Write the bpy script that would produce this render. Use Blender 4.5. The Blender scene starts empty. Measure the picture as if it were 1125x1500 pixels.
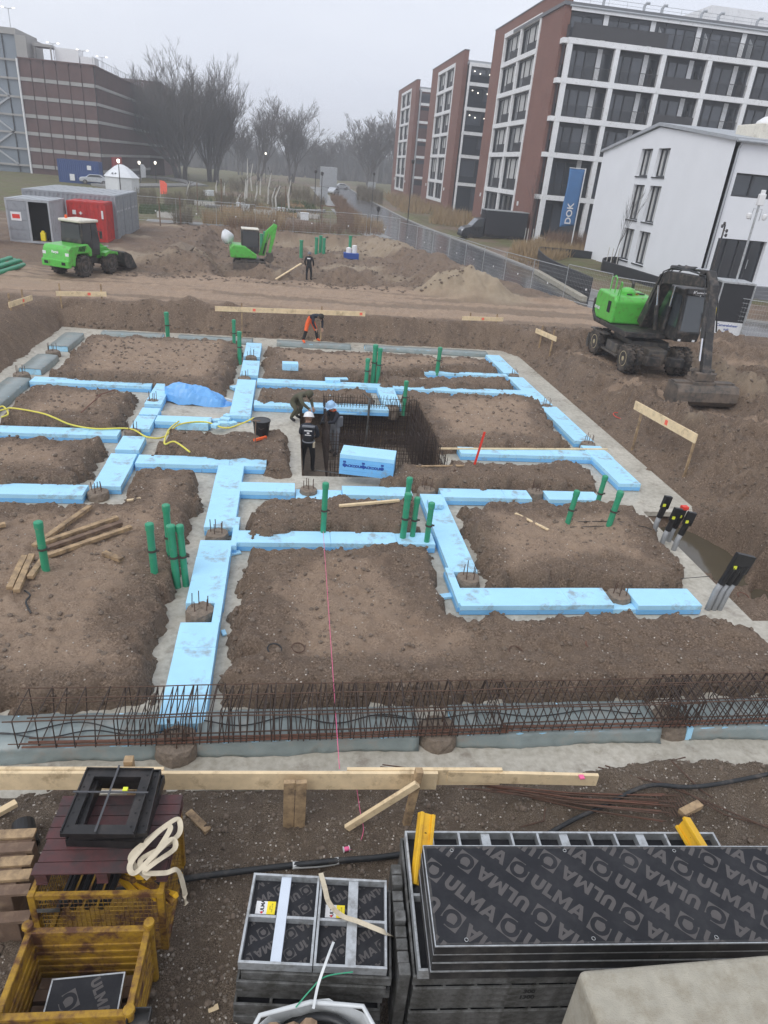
import bpy, bmesh, math, random
import numpy as np
from mathutils import Vector, Matrix, Euler
random.seed(7); rng = np.random.default_rng(11)
S = bpy.context.scene
COL = S.collection
PI = math.pi
R = math.radians
# ------------------------------------------------------------------ camera
F_PX, IW, IH, CAM_H, YAW = 998.0, 1125.0, 1500.0, 7.0, 9.4     # focal length in photo pixels, photo size, eye height, yaw to the site grid
_d = np.array([-183.0, 1975.0, F_PX]); _d /= np.linalg.norm(_d)  # plumb line in camera axes (x right, y down, z forward)
_y = np.array([0, 0, 1.0]) - _d * _d[2]; _y /= np.linalg.norm(_y)
_x = np.cross(_d, _y)
_a = R(-YAW)
RM = np.array([[math.cos(_a), -math.sin(_a), 0], [math.sin(_a), math.cos(_a), 0], [0, 0, 1.0]]) @ np.stack([_x, _y, -_d])
cam_d = bpy.data.cameras.new('camera'); cam = bpy.data.objects.new('camera', cam_d); COL.objects.link(cam)
cam_d.sensor_fit = 'VERTICAL'; cam_d.sensor_height = 36.0; cam_d.lens = 36.0 * F_PX / IH
cam_d.clip_start = 0.05; cam_d.clip_end = 4000
M4 = Matrix.Identity(4)
for i in range(3):
    M4[i][0] = RM[i][0]; M4[i][1] = -RM[i][1]; M4[i][2] = -RM[i][2]
M4[2][3] = CAM_H
cam.matrix_world = M4
S.camera = cam
def ray(px, py): return RM @ np.array([px - IW / 2, py - IH / 2, F_PX])
def G(px, py, z=0.0):
    """photo pixel to the point of the level plane z that it shows"""
    r = ray(px, py); t = (z - CAM_H) / r[2]; return (float(r[0] * t), float(r[1] * t))
def PX(px, py, X): r = ray(px, py); t = X / r[0]; return (X, float(r[1] * t), float(CAM_H + r[2] * t))
def PY(px, py, Y): r = ray(px, py); t = Y / r[1]; return (float(r[0] * t), Y, float(CAM_H + r[2] * t))
# ------------------------------------------------------------------ world, light, exposure
SUN_EL, SUN_AZ = 48, 228
w = bpy.data.worlds.new('World'); S.world = w; w.use_nodes = True
nt = w.node_tree; nt.nodes.clear()
def nn(t, **k):
    n = nt.nodes.new(t)
    for a, b in k.items(): setattr(n, a, b)
    return n
sky = nn('ShaderNodeTexSky', sky_type='NISHITA', sun_disc=False, sun_elevation=R(SUN_EL), sun_rotation=R(SUN_AZ), air_density=1.0, dust_density=4.0, ozone_density=1.0)
hsv = nn('ShaderNodeHueSaturation'); hsv.inputs['Saturation'].default_value = 0.25
tc = nn('ShaderNodeTexCoord'); mp = nn('ShaderNodeMapping'); mp.inputs['Scale'].default_value = (1, 1, 3.2)
no = nn('ShaderNodeTexNoise'); no.inputs['Scale'].default_value = 2.2; no.inputs['Detail'].default_value = 5; no.inputs['Roughness'].default_value = .5
cr = nn('ShaderNodeValToRGB'); cr.color_ramp.elements[0].position = .3; cr.color_ramp.elements[1].position = .7
cr.color_ramp.elements[0].color = (6.2, 6.6, 7.6, 1); cr.color_ramp.elements[1].color = (7.3, 7.65, 8.4, 1)
mx = nn('ShaderNodeMix', data_type='RGBA'); mx.inputs[0].default_value = 0.9
bg = nn('ShaderNodeBackground'); bg.inputs['Strength'].default_value = 0.1
out = nn('ShaderNodeOutputWorld')
L = nt.links.new
L(sky.outputs[0], hsv.inputs['Color']); L(tc.outputs['Generated'], mp.inputs[0]); L(mp.outputs[0], no.inputs['Vector'])
L(no.outputs['Fac'], cr.inputs[0]); L(hsv.outputs[0], mx.inputs[6]); L(cr.outputs[0], mx.inputs[7]); L(mx.outputs[2], bg.inputs[0]); L(bg.outputs[0], out.inputs[0])
sd = bpy.data.lights.new('sun', 'SUN'); sd.energy = 0.95; sd.angle = R(40); sd.color = (1, .98, .95)
so = bpy.data.objects.new('sun', sd); COL.objects.link(so)
_v = Vector((math.sin(R(SUN_AZ)) * math.cos(R(SUN_EL)), math.cos(R(SUN_AZ)) * math.cos(R(SUN_EL)), math.sin(R(SUN_EL))))
so.rotation_euler = _v.to_track_quat('Z', 'Y').to_euler()
vs = S.view_settings; vs.view_transform = 'Standard'; vs.look = 'None'; vs.exposure = 0.42; vs.gamma = 1.0; vs.use_curve_mapping = False
S.cycles.use_denoising = True
S.cycles.max_bounces = 6; S.cycles.diffuse_bounces = 3; S.cycles.glossy_bounces = 3; S.cycles.transmission_bounces = 4; S.cycles.volume_bounces = 1; S.cycles.transparent_max_bounces = 8
# ------------------------------------------------------------------ materials
MATS = {}
def mk(name, col, rough=.6, var=.18, scale=6., bump=0., bscale=30., metal=0., dirt=None, damt=.35, dscale=3., spec=.5, coat=0.):
    m = bpy.data.materials.new(name); m.use_nodes = True; t = m.node_tree; b = t.nodes['Principled BSDF']; l = t.links.new
    b.inputs['Roughness'].default_value = rough; b.inputs['Metallic'].default_value = metal
    b.inputs['Specular IOR Level'].default_value = spec; b.inputs['Coat Weight'].default_value = coat
    co = t.nodes.new('ShaderNodeTexCoord')
    n1 = t.nodes.new('ShaderNodeTexNoise'); n1.inputs['Scale'].default_value = scale; n1.inputs['Detail'].default_value = 6; n1.inputs['Roughness'].default_value = .6
    l(co.outputs['Object'], n1.inputs['Vector'])
    r1 = t.nodes.new('ShaderNodeMapRange'); r1.inputs['From Min'].default_value = .25; r1.inputs['From Max'].default_value = .75
    r1.inputs['To Min'].default_value = 1 - var; r1.inputs['To Max'].default_value = 1 + var
    l(n1.outputs['Fac'], r1.inputs['Value'])
    mm = t.nodes.new('ShaderNodeVectorMath'); mm.operation = 'SCALE'; mm.inputs[0].default_value = col[:3]; l(r1.outputs[0], mm.inputs['Scale'])
    last = mm.outputs[0]
    if dirt:
        n2 = t.nodes.new('ShaderNodeTexNoise'); n2.inputs['Scale'].default_value = dscale; n2.inputs['Detail'].default_value = 8; n2.inputs['Roughness'].default_value = .7
        l(co.outputs['Object'], n2.inputs['Vector'])
        r2 = t.nodes.new('ShaderNodeMapRange'); r2.inputs['From Min'].default_value = .62 - damt * .5; r2.inputs['From Max'].default_value = .80 - damt * .4
        l(n2.outputs['Fac'], r2.inputs['Value'])
        x = t.nodes.new('ShaderNodeMix'); x.data_type = 'RGBA'; l(r2.outputs[0], x.inputs[0]); l(last, x.inputs[6]); x.inputs[7].default_value = (*dirt[:3], 1)
        last = x.outputs[2]
    l(last, b.inputs['Base Color'])
    r3 = t.nodes.new('ShaderNodeMapRange'); r3.inputs['To Min'].default_value = max(0.02, rough - .12); r3.inputs['To Max'].default_value = min(1, rough + .12)
    l(n1.outputs['Fac'], r3.inputs['Value']); l(r3.outputs[0], b.inputs['Roughness'])
    if bump:
        n3 = t.nodes.new('ShaderNodeTexNoise'); n3.inputs['Scale'].default_value = bscale; n3.inputs['Detail'].default_value = 6
        l(co.outputs['Object'], n3.inputs['Vector'])
        bp = t.nodes.new('ShaderNodeBump'); bp.inputs['Strength'].default_value = bump; bp.inputs['Distance'].default_value = .02
        l(n3.outputs['Fac'], bp.inputs['Height']); l(bp.outputs[0], b.inputs['Normal'])
    MATS[name] = m
    return m
MUD = (.12, .085, .06)
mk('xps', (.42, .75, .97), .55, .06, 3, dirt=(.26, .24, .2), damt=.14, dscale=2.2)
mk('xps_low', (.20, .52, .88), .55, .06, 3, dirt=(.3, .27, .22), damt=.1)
mk('foil', (.25, .295, .29), .32, .18, 3, bump=.5, bscale=6, dirt=(.3, .28, .25), damt=.2)
mk('concrete_block', (.40, .37, .30), .85, .14, 9, bump=.5, bscale=90, dirt=(.30, .265, .20), damt=.30, dscale=5)
mk('pile', (.22, .175, .135), .95, .3, 14, bump=1., bscale=40)
mk('rust', (.10, .058, .04), .85, .35, 12, bump=.2, bscale=80)
mk('rust_red', (.16, .075, .05), .85, .35, 9)
mk('rebar_dark', (.05, .034, .027), .85, .3, 12)
mk('green_pipe', (.035, .30, .16), .38, .1, 4, dirt=(.25, .27, .22), damt=.12, dscale=6)
mk('pipe_collar', (.06, .05, .04), .7, .2)
mk('sticker', (.75, .75, .72), .5, .05)
mk('timber', (.78, .61, .38), .75, .16, 5, bump=.15, bscale=25, dirt=(.35, .25, .14), damt=.18, dscale=4)
mk('timber_old', (.46, .32, .18), .8, .25, 5, bump=.25, bscale=25, dirt=(.16, .11, .07), damt=.4, dscale=4)
mk('timber_dark', (.17, .11, .075), .85, .3, 6, bump=.3, bscale=25, dirt=(.30, .22, .14), damt=.25)
mk('pallet_red', (.105, .035, .035), .6, .3, 5, bump=.2, bscale=20, dirt=(.05, .035, .035), damt=.45)
mk('orange_paint', (.95, .16, .10), .6, .08)
mk('pink', (.9, .16, .34), .6, .1)
mk('machine_green', (.105, .50, .07), .35, .07, 3, dirt=(.14, .17, .06), damt=.2, dscale=5, coat=.2)
mk('machine_black', (.028, .027, .027), .5, .3, 5, dirt=(.13, .105, .085), damt=.28, dscale=4)
mk('machine_grey', (.07, .068, .065), .55, .3, 5, dirt=(.16, .13, .1), damt=.35, dscale=4)
mk('muddy_steel', (.085, .075, .065), .75, .35, 6, bump=.2, dirt=(.17, .13, .10), damt=.45)
mk('tyre', (.022, .021, .02), .85, .3, 8, dirt=(.12, .095, .075), damt=.4, dscale=5)
mk('rim', (.48, .40, .24), .6, .25, 5, dirt=MUD, damt=.3)
mk('chrome', (.7, .7, .72), .18, .03, metal=1.)
mk('roof_white', (.72, .68, .58), .5, .1, dirt=(.4, .36, .3), damt=.2)
mk('cabglass', (.06, .068, .075), .08, .05, spec=.9)
mk('container_grey', (.29, .31, .335), .55, .1, 2, dirt=(.2, .2, .2), damt=.18)
mk('container_light', (.40, .42, .44), .5, .1, 2, dirt=(.25, .25, .25), damt=.18)
mk('container_red', (.50, .035, .03), .5, .12, 2, dirt=(.22, .03, .03), damt=.2)
mk('dark_inside', (.012, .012, .012), .9, .1)
mk('white_paint', (.74, .75, .76), .55, .05, 2, dirt=(.55, .55, .54), damt=.1)
mk('white_render', (.82, .835, .86), .85, .035, .5, bump=.06, bscale=40)
mk('white_frame', (.80, .80, .80), .7, .07, 1, dirt=(.5, .49, .46), damt=.12)
mk('dark_frame', (.035, .038, .042), .45, .1)
mk('rail_dark', (.045, .044, .046), .5, .1)
mk('anthracite', (.022, .023, .026), .55, .15, 1)
mk('curtain', (.50, .50, .49), .9, .12, 2)
mk('blind_dark', (.03, .03, .033), .6, .1)
mk('roof_grey', (.16, .165, .175), .7, .12, 1)
mk('zinc', (.42, .44, .46), .45, .12, 3, metal=.3)
mk('galv', (.52, .54, .55), .42, .15, 12, metal=.55, dirt=(.3, .3, .29), damt=.3, dscale=9)
mk('galv_dirty', (.19, .19, .185), .6, .3, 9, metal=.3, dirt=(.07, .068, .06), damt=.5, dscale=7)
mk('galv_clean', (.66, .72, .80), .35, .06, 5, metal=.25)
mk('formply', (.014, .0145, .018), .5, .25, 5, dirt=(.03, .03, .033), damt=.3, dscale=3, spec=.28)
mk('formply_print', (.085, .076, .073), .6, .12, 6)
mk('panel_black', (.02, .02, .021), .5, .3, 6, dirt=(.075, .07, .065), damt=.3, dscale=5)
mk('yellow_paint', (.80, .46, .02), .5, .12, 4, dirt=(.5, .25, .03), damt=.12)
mk('yellow_rusty', (.50, .29, .018), .65, .3, 5, bump=.2, bscale=40, dirt=(.10, .04, .018), damt=.5, dscale=5)
mk('strap', (.62, .54, .40), .85, .15, 6, dirt=(.3, .25, .18), damt=.25)
mk('black_plastic', (.014, .014, .015), .4, .2)
mk('black_frame_paint', (.016, .015, .015), .45, .3, dirt=(.05, .04, .035), damt=.25)
mk('steel_strip', (.10, .10, .105), .4, .1, metal=.5)
mk('grey_pipe', (.30, .31, .32), .45, .12)
mk('tag_yellow', (.75, .80, .05), .5, .05)
mk('label_yellow', (.95, .75, .02), .45, .03)
mk('label_white', (.8, .8, .8), .45, .03)
mk('print_black', (.02, .02, .02), .6, .05)
mk('print_red', (.65, .02, .04), .6, .05)
mk('print_white', (.8, .8, .8), .6, .03)
mk('print_blue', (.02, .07, .32), .6, .1)
mk('hose_black', (.018, .02, .022), .5, .2, dirt=(.1, .085, .07), damt=.2)
mk('hose_yellow', (.75, .66, .10), .5, .1)
mk('skin', (.45, .27, .19), .6, .08)
mk('cloth_navy', (.022, .025, .036), .9, .15)
mk('cloth_black', (.018, .018, .02), .9, .15)
mk('cloth_grey', (.19, .20, .22), .9, .12)
mk('cloth_olive', (.09, .085, .055), .9, .2)
mk('orange_hivis', (.85, .13, .03), .8, .08)
mk('helmet_white', (.78, .78, .78), .35, .03)
mk('helmet_blue', (.35, .55, .78), .35, .03)
mk('hair', (.03, .025, .02), .8, .1)
mk('plastic_wrap', (.62, .64, .64), .25, .1, 5)
mk('bag_white', (.72, .74, .76), .5, .08, 4)
mk('tarp_blue', (.16, .42, .80), .3, .1, 5)
mk('cardboard', (.28, .19, .12), .85, .2)
mk('bark', (.12, .11, .10), .9, .2, 3)
mk('bark_light', (.075, .066, .06), .9, .2, 3)
mk('bark_white', (.55, .53, .49), .85, .2, 5)
mk('reed', (.33, .235, .13), .9, .25, .8)
mk('reed_dark', (.20, .13, .085), .9, .25, .8)
mk('shrub', (.15, .125, .085), .9, .3, 1)
mk('leaf_green', (.07, .10, .035), .8, .3, 1)
mk('far_wood', (.11, .105, .10), .9, .2, .05)
mk('asphalt', (.075, .077, .082), .17, .22, .5, bump=.05, bscale=40, dirt=(.085, .083, .08), damt=.35, dscale=.35)
mk('paving', (.24, .235, .225), .45, .15, .6, dirt=(.17, .165, .15), damt=.3, dscale=.5)
mk('kerb', (.36, .35, .33), .8, .12)
mk('car_paint', (.55, .57, .6), .3, .03, metal=.4)
mk('van_paint', (.018, .02, .025), .3, .05, coat=.4)
mk('van_box', (.020, .021, .026), .55, .1)
mk('container_blue', (.02, .06, .20), .5, .1)
mk('flag_blue', (.08, .20, .42), .75, .12, 1.5)
mk('brick_garage', (.125, .072, .066), .9, .12, .6, dirt=(.09, .055, .052), damt=.3, dscale=.4)
mk('conc_band', (.36, .35, .335), .85, .12, .5)
mk('stone', (.50, .45, .39), .85, .3, 30)
mk('stone_grey', (.21, .175, .14), .9, .35, 30)
mk('stone_moist', (.13, .098, .072), .9, .3, 20)
mk('stone_dark', (.16, .122, .092), .95, .3, 20)
mk('lamp_white', (.8, .8, .8), .4, .02)
mk('water', (.09, .075, .05), .06, .1, 2)
mk('red_plastic', (.75, .05, .03), .5, .08)
def glassmat(name, col, rough=.05):
    m = mk(name, col, rough, .12, .35, spec=.8); return m
glassmat('glass_dark', (.035, .042, .05)); glassmat('glass_mid', (.075, .085, .10)); glassmat('glass_tower', (.20, .235, .27), .12)
# emitting lamps that are lit in the photograph
def emis(name, col, s):
    m = bpy.data.materials.new(name); m.use_nodes = True; b = m.node_tree.nodes['Principled BSDF']
    b.inputs['Emission Color'].default_value = (*col, 1); b.inputs['Emission Strength'].default_value = s; b.inputs['Base Color'].default_value = (.8, .8, .8, 1); MATS[name] = m
emis('lit_lamp', (1, .9, .75), 2.2)
def brickmat(name, c1, c2, mortar, sx=4.6, sz=15.):
    m = bpy.data.materials.new(name); m.use_nodes = True; t = m.node_tree; b = t.nodes['Principled BSDF']; l = t.links.new
    geo = t.nodes.new('ShaderNodeTexCoord'); sp = t.nodes.new('ShaderNodeSeparateXYZ'); l(geo.outputs['Object'], sp.inputs[0])
    ad = t.nodes.new('ShaderNodeMath'); l(sp.outputs['X'], ad.inputs[0]); l(sp.outputs['Y'], ad.inputs[1])
    cb = t.nodes.new('ShaderNodeCombineXYZ'); l(ad.outputs[0], cb.inputs['X']); l(sp.outputs['Z'], cb.inputs['Y'])
    br = t.nodes.new('ShaderNodeTexBrick'); l(cb.outputs[0], br.inputs['Vector']); br.inputs['Scale'].default_value = 1
    br.inputs['Brick Width'].default_value = .22; br.inputs['Row Height'].default_value = .065; br.inputs['Mortar Size'].default_value = .008
    br.inputs['Color1'].default_value = (*c1, 1); br.inputs['Color2'].default_value = (*c2, 1); br.inputs['Mortar'].default_value = (*mortar, 1)
    n = t.nodes.new('ShaderNodeTexNoise'); n.inputs['Scale'].default_value = .35; n.inputs['Detail'].default_value = 5; l(geo.outputs['Object'], n.inputs['Vector'])
    mr = t.nodes.new('ShaderNodeMapRange'); mr.inputs['To Min'].default_value = .78; mr.inputs['To Max'].default_value = 1.2; l(n.outputs['Fac'], mr.inputs['Value'])
    vm = t.nodes.new('ShaderNodeVectorMath'); vm.operation = 'SCALE'; l(br.outputs['Color'], vm.inputs[0]); l(mr.outputs[0], vm.inputs['Scale']); l(vm.outputs[0], b.inputs['Base Color'])
    b.inputs['Roughness'].default_value = .9; MATS[name] = m
brickmat('brick_red', (.25, .105, .075), (.20, .08, .06), (.20, .15, .13))
# ------------------------------------------------------------------ mesh helpers
class MB:
    def __init__(s): s.v = []; s.f = []
    def add(s, vs_, fs_):
        o = len(s.v); s.v.extend([tuple(map(float, p)) for p in vs_]); s.f.extend([tuple(i + o for i in q) for q in fs_]); return s
    def mm(s, x0, x1, y0, y1, z0, z1):
        return s.add([(x0, y0, z0), (x1, y0, z0), (x1, y1, z0), (x0, y1, z0), (x0, y0, z1), (x1, y0, z1), (x1, y1, z1), (x0, y1, z1)],
                     [(3, 2, 1, 0), (4, 5, 6, 7), (0, 1, 5, 4), (1, 2, 6, 5), (2, 3, 7, 6), (3, 0, 4, 7)])
    def box(s, c, size, rot=None):
        hx, hy, hz = size[0] / 2, size[1] / 2, size[2] / 2
        P = [Vector(p) for p in ((-hx, -hy, -hz), (hx, -hy, -hz), (hx, hy, -hz), (-hx, hy, -hz), (-hx, -hy, hz), (hx, -hy, hz), (hx, hy, hz), (-hx, hy, hz))]
        if rot is not None:
            m = rot if isinstance(rot, Matrix) else Euler(rot).to_matrix(); P = [m @ p for p in P]
        return s.add([(p.x + c[0], p.y + c[1], p.z + c[2]) for p in P], [(3, 2, 1, 0), (4, 5, 6, 7), (0, 1, 5, 4), (1, 2, 6, 5), (2, 3, 7, 6), (3, 0, 4, 7)])
    def bar(s, a, b, wd, ht, up=(0, 0, 1)):
        """a straight square-cut beam from a to b"""
        a, b = Vector(a), Vector(b); d = b - a; ln = d.length; d.normalize(); u = Vector(up)
        sd_ = d.cross(u)
        if sd_.length < 1e-4: sd_ = d.cross(Vector((0, 1, 0)))
        sd_.normalize(); u = sd_.cross(d)
        m = Matrix((d, sd_, u)).transposed()
        return s.box((a + b) / 2, (ln, wd, ht), m)
    def prism(s, poly, a, b, axis='x'):
        """polygon in the two other axes, extruded from a to b"""
        n = len(poly)
        def pt(p, t): return {'x': (t, p[0], p[1]), 'y': (p[0], t, p[1]), 'z': (p[0], p[1], t)}[axis]
        V = [pt(p, a) for p in poly] + [pt(p, b) for p in poly]
        Fs = [tuple(range(n))[::-1], tuple(range(n, 2 * n))] + [(i, (i + 1) % n, n + (i + 1) % n, n + i) for i in range(n)]
        return s.add(V, Fs)
    def tube(s, pts, r, n=8, cap=True):
        pts = [Vector(p) for p in pts]; k = len(pts); rs = r if isinstance(r, (list, tuple)) else [r] * k
        V = []; up = None
        for i, p in enumerate(pts):
            d = (pts[min(i + 1, k - 1)] - pts[max(i - 1, 0)])
            if d.length < 1e-9: d = Vector((0, 0, 1))
            d.normalize()
            if up is None or abs(up.dot(d)) > .98:
                up = Vector((0, 0, 1)) if abs(d.z) < .9 else Vector((1, 0, 0))
            u = (up - d * up.dot(d)).normalized(); up = u; w_ = d.cross(u)
            for j in range(n):
                t = 2 * PI * j / n; V.append(p + (u * math.cos(t) + w_ * math.sin(t)) * rs[i])
        Fs = []
        for i in range(k - 1):
            for j in range(n):
                a, b = i * n + j, i * n + (j + 1) % n; Fs.append((a, b, b + n, a + n))
        if cap: Fs += [tuple(range(n))[::-1], tuple(range((k - 1) * n, k * n))]
        return s.add(V, Fs)
    def ring(s, c, RR, r, ax='z', n=20, m=6):
        V = []; Fs = []
        for i in range(n):
            t = 2 * PI * i / n
            for j in range(m):
                q = 2 * PI * j / m; a = (RR + r * math.cos(q)) * math.cos(t); b = (RR + r * math.cos(q)) * math.sin(t); h = r * math.sin(q)
                p = {'z': (a, b, h), 'y': (a, h, b), 'x': (h, a, b)}[ax]; V.append((p[0] + c[0], p[1] + c[1], p[2] + c[2]))
        for i in range(n):
            for j in range(m):
                Fs.append((i * m + j, ((i + 1) % n) * m + j, ((i + 1) % n) * m + (j + 1) % m, i * m + (j + 1) % m))
        return s.add(V, Fs)
    def lathe(s, c, prof, ax='z', n=24):
        """profile of (radius, height) pairs turned about an axis"""
        V = []; Fs = []; k = len(prof)
        for i in range(n):
            t = 2 * PI * i / n
            for r, h in prof:
                a, b = r * math.cos(t), r * math.sin(t)
                p = {'z': (a, b, h), 'y': (a, h, b), 'x': (h, a, b)}[ax]; V.append((p[0] + c[0], p[1] + c[1], p[2] + c[2]))
        for i in range(n):
            for j in range(k - 1):
                a = i * k + j; b = ((i + 1) % n) * k + j; Fs.append((a, b, b + 1, a + 1))
        Fs.append(tuple(i * k for i in range(n))[::-1]); Fs.append(tuple(i * k + k - 1 for i in range(n)))
        return s.add(V, Fs)
    def rock(s, c, r, jit=.3, sq=1.):
        t = (1 + 5 ** .5) / 2
        V = [(-1, t, 0), (1, t, 0), (-1, -t, 0), (1, -t, 0), (0, -1, t), (0, 1, t), (0, -1, -t), (0, 1, -t), (t, 0, -1), (t, 0, 1), (-t, 0, -1), (-t, 0, 1)]
        Fs = [(0, 11, 5), (0, 5, 1), (0, 1, 7), (0, 7, 10), (0, 10, 11), (1, 5, 9), (5, 11, 4), (11, 10, 2), (10, 7, 6), (7, 1, 8), (3, 9, 4), (3, 4, 2), (3, 2, 6), (3, 6, 8), (3, 8, 9), (4, 9, 5), (2, 4, 11), (6, 2, 10), (8, 6, 7), (9, 8, 1)]
        V = [tuple(q * r / 1.9 * random.uniform(1 - jit, 1 + jit) for q in p) for p in V]
        return s.add([(p[0] + c[0], p[1] + c[1], p[2] * sq + c[2]) for p in V], Fs)
    def build(s, name, mat, parent=None, smooth=False, bevel=0.):
        me = bpy.data.meshes.new(name); me.from_pydata(s.v, [], s.f); me.materials.append(MATS[mat])
        if smooth: me.shade_smooth()
        o = bpy.data.objects.new(name, me); COL.objects.link(o)
        if parent is not None: o.parent = parent
        if bevel:
            b = o.modifiers.new('bevel', 'BEVEL'); b.width = bevel; b.segments = 2; b.limit_method = 'ANGLE'
        return o
def tag(o, label, cat, group=None, kind=None):
    if label: o['label'] = label
    if cat: o['category'] = cat
    if group: o['group'] = group
    if kind: o['kind'] = kind
    return o
def thing(name, label, cat, loc=(0, 0, 0), rz=0., group=None):
    o = bpy.data.objects.new(name, None); COL.objects.link(o); o.location = loc; o.rotation_euler = (0, 0, rz); o.empty_display_size = .2
    return tag(o, label, cat, group)
def struct(o): o['kind'] = 'structure'; return o
def stuff(o, label=None, cat=None): o['kind'] = 'stuff'; return tag(o, label, cat)
def dup(o, parent=None):
    c_ = o.copy(); COL.objects.link(c_)
    if parent is not None: c_.parent = parent
    for ch in list(o.children): dup(ch, c_)
    return c_
def text_mesh(s, size, bold=0., shear=0.):
    cu = bpy.data.curves.new('lettering', 'FONT'); cu.body = s; cu.size = size; cu.offset = bold; cu.shear = shear; cu.align_x = 'CENTER'; cu.align_y = 'CENTER'; cu.resolution_u = 3
    o = bpy.data.objects.new('lettering', cu); COL.objects.link(o); dg = bpy.context.evaluated_depsgraph_get(); me = bpy.data.meshes.new_from_object(o.evaluated_get(dg))
    V = [tuple(v.co) for v in me.vertices]; Fs = [tuple(p.vertices) for p in me.polygons]
    bpy.data.objects.remove(o); bpy.data.curves.remove(cu); bpy.data.meshes.remove(me)
    return V, Fs
def lettering(s, size, mat, parent, M, name='lettering', bold=0.):
    """flat print laid on a surface with the matrix M (local x right, y up)"""
    V, Fs = text_mesh(s, size, bold); mb = MB(); mb.add([tuple(M @ Vector(v)) for v in V], Fs); return mb.build(name, mat, parent)
def frame_M(o, xdir, ydir):
    x = Vector(xdir).normalized(); y = Vector(ydir).normalized(); z = x.cross(y)
    m = Matrix((x, y, z)).transposed().to_4x4(); m.translation = Vector(o); return m
# ------------------------------------------------------------------ terrain
_lat = {}
def vnoise(x, y, seed):
    if seed not in _lat: _lat[seed] = np.random.default_rng(seed).random((256, 256))
    T = _lat[seed]; xi = np.floor(x).astype(int); yi = np.floor(y).astype(int); fx = x - xi; fy = y - yi
    fx = fx * fx * (3 - 2 * fx); fy = fy * fy * (3 - 2 * fy)
    a = T[xi % 256, yi % 256]; b = T[(xi + 1) % 256, yi % 256]; c = T[xi % 256, (yi + 1) % 256]; d = T[(xi + 1) % 256, (yi + 1) % 256]
    return (a + (b - a) * fx) * (1 - fy) + (c + (d - c) * fx) * fy - .5
def fbm(x, y, sc, seed, o=4, g=.5):
    v = 0; a = 1.
    for i in range(o): v = v + a * vnoise(x / sc * 2 ** i + 17.3 * i, y / sc * 2 ** i + 5.1 * i, seed + i); a *= g
    return v
def sdist(x, y, poly):
    """signed distance to a polygon, positive inside"""
    d = np.full(x.shape, 1e9); ins = np.zeros(x.shape, bool); n = len(poly)
    for i in range(n):
        ax, ay = poly[i]; bx, by = poly[(i + 1) % n]; ex, ey = bx - ax, by - ay
        t = np.clip(((x - ax) * ex + (y - ay) * ey) / (ex * ex + ey * ey + 1e-12), 0, 1)
        d = np.minimum(d, np.hypot(x - ax - t * ex, y - ay - t * ey))
        cond = ((ay > y) != (by > y)) & (x < (bx - ax) * (y - ay) / (by - ay + 1e-12) + ax); ins ^= cond
    return np.where(ins, d, -d)
def sm(t): t = np.clip(t, 0, 1); return t * t * (3 - 2 * t)
IZ = .36
def gp(pts, z): return [G(a, b, z) for a, b in pts]
ISL = [gp(p, IZ) for p in (
    [(130, 491), (345, 498), (342, 520), (326, 562), (85, 545)],
    [(55, 563), (192, 572), (174, 600), (158, 616), (8, 610), (25, 592)],
    [(-90, 640), (143, 644), (107, 695), (-110, 695)],
    [(-160, 738), (184, 736), (207, 688), (280, 686), (272, 745), (239, 844), (219, 884), (199, 998), (-260, 1008)],
    [(374, 803), (625, 795), (636, 868), (668, 899), (1032, 901), (1095, 918), (1140, 950), (1190, 985), (357, 1000)],
    [(378, 733), (600, 729), (598, 765), (373, 769)],
    [(683, 739), (915, 736), (940, 760), (1000, 832), (990, 842), (736, 836)],
    [(598, 676), (842, 676), (872, 702), (565, 702)],
    [(598, 574), (776, 579), (824, 648), (634, 646), (612, 598)],
    [(388, 567), (538, 570), (543, 585), (387, 581)],
    [(394, 509), (712, 525), (722, 539), (612, 538), (560, 547), (394, 547)],
    [(560, 549), (740, 554), (746, 564), (562, 559)],
    [(247, 633), (408, 632), (412, 678), (380, 666), (234, 658)])]
PITR = (G(436, 690, -.0)[0] + .1, G(640, 660, 0)[0], G(440, 697, 0)[1], G(560, 603, 0)[1])   # x0, x1, y0, y1 of the lift pit
PIT_D = -1.15
FOOT = [(-9.05, 6.32), (-9.05, 29.95), (9.6, 29.95), (10.1, 28.6), (10.1, 14.3), (9.35, 13.2), (8.75, 11.6), (8.85, 10.3), (9.5, 9.5), (16, 9.3), (16, 6.25)]
ROADL = [(10.6, 230), (10.4, 178), (9.6, 110), (9.4, 85), (10.9, 66), (13.4, 51), (15.6, 42), (18.6, 35.8), (24, 31.0), (40, 26)]
ROADR = [(17.4, 230), (16.6, 178), (16.4, 110), (17.4, 85), (18.6, 70), (19.3, 56), (20.2, 47), (23.0, 41.2), (28, 37.5), (42, 34)]
ROADP = ROADL + ROADR[::-1]
HOLES = [(9.6, 12.6, .9, 1.5, -.5), (10.3, 10.6, .75, .85, -.65), (11.6, 10.3, .55, .5, -.5), (9.3, 10.9, .4, .6, -.35)]
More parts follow.
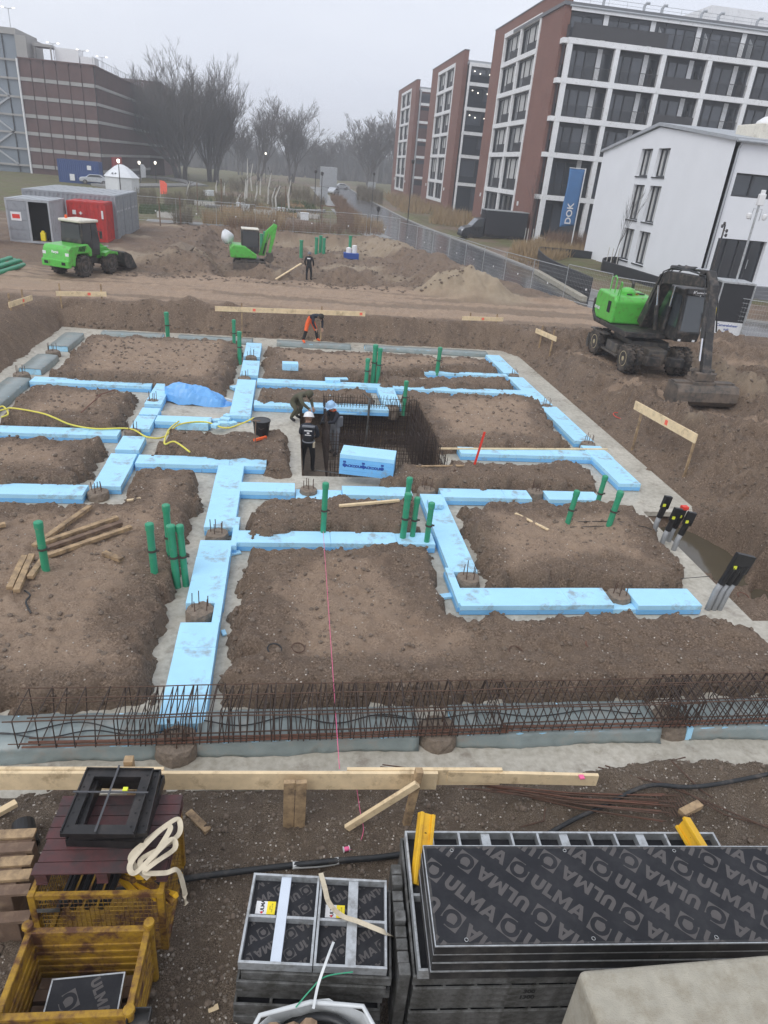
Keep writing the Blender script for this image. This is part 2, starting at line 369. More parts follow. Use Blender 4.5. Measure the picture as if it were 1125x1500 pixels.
MOUNDS = [  # x, y, rx, ry, height
    (9.9, 38.6, 2.6, 1.9, 1.35), (11.4, 37.8, 2.0, 1.3, .5), (8.2, 38.6, 1.4, 1.3, .55),
    (-6.8, 43.5, 2.3, 3.5, .85), (-4.8, 41.0, 1.5, 2.0, .5), (-1.6, 45.6, 1.4, 1.2, .9), (-.4, 44.6, 1.2, 1.1, .8), (3.0, 46.5, 2.2, 1.5, .5), (4.4, 42.5, 1.2, .8, .35),
    (5.5, 47.5, 2.5, 2.0, .45), (-4.2, 31.2, 1.0, .7, .45), (-5.6, 31.0, .9, .5, .3), (-2.6, 31.2, .8, .5, .25),
    (15.6, 20.6, 1.1, 1.2, .65), (14.9, 19.3, .7, .5, .4), (16.2, 18.4, .9, .9, .3), (17.5, 22.5, 1.4, 1.6, .35),
    (11.0, 12.9, .7, .8, .35), (10.9, 11.6, .45, .4, .3), (12.4, 12.0, 1.0, .8, .3), (11.7, 18.0, .8, 2.5, .18), (12.3, 14.2, .9, 1.2, .2),
    (6.9, 5.55, .8, .2, .18), (4.1, 5.9, .5, .15, .14), (24.0, 31.5, 1.6, 1.4, .6)]
def terrain(x, y, detail=True):
    wx = x + .20 * fbm(x, y, .8, 40, 3); wy = y + .20 * fbm(x, y, .8, 60, 3)
    rag = fbm(x, y, .4, 80, 4, .6)
    # ground level outside the excavation
    grade = .05 + .20 * sm((x - 2.5) / 2.5) * sm((y - 5.2) / .6) + (1.02 - .05 - .3 * sm((x - 9.8) / 1.) * sm((15.5 - y) / 4)) * sm((y - 8.5) / 5.0)
    grade = grade + (.18 * fbm(x, y, 3.0, 5, 3)) * sm((y - 9) / 5)
    d = -sdist(wx, wy, FOOT)
    prof = sm((d + .02) / np.where(y < 8, .35, 1.25 + .9 * sm((x - 9.2) / .8) * sm((30 - y) / 2))) 
    lump = (.16 + .22 * sm((x - 10.6) / .8) * (1 - sm((y - 30) / 3))) * fbm(x, y, .9, 21, 5, .55) * sm(d / .5)
    rough_ = sm((x - 10.5) / .8) * (1 - sm((y - 30) / 3)) * (1 - sm((x - 20) / 2))
    lump = lump + rough_ * sm(d / .5) * (.62 * np.abs(fbm(x, y, .7, 210, 5, .62)) - .26 + .5 * np.maximum(0, fbm(x, y, 2.2, 230, 3) - .12)) + .25 * sm((y - 9) / 4) * sm((30.2 - y) / .6 + 1) * (1 - sm((y - 30.5) / 1)) * sm(d / .3) * np.abs(fbm(x, y, .5, 250, 3, .6))
    z = -.14 + (grade + .14) * prof + lump
    z = np.where((y > 29.5) & (y < 38), np.minimum(z, 1.06 + .05 * fbm(x, y, .4, 300, 3)), z)
    track = sm((y - 30.6) / 1.0) * (1 - sm((y - 37.6 - 1.0 * fbm(x, y, 4, 3)) / 1.6)) * (1 - sm((x - 13) / 4))
    z = z * (1 - .8 * track) + (1.02 + .05 * fbm(x, y * 3, 2.5, 31, 4)) * .8 * track
    # wheel ruts along the haul track
    z = z - .07 * track * np.maximum(0, np.sin(y * 2.6 + .12 * x)) ** 4
    # second excavation further back
    s2 = sdist(wx, wy, [(-4.0, 39.6), (-1.0, 38.9), (6.2, 39.2), (8.6, 43), (9.8, 56), (7.0, 66), (-6.8, 66), (-6.2, 52)])
    z = z - .85 * sm((s2 + .3) / 1.5) + .42 * fbm(x, y, 1.8, 51, 5, .55) * sm((y - 38.5) / 2) * (1 - sm((y - 66) / 4)) * (1 - sm((x - 12) / 2)) * (1 - sm((-8 - x) / 1.5))
    z = z + .32 * (np.abs(fbm(x, y, 1.1, 270, 4, .6)) - .1) * sm((y - 39) / 2) * (1 - sm((y - 65) / 3)) * (1 - sm((x - 11) / 2)) * (1 - sm((-7.5 - x) / 1.5))
    far = sm((y - 66.5) / 2.)
    z = z * (1 - far) + (.95 + .25 * fbm(x, y, 14, 71, 3)) * far
    for i, p in enumerate(ISL):
        s_ = sdist(wx, wy, p) + .26 * rag + .10 * fbm(x, y, .16, 340, 2)
        top = IZ + .05 * fbm(x, y, 1.1, 90 + i, 4) + (-.10 * sm((s_ - .35) / .5) if i in (4,) else 0)
        hgt = -.14 + (top + .14) * sm((s_ + .30) / .36)
        z = np.where(d < .0, np.maximum(z, hgt), z)
    for mx_, my_, rx, ry, hh in MOUNDS:
        q = np.hypot((wx - mx_) / rx, (wy - my_) / ry); z = z + hh * np.clip(1 - q, 0, 1) ** 1.15 * (1 + .35 * fbm(x, y, .6, 33, 3))
    for hx, hy, rx, ry, hh in HOLES:
        q = np.hypot((wx - hx) / rx, (wy - hy) / ry); k = sm((1.15 - q) / .35); z = z * (1 - k) + (hh + .10 * rag) * k
    px0, px1, py0, py1 = PITR
    sp = np.minimum(np.minimum(x - px0, px1 - x), np.minimum(y - py0, py1 - y)) + .06 * rag
    z = np.where(sp > -.02, z * (1 - sm(sp / .12)) + PIT_D * sm(sp / .12), z)
    # levelled ground under the machines
    for ax_, ay_, ar, az in ((13.45, 24.6, 3.1, .97), (13.4, 19.9, 1.9, .84), (-2.3, 47.8, 2.7, .42), (-10.1, 37.9, 3.0, .97)):
        k = sm((ar - np.hypot(x - ax_, y - ay_)) / .9); z = z * (1 - k) + (az + .06 * fbm(x, y, .5, 290, 3)) * k
    # the road bed
    rd = sdist(x, y, ROADP)
    kk = sm((rd + 1.6) / 1.4); z = z * (1 - kk) + .62 * kk
    # terrace in front of the buildings on the right
    kt = sm((x - 21.5) / 1.5) * sm((y - 44) / 3) * (1 - sm((rd + .4) / .5)); z = z * (1 - kt) + 1.15 * kt
    if detail:
        a = np.where(rd > -1, 0, 1.) * (1 - sm((y - 60) / 20)) * np.where(z < -.05, .4, 1.)
        near = 1 - sm((y - 20) / 15)
        z = z + a * (.075 * fbm(x, y, .26, 13, 3, .65) + .05 * near * fbm(x, y, .1, 14, 2, .7) + .11 * np.maximum(0, fbm(x, y, .33, 15, 3, .6) - .08) * (1 - track))
    return z
def gz(x, y): return float(terrain(np.array([float(x)]), np.array([float(y)]), False)[0])
def axis_lines(parts):
    o = []
    for a, b, st in parts: o += list(np.arange(a, b, st))
    return np.array(o)
gx = axis_lines([(-900, -200, 70), (-200, -60, 12), (-60, -20, 2.2), (-20, -9.6, .26), (-9.6, 12.5, .052), (12.5, 18, .075), (18, 20, .2), (20, 60, 1.1), (60, 200, 12), (200, 901, 70)])
gy = axis_lines([(-30, 2, 3), (2, 3.2, .2), (3.2, 15, .05), (15, 31, .07), (31, 46, .13), (46, 68, .25), (68, 130, 1.6), (130, 400, 12), (400, 1601, 100)])
X, Y = np.meshgrid(gx, gy)
Z = terrain(X, Y)
ny, nx = X.shape
me = bpy.data.meshes.new('ground'); me.vertices.add(nx * ny)
me.vertices.foreach_set('co', np.stack([X, Y, Z], -1).reshape(-1).astype(np.float32))
idx = np.arange(nx * ny).reshape(ny, nx)
q = np.stack([idx[:-1, :-1], idx[:-1, 1:], idx[1:, 1:], idx[1:, :-1]], -1).reshape(-1)
nf = (nx - 1) * (ny - 1)
me.loops.add(nf * 4); me.loops.foreach_set('vertex_index', q.astype(np.int32)); me.polygons.add(nf)
me.polygons.foreach_set('loop_start', (np.arange(nf) * 4).astype(np.int32)); me.update(); me.shade_smooth()
# what the soil is made of, by place: sand, trampled haul track, turf
sand = np.zeros_like(X)
for mx_, my_, rx, ry, hh in MOUNDS[:3]: sand = np.maximum(sand, sm(1.5 - 1.15 * np.hypot((X - mx_) / rx, (Y - my_) / ry)))
sand = np.maximum(sand, .75 * sm(fbm(X, Y, 5, 110, 4) * 4 - .1) * sm((Y - 40) / 3) * (1 - sm((Y - 64) / 4)))
sand = np.maximum(sand, .45 * sm(fbm(X * 1.6, Y * .7, 2.5, 115, 4) * 5 - .9) * sm((X - 10.2) / 1.0) * (1 - sm((Y - 24) / 4)))
track = sm((Y - 30.9) / 1.2) * (1 - sm((Y - 38.0 - 1.5 * fbm(X, Y, 4, 3)) / 1.6)) * (1 - sm((X - 17) / 4))
s5 = sdist(X + .5 * fbm(X, Y, 1., 44, 4), Y + .5 * fbm(X, Y, 1., 45, 4), gp([(420, 828), (585, 815), (600, 880), (640, 925), (700, 945), (690, 965), (440, 965)], .3))
track = np.maximum(track, .75 * sm((s5 + .15) / .5))
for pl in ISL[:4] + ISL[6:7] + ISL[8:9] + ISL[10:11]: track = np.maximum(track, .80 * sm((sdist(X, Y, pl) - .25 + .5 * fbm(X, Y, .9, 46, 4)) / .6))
turf = sm((Y - 67 - 3 * fbm(X, Y, 6, 120, 3)) / 4) * sm(.75 + 2.2 * fbm(X, Y, 9, 130, 4))
turf = np.maximum(turf, sm((-11 - X) / 2) * sm((Y - 64) / 5)); turf = np.maximum(turf, sm((X - 21) / 1) * sm((Y - 40) / 3))
wetm = (1 - sm((Y - 6.1 - .3 * fbm(X, Y, .8, 47, 3)) / .3)) * .9
wetm = np.maximum(wetm, .75 * sm(fbm(X * .16, (Y + .03 * X + .25 * np.sin(X * .35)) * 2.4, 1.6, 310, 4, .6) * 4 - .25) * sm((Y - 31) / 1) * (1 - sm((Y - 39) / 2)))
track = track * (1 - .8 * wetm * sm((Y - 30) / 1))
track = np.maximum(track, .85 * sm(fbm(X * .9 + .5 * Y, Y * .35, 1.7, 320, 4, .6) * 5 - .35) * sm((X - 10.9) / .8) * (1 - sm((Y - 29) / 2)))
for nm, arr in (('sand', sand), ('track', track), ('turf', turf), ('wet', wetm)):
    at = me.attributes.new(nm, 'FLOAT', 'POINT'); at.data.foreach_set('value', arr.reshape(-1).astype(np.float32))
def soil_material():
    m = bpy.data.materials.new('soil'); m.use_nodes = True; t = m.node_tree; b = t.nodes['Principled BSDF']; l = t.links.new
    g = t.nodes.new('ShaderNodeNewGeometry')
    def noise(sc, det=6, ro=.6):
        n = t.nodes.new('ShaderNodeTexNoise'); n.inputs['Scale'].default_value = sc; n.inputs['Detail'].default_value = det; n.inputs['Roughness'].default_value = ro; l(g.outputs['Position'], n.inputs['Vector']); return n.outputs['Fac']
    def ramp(v, stops):
        r = t.nodes.new('ShaderNodeValToRGB'); e = r.color_ramp.elements
        while len(e) < len(stops): e.new(.5)
        for i, (p, c) in enumerate(stops): e[i].position = p; e[i].color = (*c, 1)
        l(v, r.inputs[0]); return r.outputs[0]
    def mix(f, a, b_):
        x = t.nodes.new('ShaderNodeMix'); x.data_type = 'RGBA'; l(f, x.inputs[0]); l(a, x.inputs[6]); l(b_, x.inputs[7]); return x.outputs[2]
    def attr(n): a = t.nodes.new('ShaderNodeAttribute'); a.attribute_name = n; return a.outputs['Fac']
    def spread(v, lo=.36, hi=.64):
        r = t.nodes.new('ShaderNodeMapRange'); r.inputs['From Min'].default_value = lo; r.inputs['From Max'].default_value = hi; l(v, r.inputs['Value']); return r.outputs[0]
    n_big = noise(.9); n_mid = noise(5.); n_fine = noise(30., 5, .75); n_grit = noise(85., 3, .7)
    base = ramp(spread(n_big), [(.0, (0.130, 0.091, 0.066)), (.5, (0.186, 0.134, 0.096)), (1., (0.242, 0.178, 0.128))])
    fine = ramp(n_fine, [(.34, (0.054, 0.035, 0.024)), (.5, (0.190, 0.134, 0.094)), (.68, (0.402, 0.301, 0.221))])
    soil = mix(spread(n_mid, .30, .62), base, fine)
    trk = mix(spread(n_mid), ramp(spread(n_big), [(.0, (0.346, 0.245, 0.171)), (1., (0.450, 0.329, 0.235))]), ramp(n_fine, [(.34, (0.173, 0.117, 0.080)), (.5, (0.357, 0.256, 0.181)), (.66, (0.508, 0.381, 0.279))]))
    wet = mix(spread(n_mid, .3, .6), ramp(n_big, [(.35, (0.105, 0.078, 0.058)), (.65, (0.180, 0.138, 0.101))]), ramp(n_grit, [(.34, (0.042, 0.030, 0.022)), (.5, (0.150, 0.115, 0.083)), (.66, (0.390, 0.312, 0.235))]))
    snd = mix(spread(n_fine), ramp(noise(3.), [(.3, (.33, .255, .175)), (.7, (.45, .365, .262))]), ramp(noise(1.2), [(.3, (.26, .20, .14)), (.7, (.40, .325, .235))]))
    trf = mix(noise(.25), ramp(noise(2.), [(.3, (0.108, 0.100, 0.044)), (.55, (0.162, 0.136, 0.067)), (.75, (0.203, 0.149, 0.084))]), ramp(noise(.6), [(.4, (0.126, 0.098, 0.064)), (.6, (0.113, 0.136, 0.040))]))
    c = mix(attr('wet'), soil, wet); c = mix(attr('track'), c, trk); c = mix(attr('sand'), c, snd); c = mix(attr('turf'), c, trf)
    l(c, b.inputs['Base Color'])
    rr = t.nodes.new('ShaderNodeMapRange'); rr.inputs['From Min'].default_value = .3; rr.inputs['From Max'].default_value = .65; rr.inputs['To Min'].default_value = .55; rr.inputs['To Max'].default_value = .95
    l(n_big, rr.inputs['Value']); l(rr.outputs[0], b.inputs['Roughness']); b.inputs['Specular IOR Level'].default_value = .3
    bp = t.nodes.new('ShaderNodeBump'); bp.inputs['Strength'].default_value = 1.; bp.inputs['Distance'].default_value = .05; l(noise(24., 6, .75), bp.inputs['Height']); l(bp.outputs[0], b.inputs['Normal'])
    return m
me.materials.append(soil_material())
ground = bpy.data.objects.new('ground', me); COL.objects.link(ground); struct(ground)
# lean concrete in the foundation trenches, with the lift pit left open
def conc_material():
    m = bpy.data.materials.new('lean_concrete'); m.use_nodes = True; t = m.node_tree; b = t.nodes['Principled BSDF']; l = t.links.new
    g = t.nodes.new('ShaderNodeNewGeometry')
    def noise(sc, det=6):
        n = t.nodes.new('ShaderNodeTexNoise'); n.inputs['Scale'].default_value = sc; n.inputs['Detail'].default_value = det; n.inputs['Roughness'].default_value = .62; l(g.outputs['Position'], n.inputs['Vector']); return n.outputs['Fac']
    def ramp(v, stops):
        r = t.nodes.new('ShaderNodeValToRGB'); e = r.color_ramp.elements
        while len(e) < len(stops): e.new(.5)
        for i, (p, c) in enumerate(stops): e[i].position = p; e[i].color = (*c, 1)
        l(v, r.inputs[0]); return r.outputs[0]
    x = t.nodes.new('ShaderNodeMix'); x.data_type = 'RGBA'; x.blend_type = 'MULTIPLY'; x.inputs[0].default_value = 1
    l(ramp(noise(.7), [(.3, (0.403, 0.375, 0.316)), (.5, (0.512, 0.482, 0.412)), (.72, (0.610, 0.571, 0.492))]), x.inputs[6]); l(ramp(noise(9.), [(.3, (.72, .70, .66)), (.6, (1, 1, 1))]), x.inputs[7])
    y = t.nodes.new('ShaderNodeMix'); y.data_type = 'RGBA'; l(ramp(noise(2.2, 9), [(.56, (0, 0, 0)), (.74, (.8, .8, .8))]), y.inputs[0]); l(x.outputs[2], y.inputs[6]); y.inputs[7].default_value = (.17, .13, .10, 1)
    l(y.outputs[2], b.inputs['Base Color'])
    rr = t.nodes.new('ShaderNodeMapRange'); rr.inputs['From Min'].default_value = .35; rr.inputs['From Max'].default_value = .6; rr.inputs['To Min'].default_value = .22; rr.inputs['To Max'].default_value = .8
    l(noise(.5), rr.inputs['Value']); l(rr.outputs[0], b.inputs['Roughness'])
    bp = t.nodes.new('ShaderNodeBump'); bp.inputs['Strength'].default_value = .15; bp.inputs['Distance'].default_value = .02; l(noise(8.), bp.inputs['Height']); l(bp.outputs[0], b.inputs['Normal'])
    MATS['lean_concrete'] = m
conc_material()
px0, px1, py0, py1 = PITR
mb = MB()
for a, b, c_, d_ in ((-9.5, px0, 6.1, 30.2), (px1, 10.25, 14.0, 30.2), (px1, 8.75, 6.1, 14.0), (px0, px1, 6.1, py0), (px0, px1, py1, 30.2), (8.75, 17, 6.1, 9.5)):
    mb.mm(a, b, c_, d_, -.12, 0)
struct(mb.build('concrete_blinding', 'lean_concrete'))
mb = MB(); mb.mm(px0 - .1, px1 + .1, py0 - .1, py1 + .1, PIT_D + .02, PIT_D + .06); struct(mb.build('pit_floor', 'pile'))
for hx, hy, rx, ry, hh in HOLES[:2]:
    mb = MB(); mb.lathe((hx, hy, hh + .10), [(.001, -.004), (1., -.004), (1., 0.)], n=28); o = mb.build('puddle_water', 'water'); o.data.transform(Matrix.Translation((hx, hy, 0)) @ Matrix.Diagonal((rx * .95, ry * .95, 1, 1)) @ Matrix.Translation((-hx, -hy, 0))); struct(o)
# loose stones and clods lying on the soil
def scatter(n, lo, hi, mat, name, sq=.7, region=(-9, 13, 3.2, 31), big=None):
    xs = rng.uniform(region[0], region[1], n); ys = region[2] + (region[3] - region[2]) * rng.random(n) ** 1.7
    zs = terrain(xs, ys); m = MB()
    for x_, y_, z_ in zip(xs, ys, zs):
        if z_ < (.12 if y_ > 6.3 else -.1) and y_ < 30: continue
        r_ = random.uniform(lo, hi) * (1 + .03 * y_)
        m.rock((x_, y_, z_ + r_ * .15), r_, .35, sq)
    return stuff(m.build(name, mat))
tag(scatter(5500, .004, .013, 'stone', 'gravel', .7), 'small pale stones scattered over the brown soil islands', 'gravel')
tag(scatter(1900, .003, .013, 'stone', 'gravel', .7, (-3.8, 7.5, 3.2, 6.25)), 'pale grit scattered over the dark front soil', 'gravel')
tag(scatter(5000, .005, .020, 'stone_grey', 'gravel', .7, (-3.8, 7.5, 3.2, 6.25)), 'brown grey stones scattered over the dark front soil', 'gravel')
tag(scatter(9500, .008, .036, 'stone_dark', 'soil_clods', .75), 'dark crumbly soil clods scattered over the dug ground', 'soil')
tag(scatter(2600, .008, .034, 'stone_dark', 'soil_clods', .75, (10.2, 19, 9.5, 31)), 'coarse soil clods strewn over the churned right bank', 'soil')
tag(scatter(1800, .010, .045, 'stone_dark', 'soil_clods', .7, (-9, 10, 38, 66)), 'coarse soil lumps strewn over the far excavation', 'soil')
def flank_clods():
    xs = rng.uniform(-9, 10.5, 30000); ys = rng.uniform(6.5, 30.5, 30000); zs = terrain(xs, ys); k = (zs > .07) & (zs < .22); m = MB()
    for x_, y_, z_ in zip(xs[k], ys[k], zs[k]):
        r_ = random.uniform(.012, .042) * (1 + .02 * y_); m.rock((x_, y_, z_ + r_ * .2), r_, .35, .8)
    return stuff(m.build('soil_clods', 'stone_moist'), 'moist soil clods fallen along the flanks of the soil islands', 'soil')
flank_clods()
# road, path
def strip_mesh(name, left, right, z, mat, th=.06):
    m = MB(); n = len(left)
    for i in range(n): m.v += [(left[i][0], left[i][1], z), (right[i][0], right[i][1], z), (left[i][0], left[i][1], z - th), (right[i][0], right[i][1], z - th)]
    for i in range(n - 1):
        a, b = i * 4, i * 4 + 4; m.f += [(a, a + 1, b + 1, b), (a, b, b + 2, a + 2), (a + 1, a + 3, b + 3, b + 1)]
    m.f += [(0, 2, 3, 1), ((n - 1) * 4, (n - 1) * 4 + 1, (n - 1) * 4 + 3, (n - 1) * 4 + 2)]
    return m.build(name, mat)
def smooth_line(p, k=6):
    p = [Vector((a, b, 0)) for a, b in p]; o = []
    for i in range(len(p) - 1):
        a, b, c_, d_ = p[max(i - 1, 0)], p[i], p[i + 1], p[min(i + 2, len(p) - 1)]
        for j in range(k):
            t = j / k; o.append(.5 * ((2 * b) + (c_ - a) * t + (2 * a - 5 * b + 4 * c_ - d_) * t * t + (3 * b - a - 3 * c_ + d_) * t ** 3))
    o.append(p[-1]); return [(v.x, v.y) for v in o]
RL, RR_ = smooth_line(ROADL), smooth_line(ROADR)
struct(strip_mesh('road', RL, RR_, .70, 'asphalt'))
struct(strip_mesh('kerb', [(x + .0, y) for x, y in RR_], [(x + .22, y + .05) for x, y in RR_], .82, 'kerb', .2))
struct(strip_mesh('kerb', [(x - .18, y - .05) for x, y in RL], [(x, y) for x, y in RL], .80, 'kerb', .2))
PL = smooth_line([(5.4, 200), (5.6, 140), (6.2, 100), (6.4, 84), (6.8, 76), (7.4, 70)]); PR = [(x + 2.6, y) for x, y in PL]
struct(strip_mesh('footpath', PL, PR, .99, 'paving', .25))
struct(strip_mesh('footpath', [(-60, 172), (-26, 165), (-19.5, 150), (-30, 120)], [(-60, 178), (-24, 171), (-15.5, 149), (-26, 116)], 1.2, 'paving', .4))
struct(strip_mesh('footpath', [(-12.5, 67), (-4.8, 69.2)], [(-12.8, 70), (-5, 71.0)], 1.05, 'paving', .3))
# ------------------------------------------------------------------ blue insulation boards
def rect_px(nl, fr, z):
    a, b = G(*nl, z), G(*fr, z); return min(a[0], b[0]), max(a[0], b[0]), min(a[1], b[1]), max(a[1], b[1])
def add_strip(label, nl, fr, layers=2, width=None):
    top = .1 * layers
    x0, x1, y0, y1 = rect_px(nl, fr, top)
    if width:
        if (x1 - x0) > (y1 - y0): m_ = (y0 + y1) / 2; y0, y1 = m_ - width / 2, m_ + width / 2
        else: m_ = (x0 + x1) / 2; x0, x1 = m_ - width / 2, m_ + width / 2
    return strip_at(label, x0, x1, y0, y1, layers)
_sid = [0]
def strip_at(label, x0, x1, y0, y1, layers=2, z0=0.004):
    _sid[0] += 1; j = (_sid[0] * 7 % 11) * .0011
    t = thing('insulation_strip', label, 'insulation', ((x0 + x1) / 2, (y0 + y1) / 2, z0 + j), 0, 'blue foam board strips in the foundation trenches')
    hx, hy = (x1 - x0) / 2, (y1 - y0) / 2; along_x = hx > hy; ln = 2 * max(hx, hy); n = max(1, round(ln / 1.25))
    for k in range(layers):
        off = (.42 if k % 2 else .0) if n > 1 else 0
        cuts = [0] + [min(max((i + off) / n, .04), .96) for i in range(1, n)] + [1]
        for i in range(n):
            e = .0025; g_ = random.uniform(-.006, .006); rz = random.uniform(-.004, .004); dz = random.uniform(0, .004)
            a, b = -ln / 2 + ln * cuts[i] + e, -ln / 2 + ln * cuts[i + 1] - e; m = MB(); z_ = .1 * k
            if along_x: m.mm(a, b, -hy + g_ + .004 * k, hy + g_ - .004 * k, z_ + .001, z_ + .098 + dz * (k == layers - 1))
            else: m.mm(-hx + g_ + .004 * k, hx + g_ - .004 * k, a, b, z_ + .001, z_ + .098 + dz * (k == layers - 1))
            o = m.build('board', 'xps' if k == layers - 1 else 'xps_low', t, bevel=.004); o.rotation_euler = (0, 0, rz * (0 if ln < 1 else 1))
    return t
STR = [
 ('long blue foam strip running under the rebar cage beside the front left soil island', (234, 1062), (318, 912), 2, .62),
 ('muddy blue foam strip between two pile heads beside the four green pipes', (273, 884), (339, 792), 2, .62),
 ('blue foam strip meeting the T corner behind the left pile head', (299, 773), (357, 683), 2, .62),
 ('blue foam strip crossing the top of the T next to the cross spade', (197, 680), (391, 671), 2, .55),
 ('short blue foam strip leading from round pile head to the T strip', (139, 712), (197, 665), 2, .62),
 ('small square of blue foam next to the end of the left row', (168, 659), (214, 640), 2, None),
 ('small blue foam junction piece beside the yellow hose', (190, 628), (229, 610), 2, None),
 ('thin blue foam slab between two short foam pieces', (203, 607), (236, 598), 2, None),
 ('short blue foam strip beside the blue tarpaulin bundle', (211, 592), (252, 563), 2, None),
 ('long blue foam row between the two left soil islands with yellow hose', (-70, 634), (179, 627), 2, .5),
 ('blue foam row starting at the grey foil strip below the far left island', (41, 560), (226, 558), 2, .55),
 ('blue foam row with loose offcuts in front of blue tarpaulin bundle', (226, 618), (311, 611), 2, .5),
 ('blue foam row left of the round pile head by the timber planks', (-12, 723), (130, 711), 2, .55),
 ('blue foam strip with muddy top behind the black bucket', (338, 609), (373, 557), 2, .62),
 ('short blue foam strip between two far pile heads', (351, 549), (381, 529), 2, .62),
 ('farthest blue foam strip touching the grey foil beam', (357, 522), (383, 503), 2, .62),
 ('blue foam row carrying a loose offcut behind the thin soil bank', (376, 562), (562, 561), 2, .5),
 ('blue foam row along the back of the wide right soil island', (577, 570), (774, 572), 2, .5),
 ('short blue foam row left of worker in olive clothes', (371, 597), (430, 585), 2, .5),
 ('blue foam row behind the lift pit cage and the workers', (443, 599), (566, 592), 2, .5),
 ('short blue foam strip linking two rows behind the lift pit cage', (561, 594), (577, 568), 2, .6),
 ('short blue foam strip at the far right corner of the trench', (731, 546), (738, 521), 2, .62),
 ('blue foam strip between two pile heads along the right bank', (788, 593), (763, 553), 2, .62),
 ('blue foam strip along the right bank facing the excavator', (841, 646), (816, 596), 2, .62),
 ('blue foam strip turning the corner by the leaning batter board', (904, 709), (881, 654), 2, .62),
 ('narrow blue foam row among soil banks below the far right pipe', (622, 546), (741, 548), 2, .35),
 ('blue foam row with a timber batten along its far edge', (677, 667), (886, 659), 2, .5),
 ('blue foam row between T strip and the pile head beside green pipe', (351, 721), (432, 707), 2, .5),
 ('low single blue foam board with a pile head and a pipe behind it', (433, 731), (500, 718), 1, .5),
 ('blue foam row in front of the packed block of foam boards', (503, 727), (600, 712), 2, .5),
 ('blue foam row ending at the right pile head with rebar', (650, 733), (768, 715), 2, .5),
 ('blue foam row end piece beside the two leaning green pipes', (806, 734), (868, 719), 2, .5),
 ('long blue foam strip running down to the pile head at the L corner', (663, 838), (645, 724), 2, .56),
 ('long blue foam row at the front right soil island', (675, 888), (882, 862), 2, .58),
 ('low blue foam offcut in front of a pile head with rusty bars', (890, 893), (935, 884), 1, None),
 ('blue foam end piece next to the black service conduits', (936, 889), (1005, 862), 2, .58),
 ('long blue foam row pierced by a green pipe behind the big front island', (341, 794), (632, 782), 2, .5)]
for s_ in STR: add_strip(*s_)
# narrow boards that pass beside the pile heads
for lb, a, b, w_ in (('narrow blue foam board beside the front pile head near the big island', (311, 912), (327, 868), .14), ('narrow blue foam board beside the pile head below the T', (342, 800), (348, 758), .12), ('narrow blue foam board left of pile head at the L corner', (668, 884), (664, 832), .15)):
    add_strip(lb, a, b, 2, w_)
def foam_piece(label, px, py, z, size, rz, tilt=0, name='foam_offcut'):
    x, y = G(px, py, z); m = MB(); m.box((0, 0, size[2] / 2), size); o = m.build(name, 'xps', bevel=.004); o.location = (x, y, z); o.rotation_euler = (tilt, 0, rz); return tag(o, label, 'foam offcut')
foam_piece('small blue foam block lying on the far soil island', 425, 541, .40, (.55, .35, .24), .05)
foam_piece('blue foam offcut lying on top of the far foam row', 487, 559, .213, (.5, .35, .1), .06)
foam_piece('thin blue foam sliver next to the offcut on the far foam row', 497, 556, .213, (.6, .2, .05), .2)
foam_piece('blue foam slab in front of the row with loose offcuts', 283, 628, .03, (.85, .25, .2), .0)
for i, (a, b, r_) in enumerate(((318, 619, .4), (330, 617, -.3), (326, 623, .1), (340, 623, .7), (334, 612, -.5), (316, 626, 1.))):
    o = foam_piece('small broken blue foam piece heaped near the black bucket', a, b, .05 + .05 * (i % 3), (.3 - .02 * i, .18, .1), r_); o['group'] = 'broken foam pieces heaped near the bucket'
foam_piece('small blue foam scrap on the concrete beside the front island', 328, 928, .012, (.07, .14, .03), .3)
foam_piece('broken blue foam scrap in the corner below the long row', 345, 811, .012, (.2, .12, .04), .4)
foam_piece('blue foam scrap lying against the L corner strip', 653, 875, .012, (.22, .13, .05), .2)
foam_piece('blue foam scrap standing in the trench near right island', 931, 852, .03, (.12, .1, .04), .5, .5)
foam_piece('blue foam slab laid across the row beside the pipe group', 637, 741, .225, (.32, .3, .1), .02)
foam_piece('blue foam chunk on the row behind the olive clothed worker', 462, 583, .215, (.5, .22, .12), .1)
foam_piece('blue foam wedge on the row beside the light blue helmet', 478, 584, .215, (.35, .2, .1), -.3, .2)
foam_piece('white sheet of foam lying beside the lift pit cage', 520, 604, .03, (1.1, .45, .05), .1)
foam_piece('blue foam scrap left of the far foam strip', 346, 570, .03, (.35, .25, .1), .6)
# ------------------------------------------------------------------ pile heads
def pile_head(label, px, py, top=.2, r=.2, bars=5):
    x, y = G(px, py, top); t = thing('pile_head', label, 'pile head', (x, y, 0), random.uniform(0, 6), 'concrete pile heads with projecting bars')
    m = MB(); prof = [(r * 1.06, -.14), (r * 1.08, .05), (r * 1.02, top * .7), (r * .95, top), (r * .5, top + .025), (.001, top + .015)]
    m.lathe((0, 0, 0), prof, n=18); m.v = [(a + random.uniform(-.012, .012), b + random.uniform(-.012, .012), c_ + random.uniform(-.012, .012)) for a, b, c_ in m.v]; m.build('concrete', 'pile', t)
    for k in range(bars):
        q = 2 * PI * k / bars + random.uniform(-.2, .2); rr = r * random.uniform(.45, .62); h = random.uniform(.18, .30); b = MB()
        b.tube([(rr * math.cos(q), rr * math.sin(q), top - .05), (rr * math.cos(q) + random.uniform(-.02, .02), rr * math.sin(q) + random.uniform(-.02, .02), top + h)], .009, 6); b.build('rebar', 'rust', t)
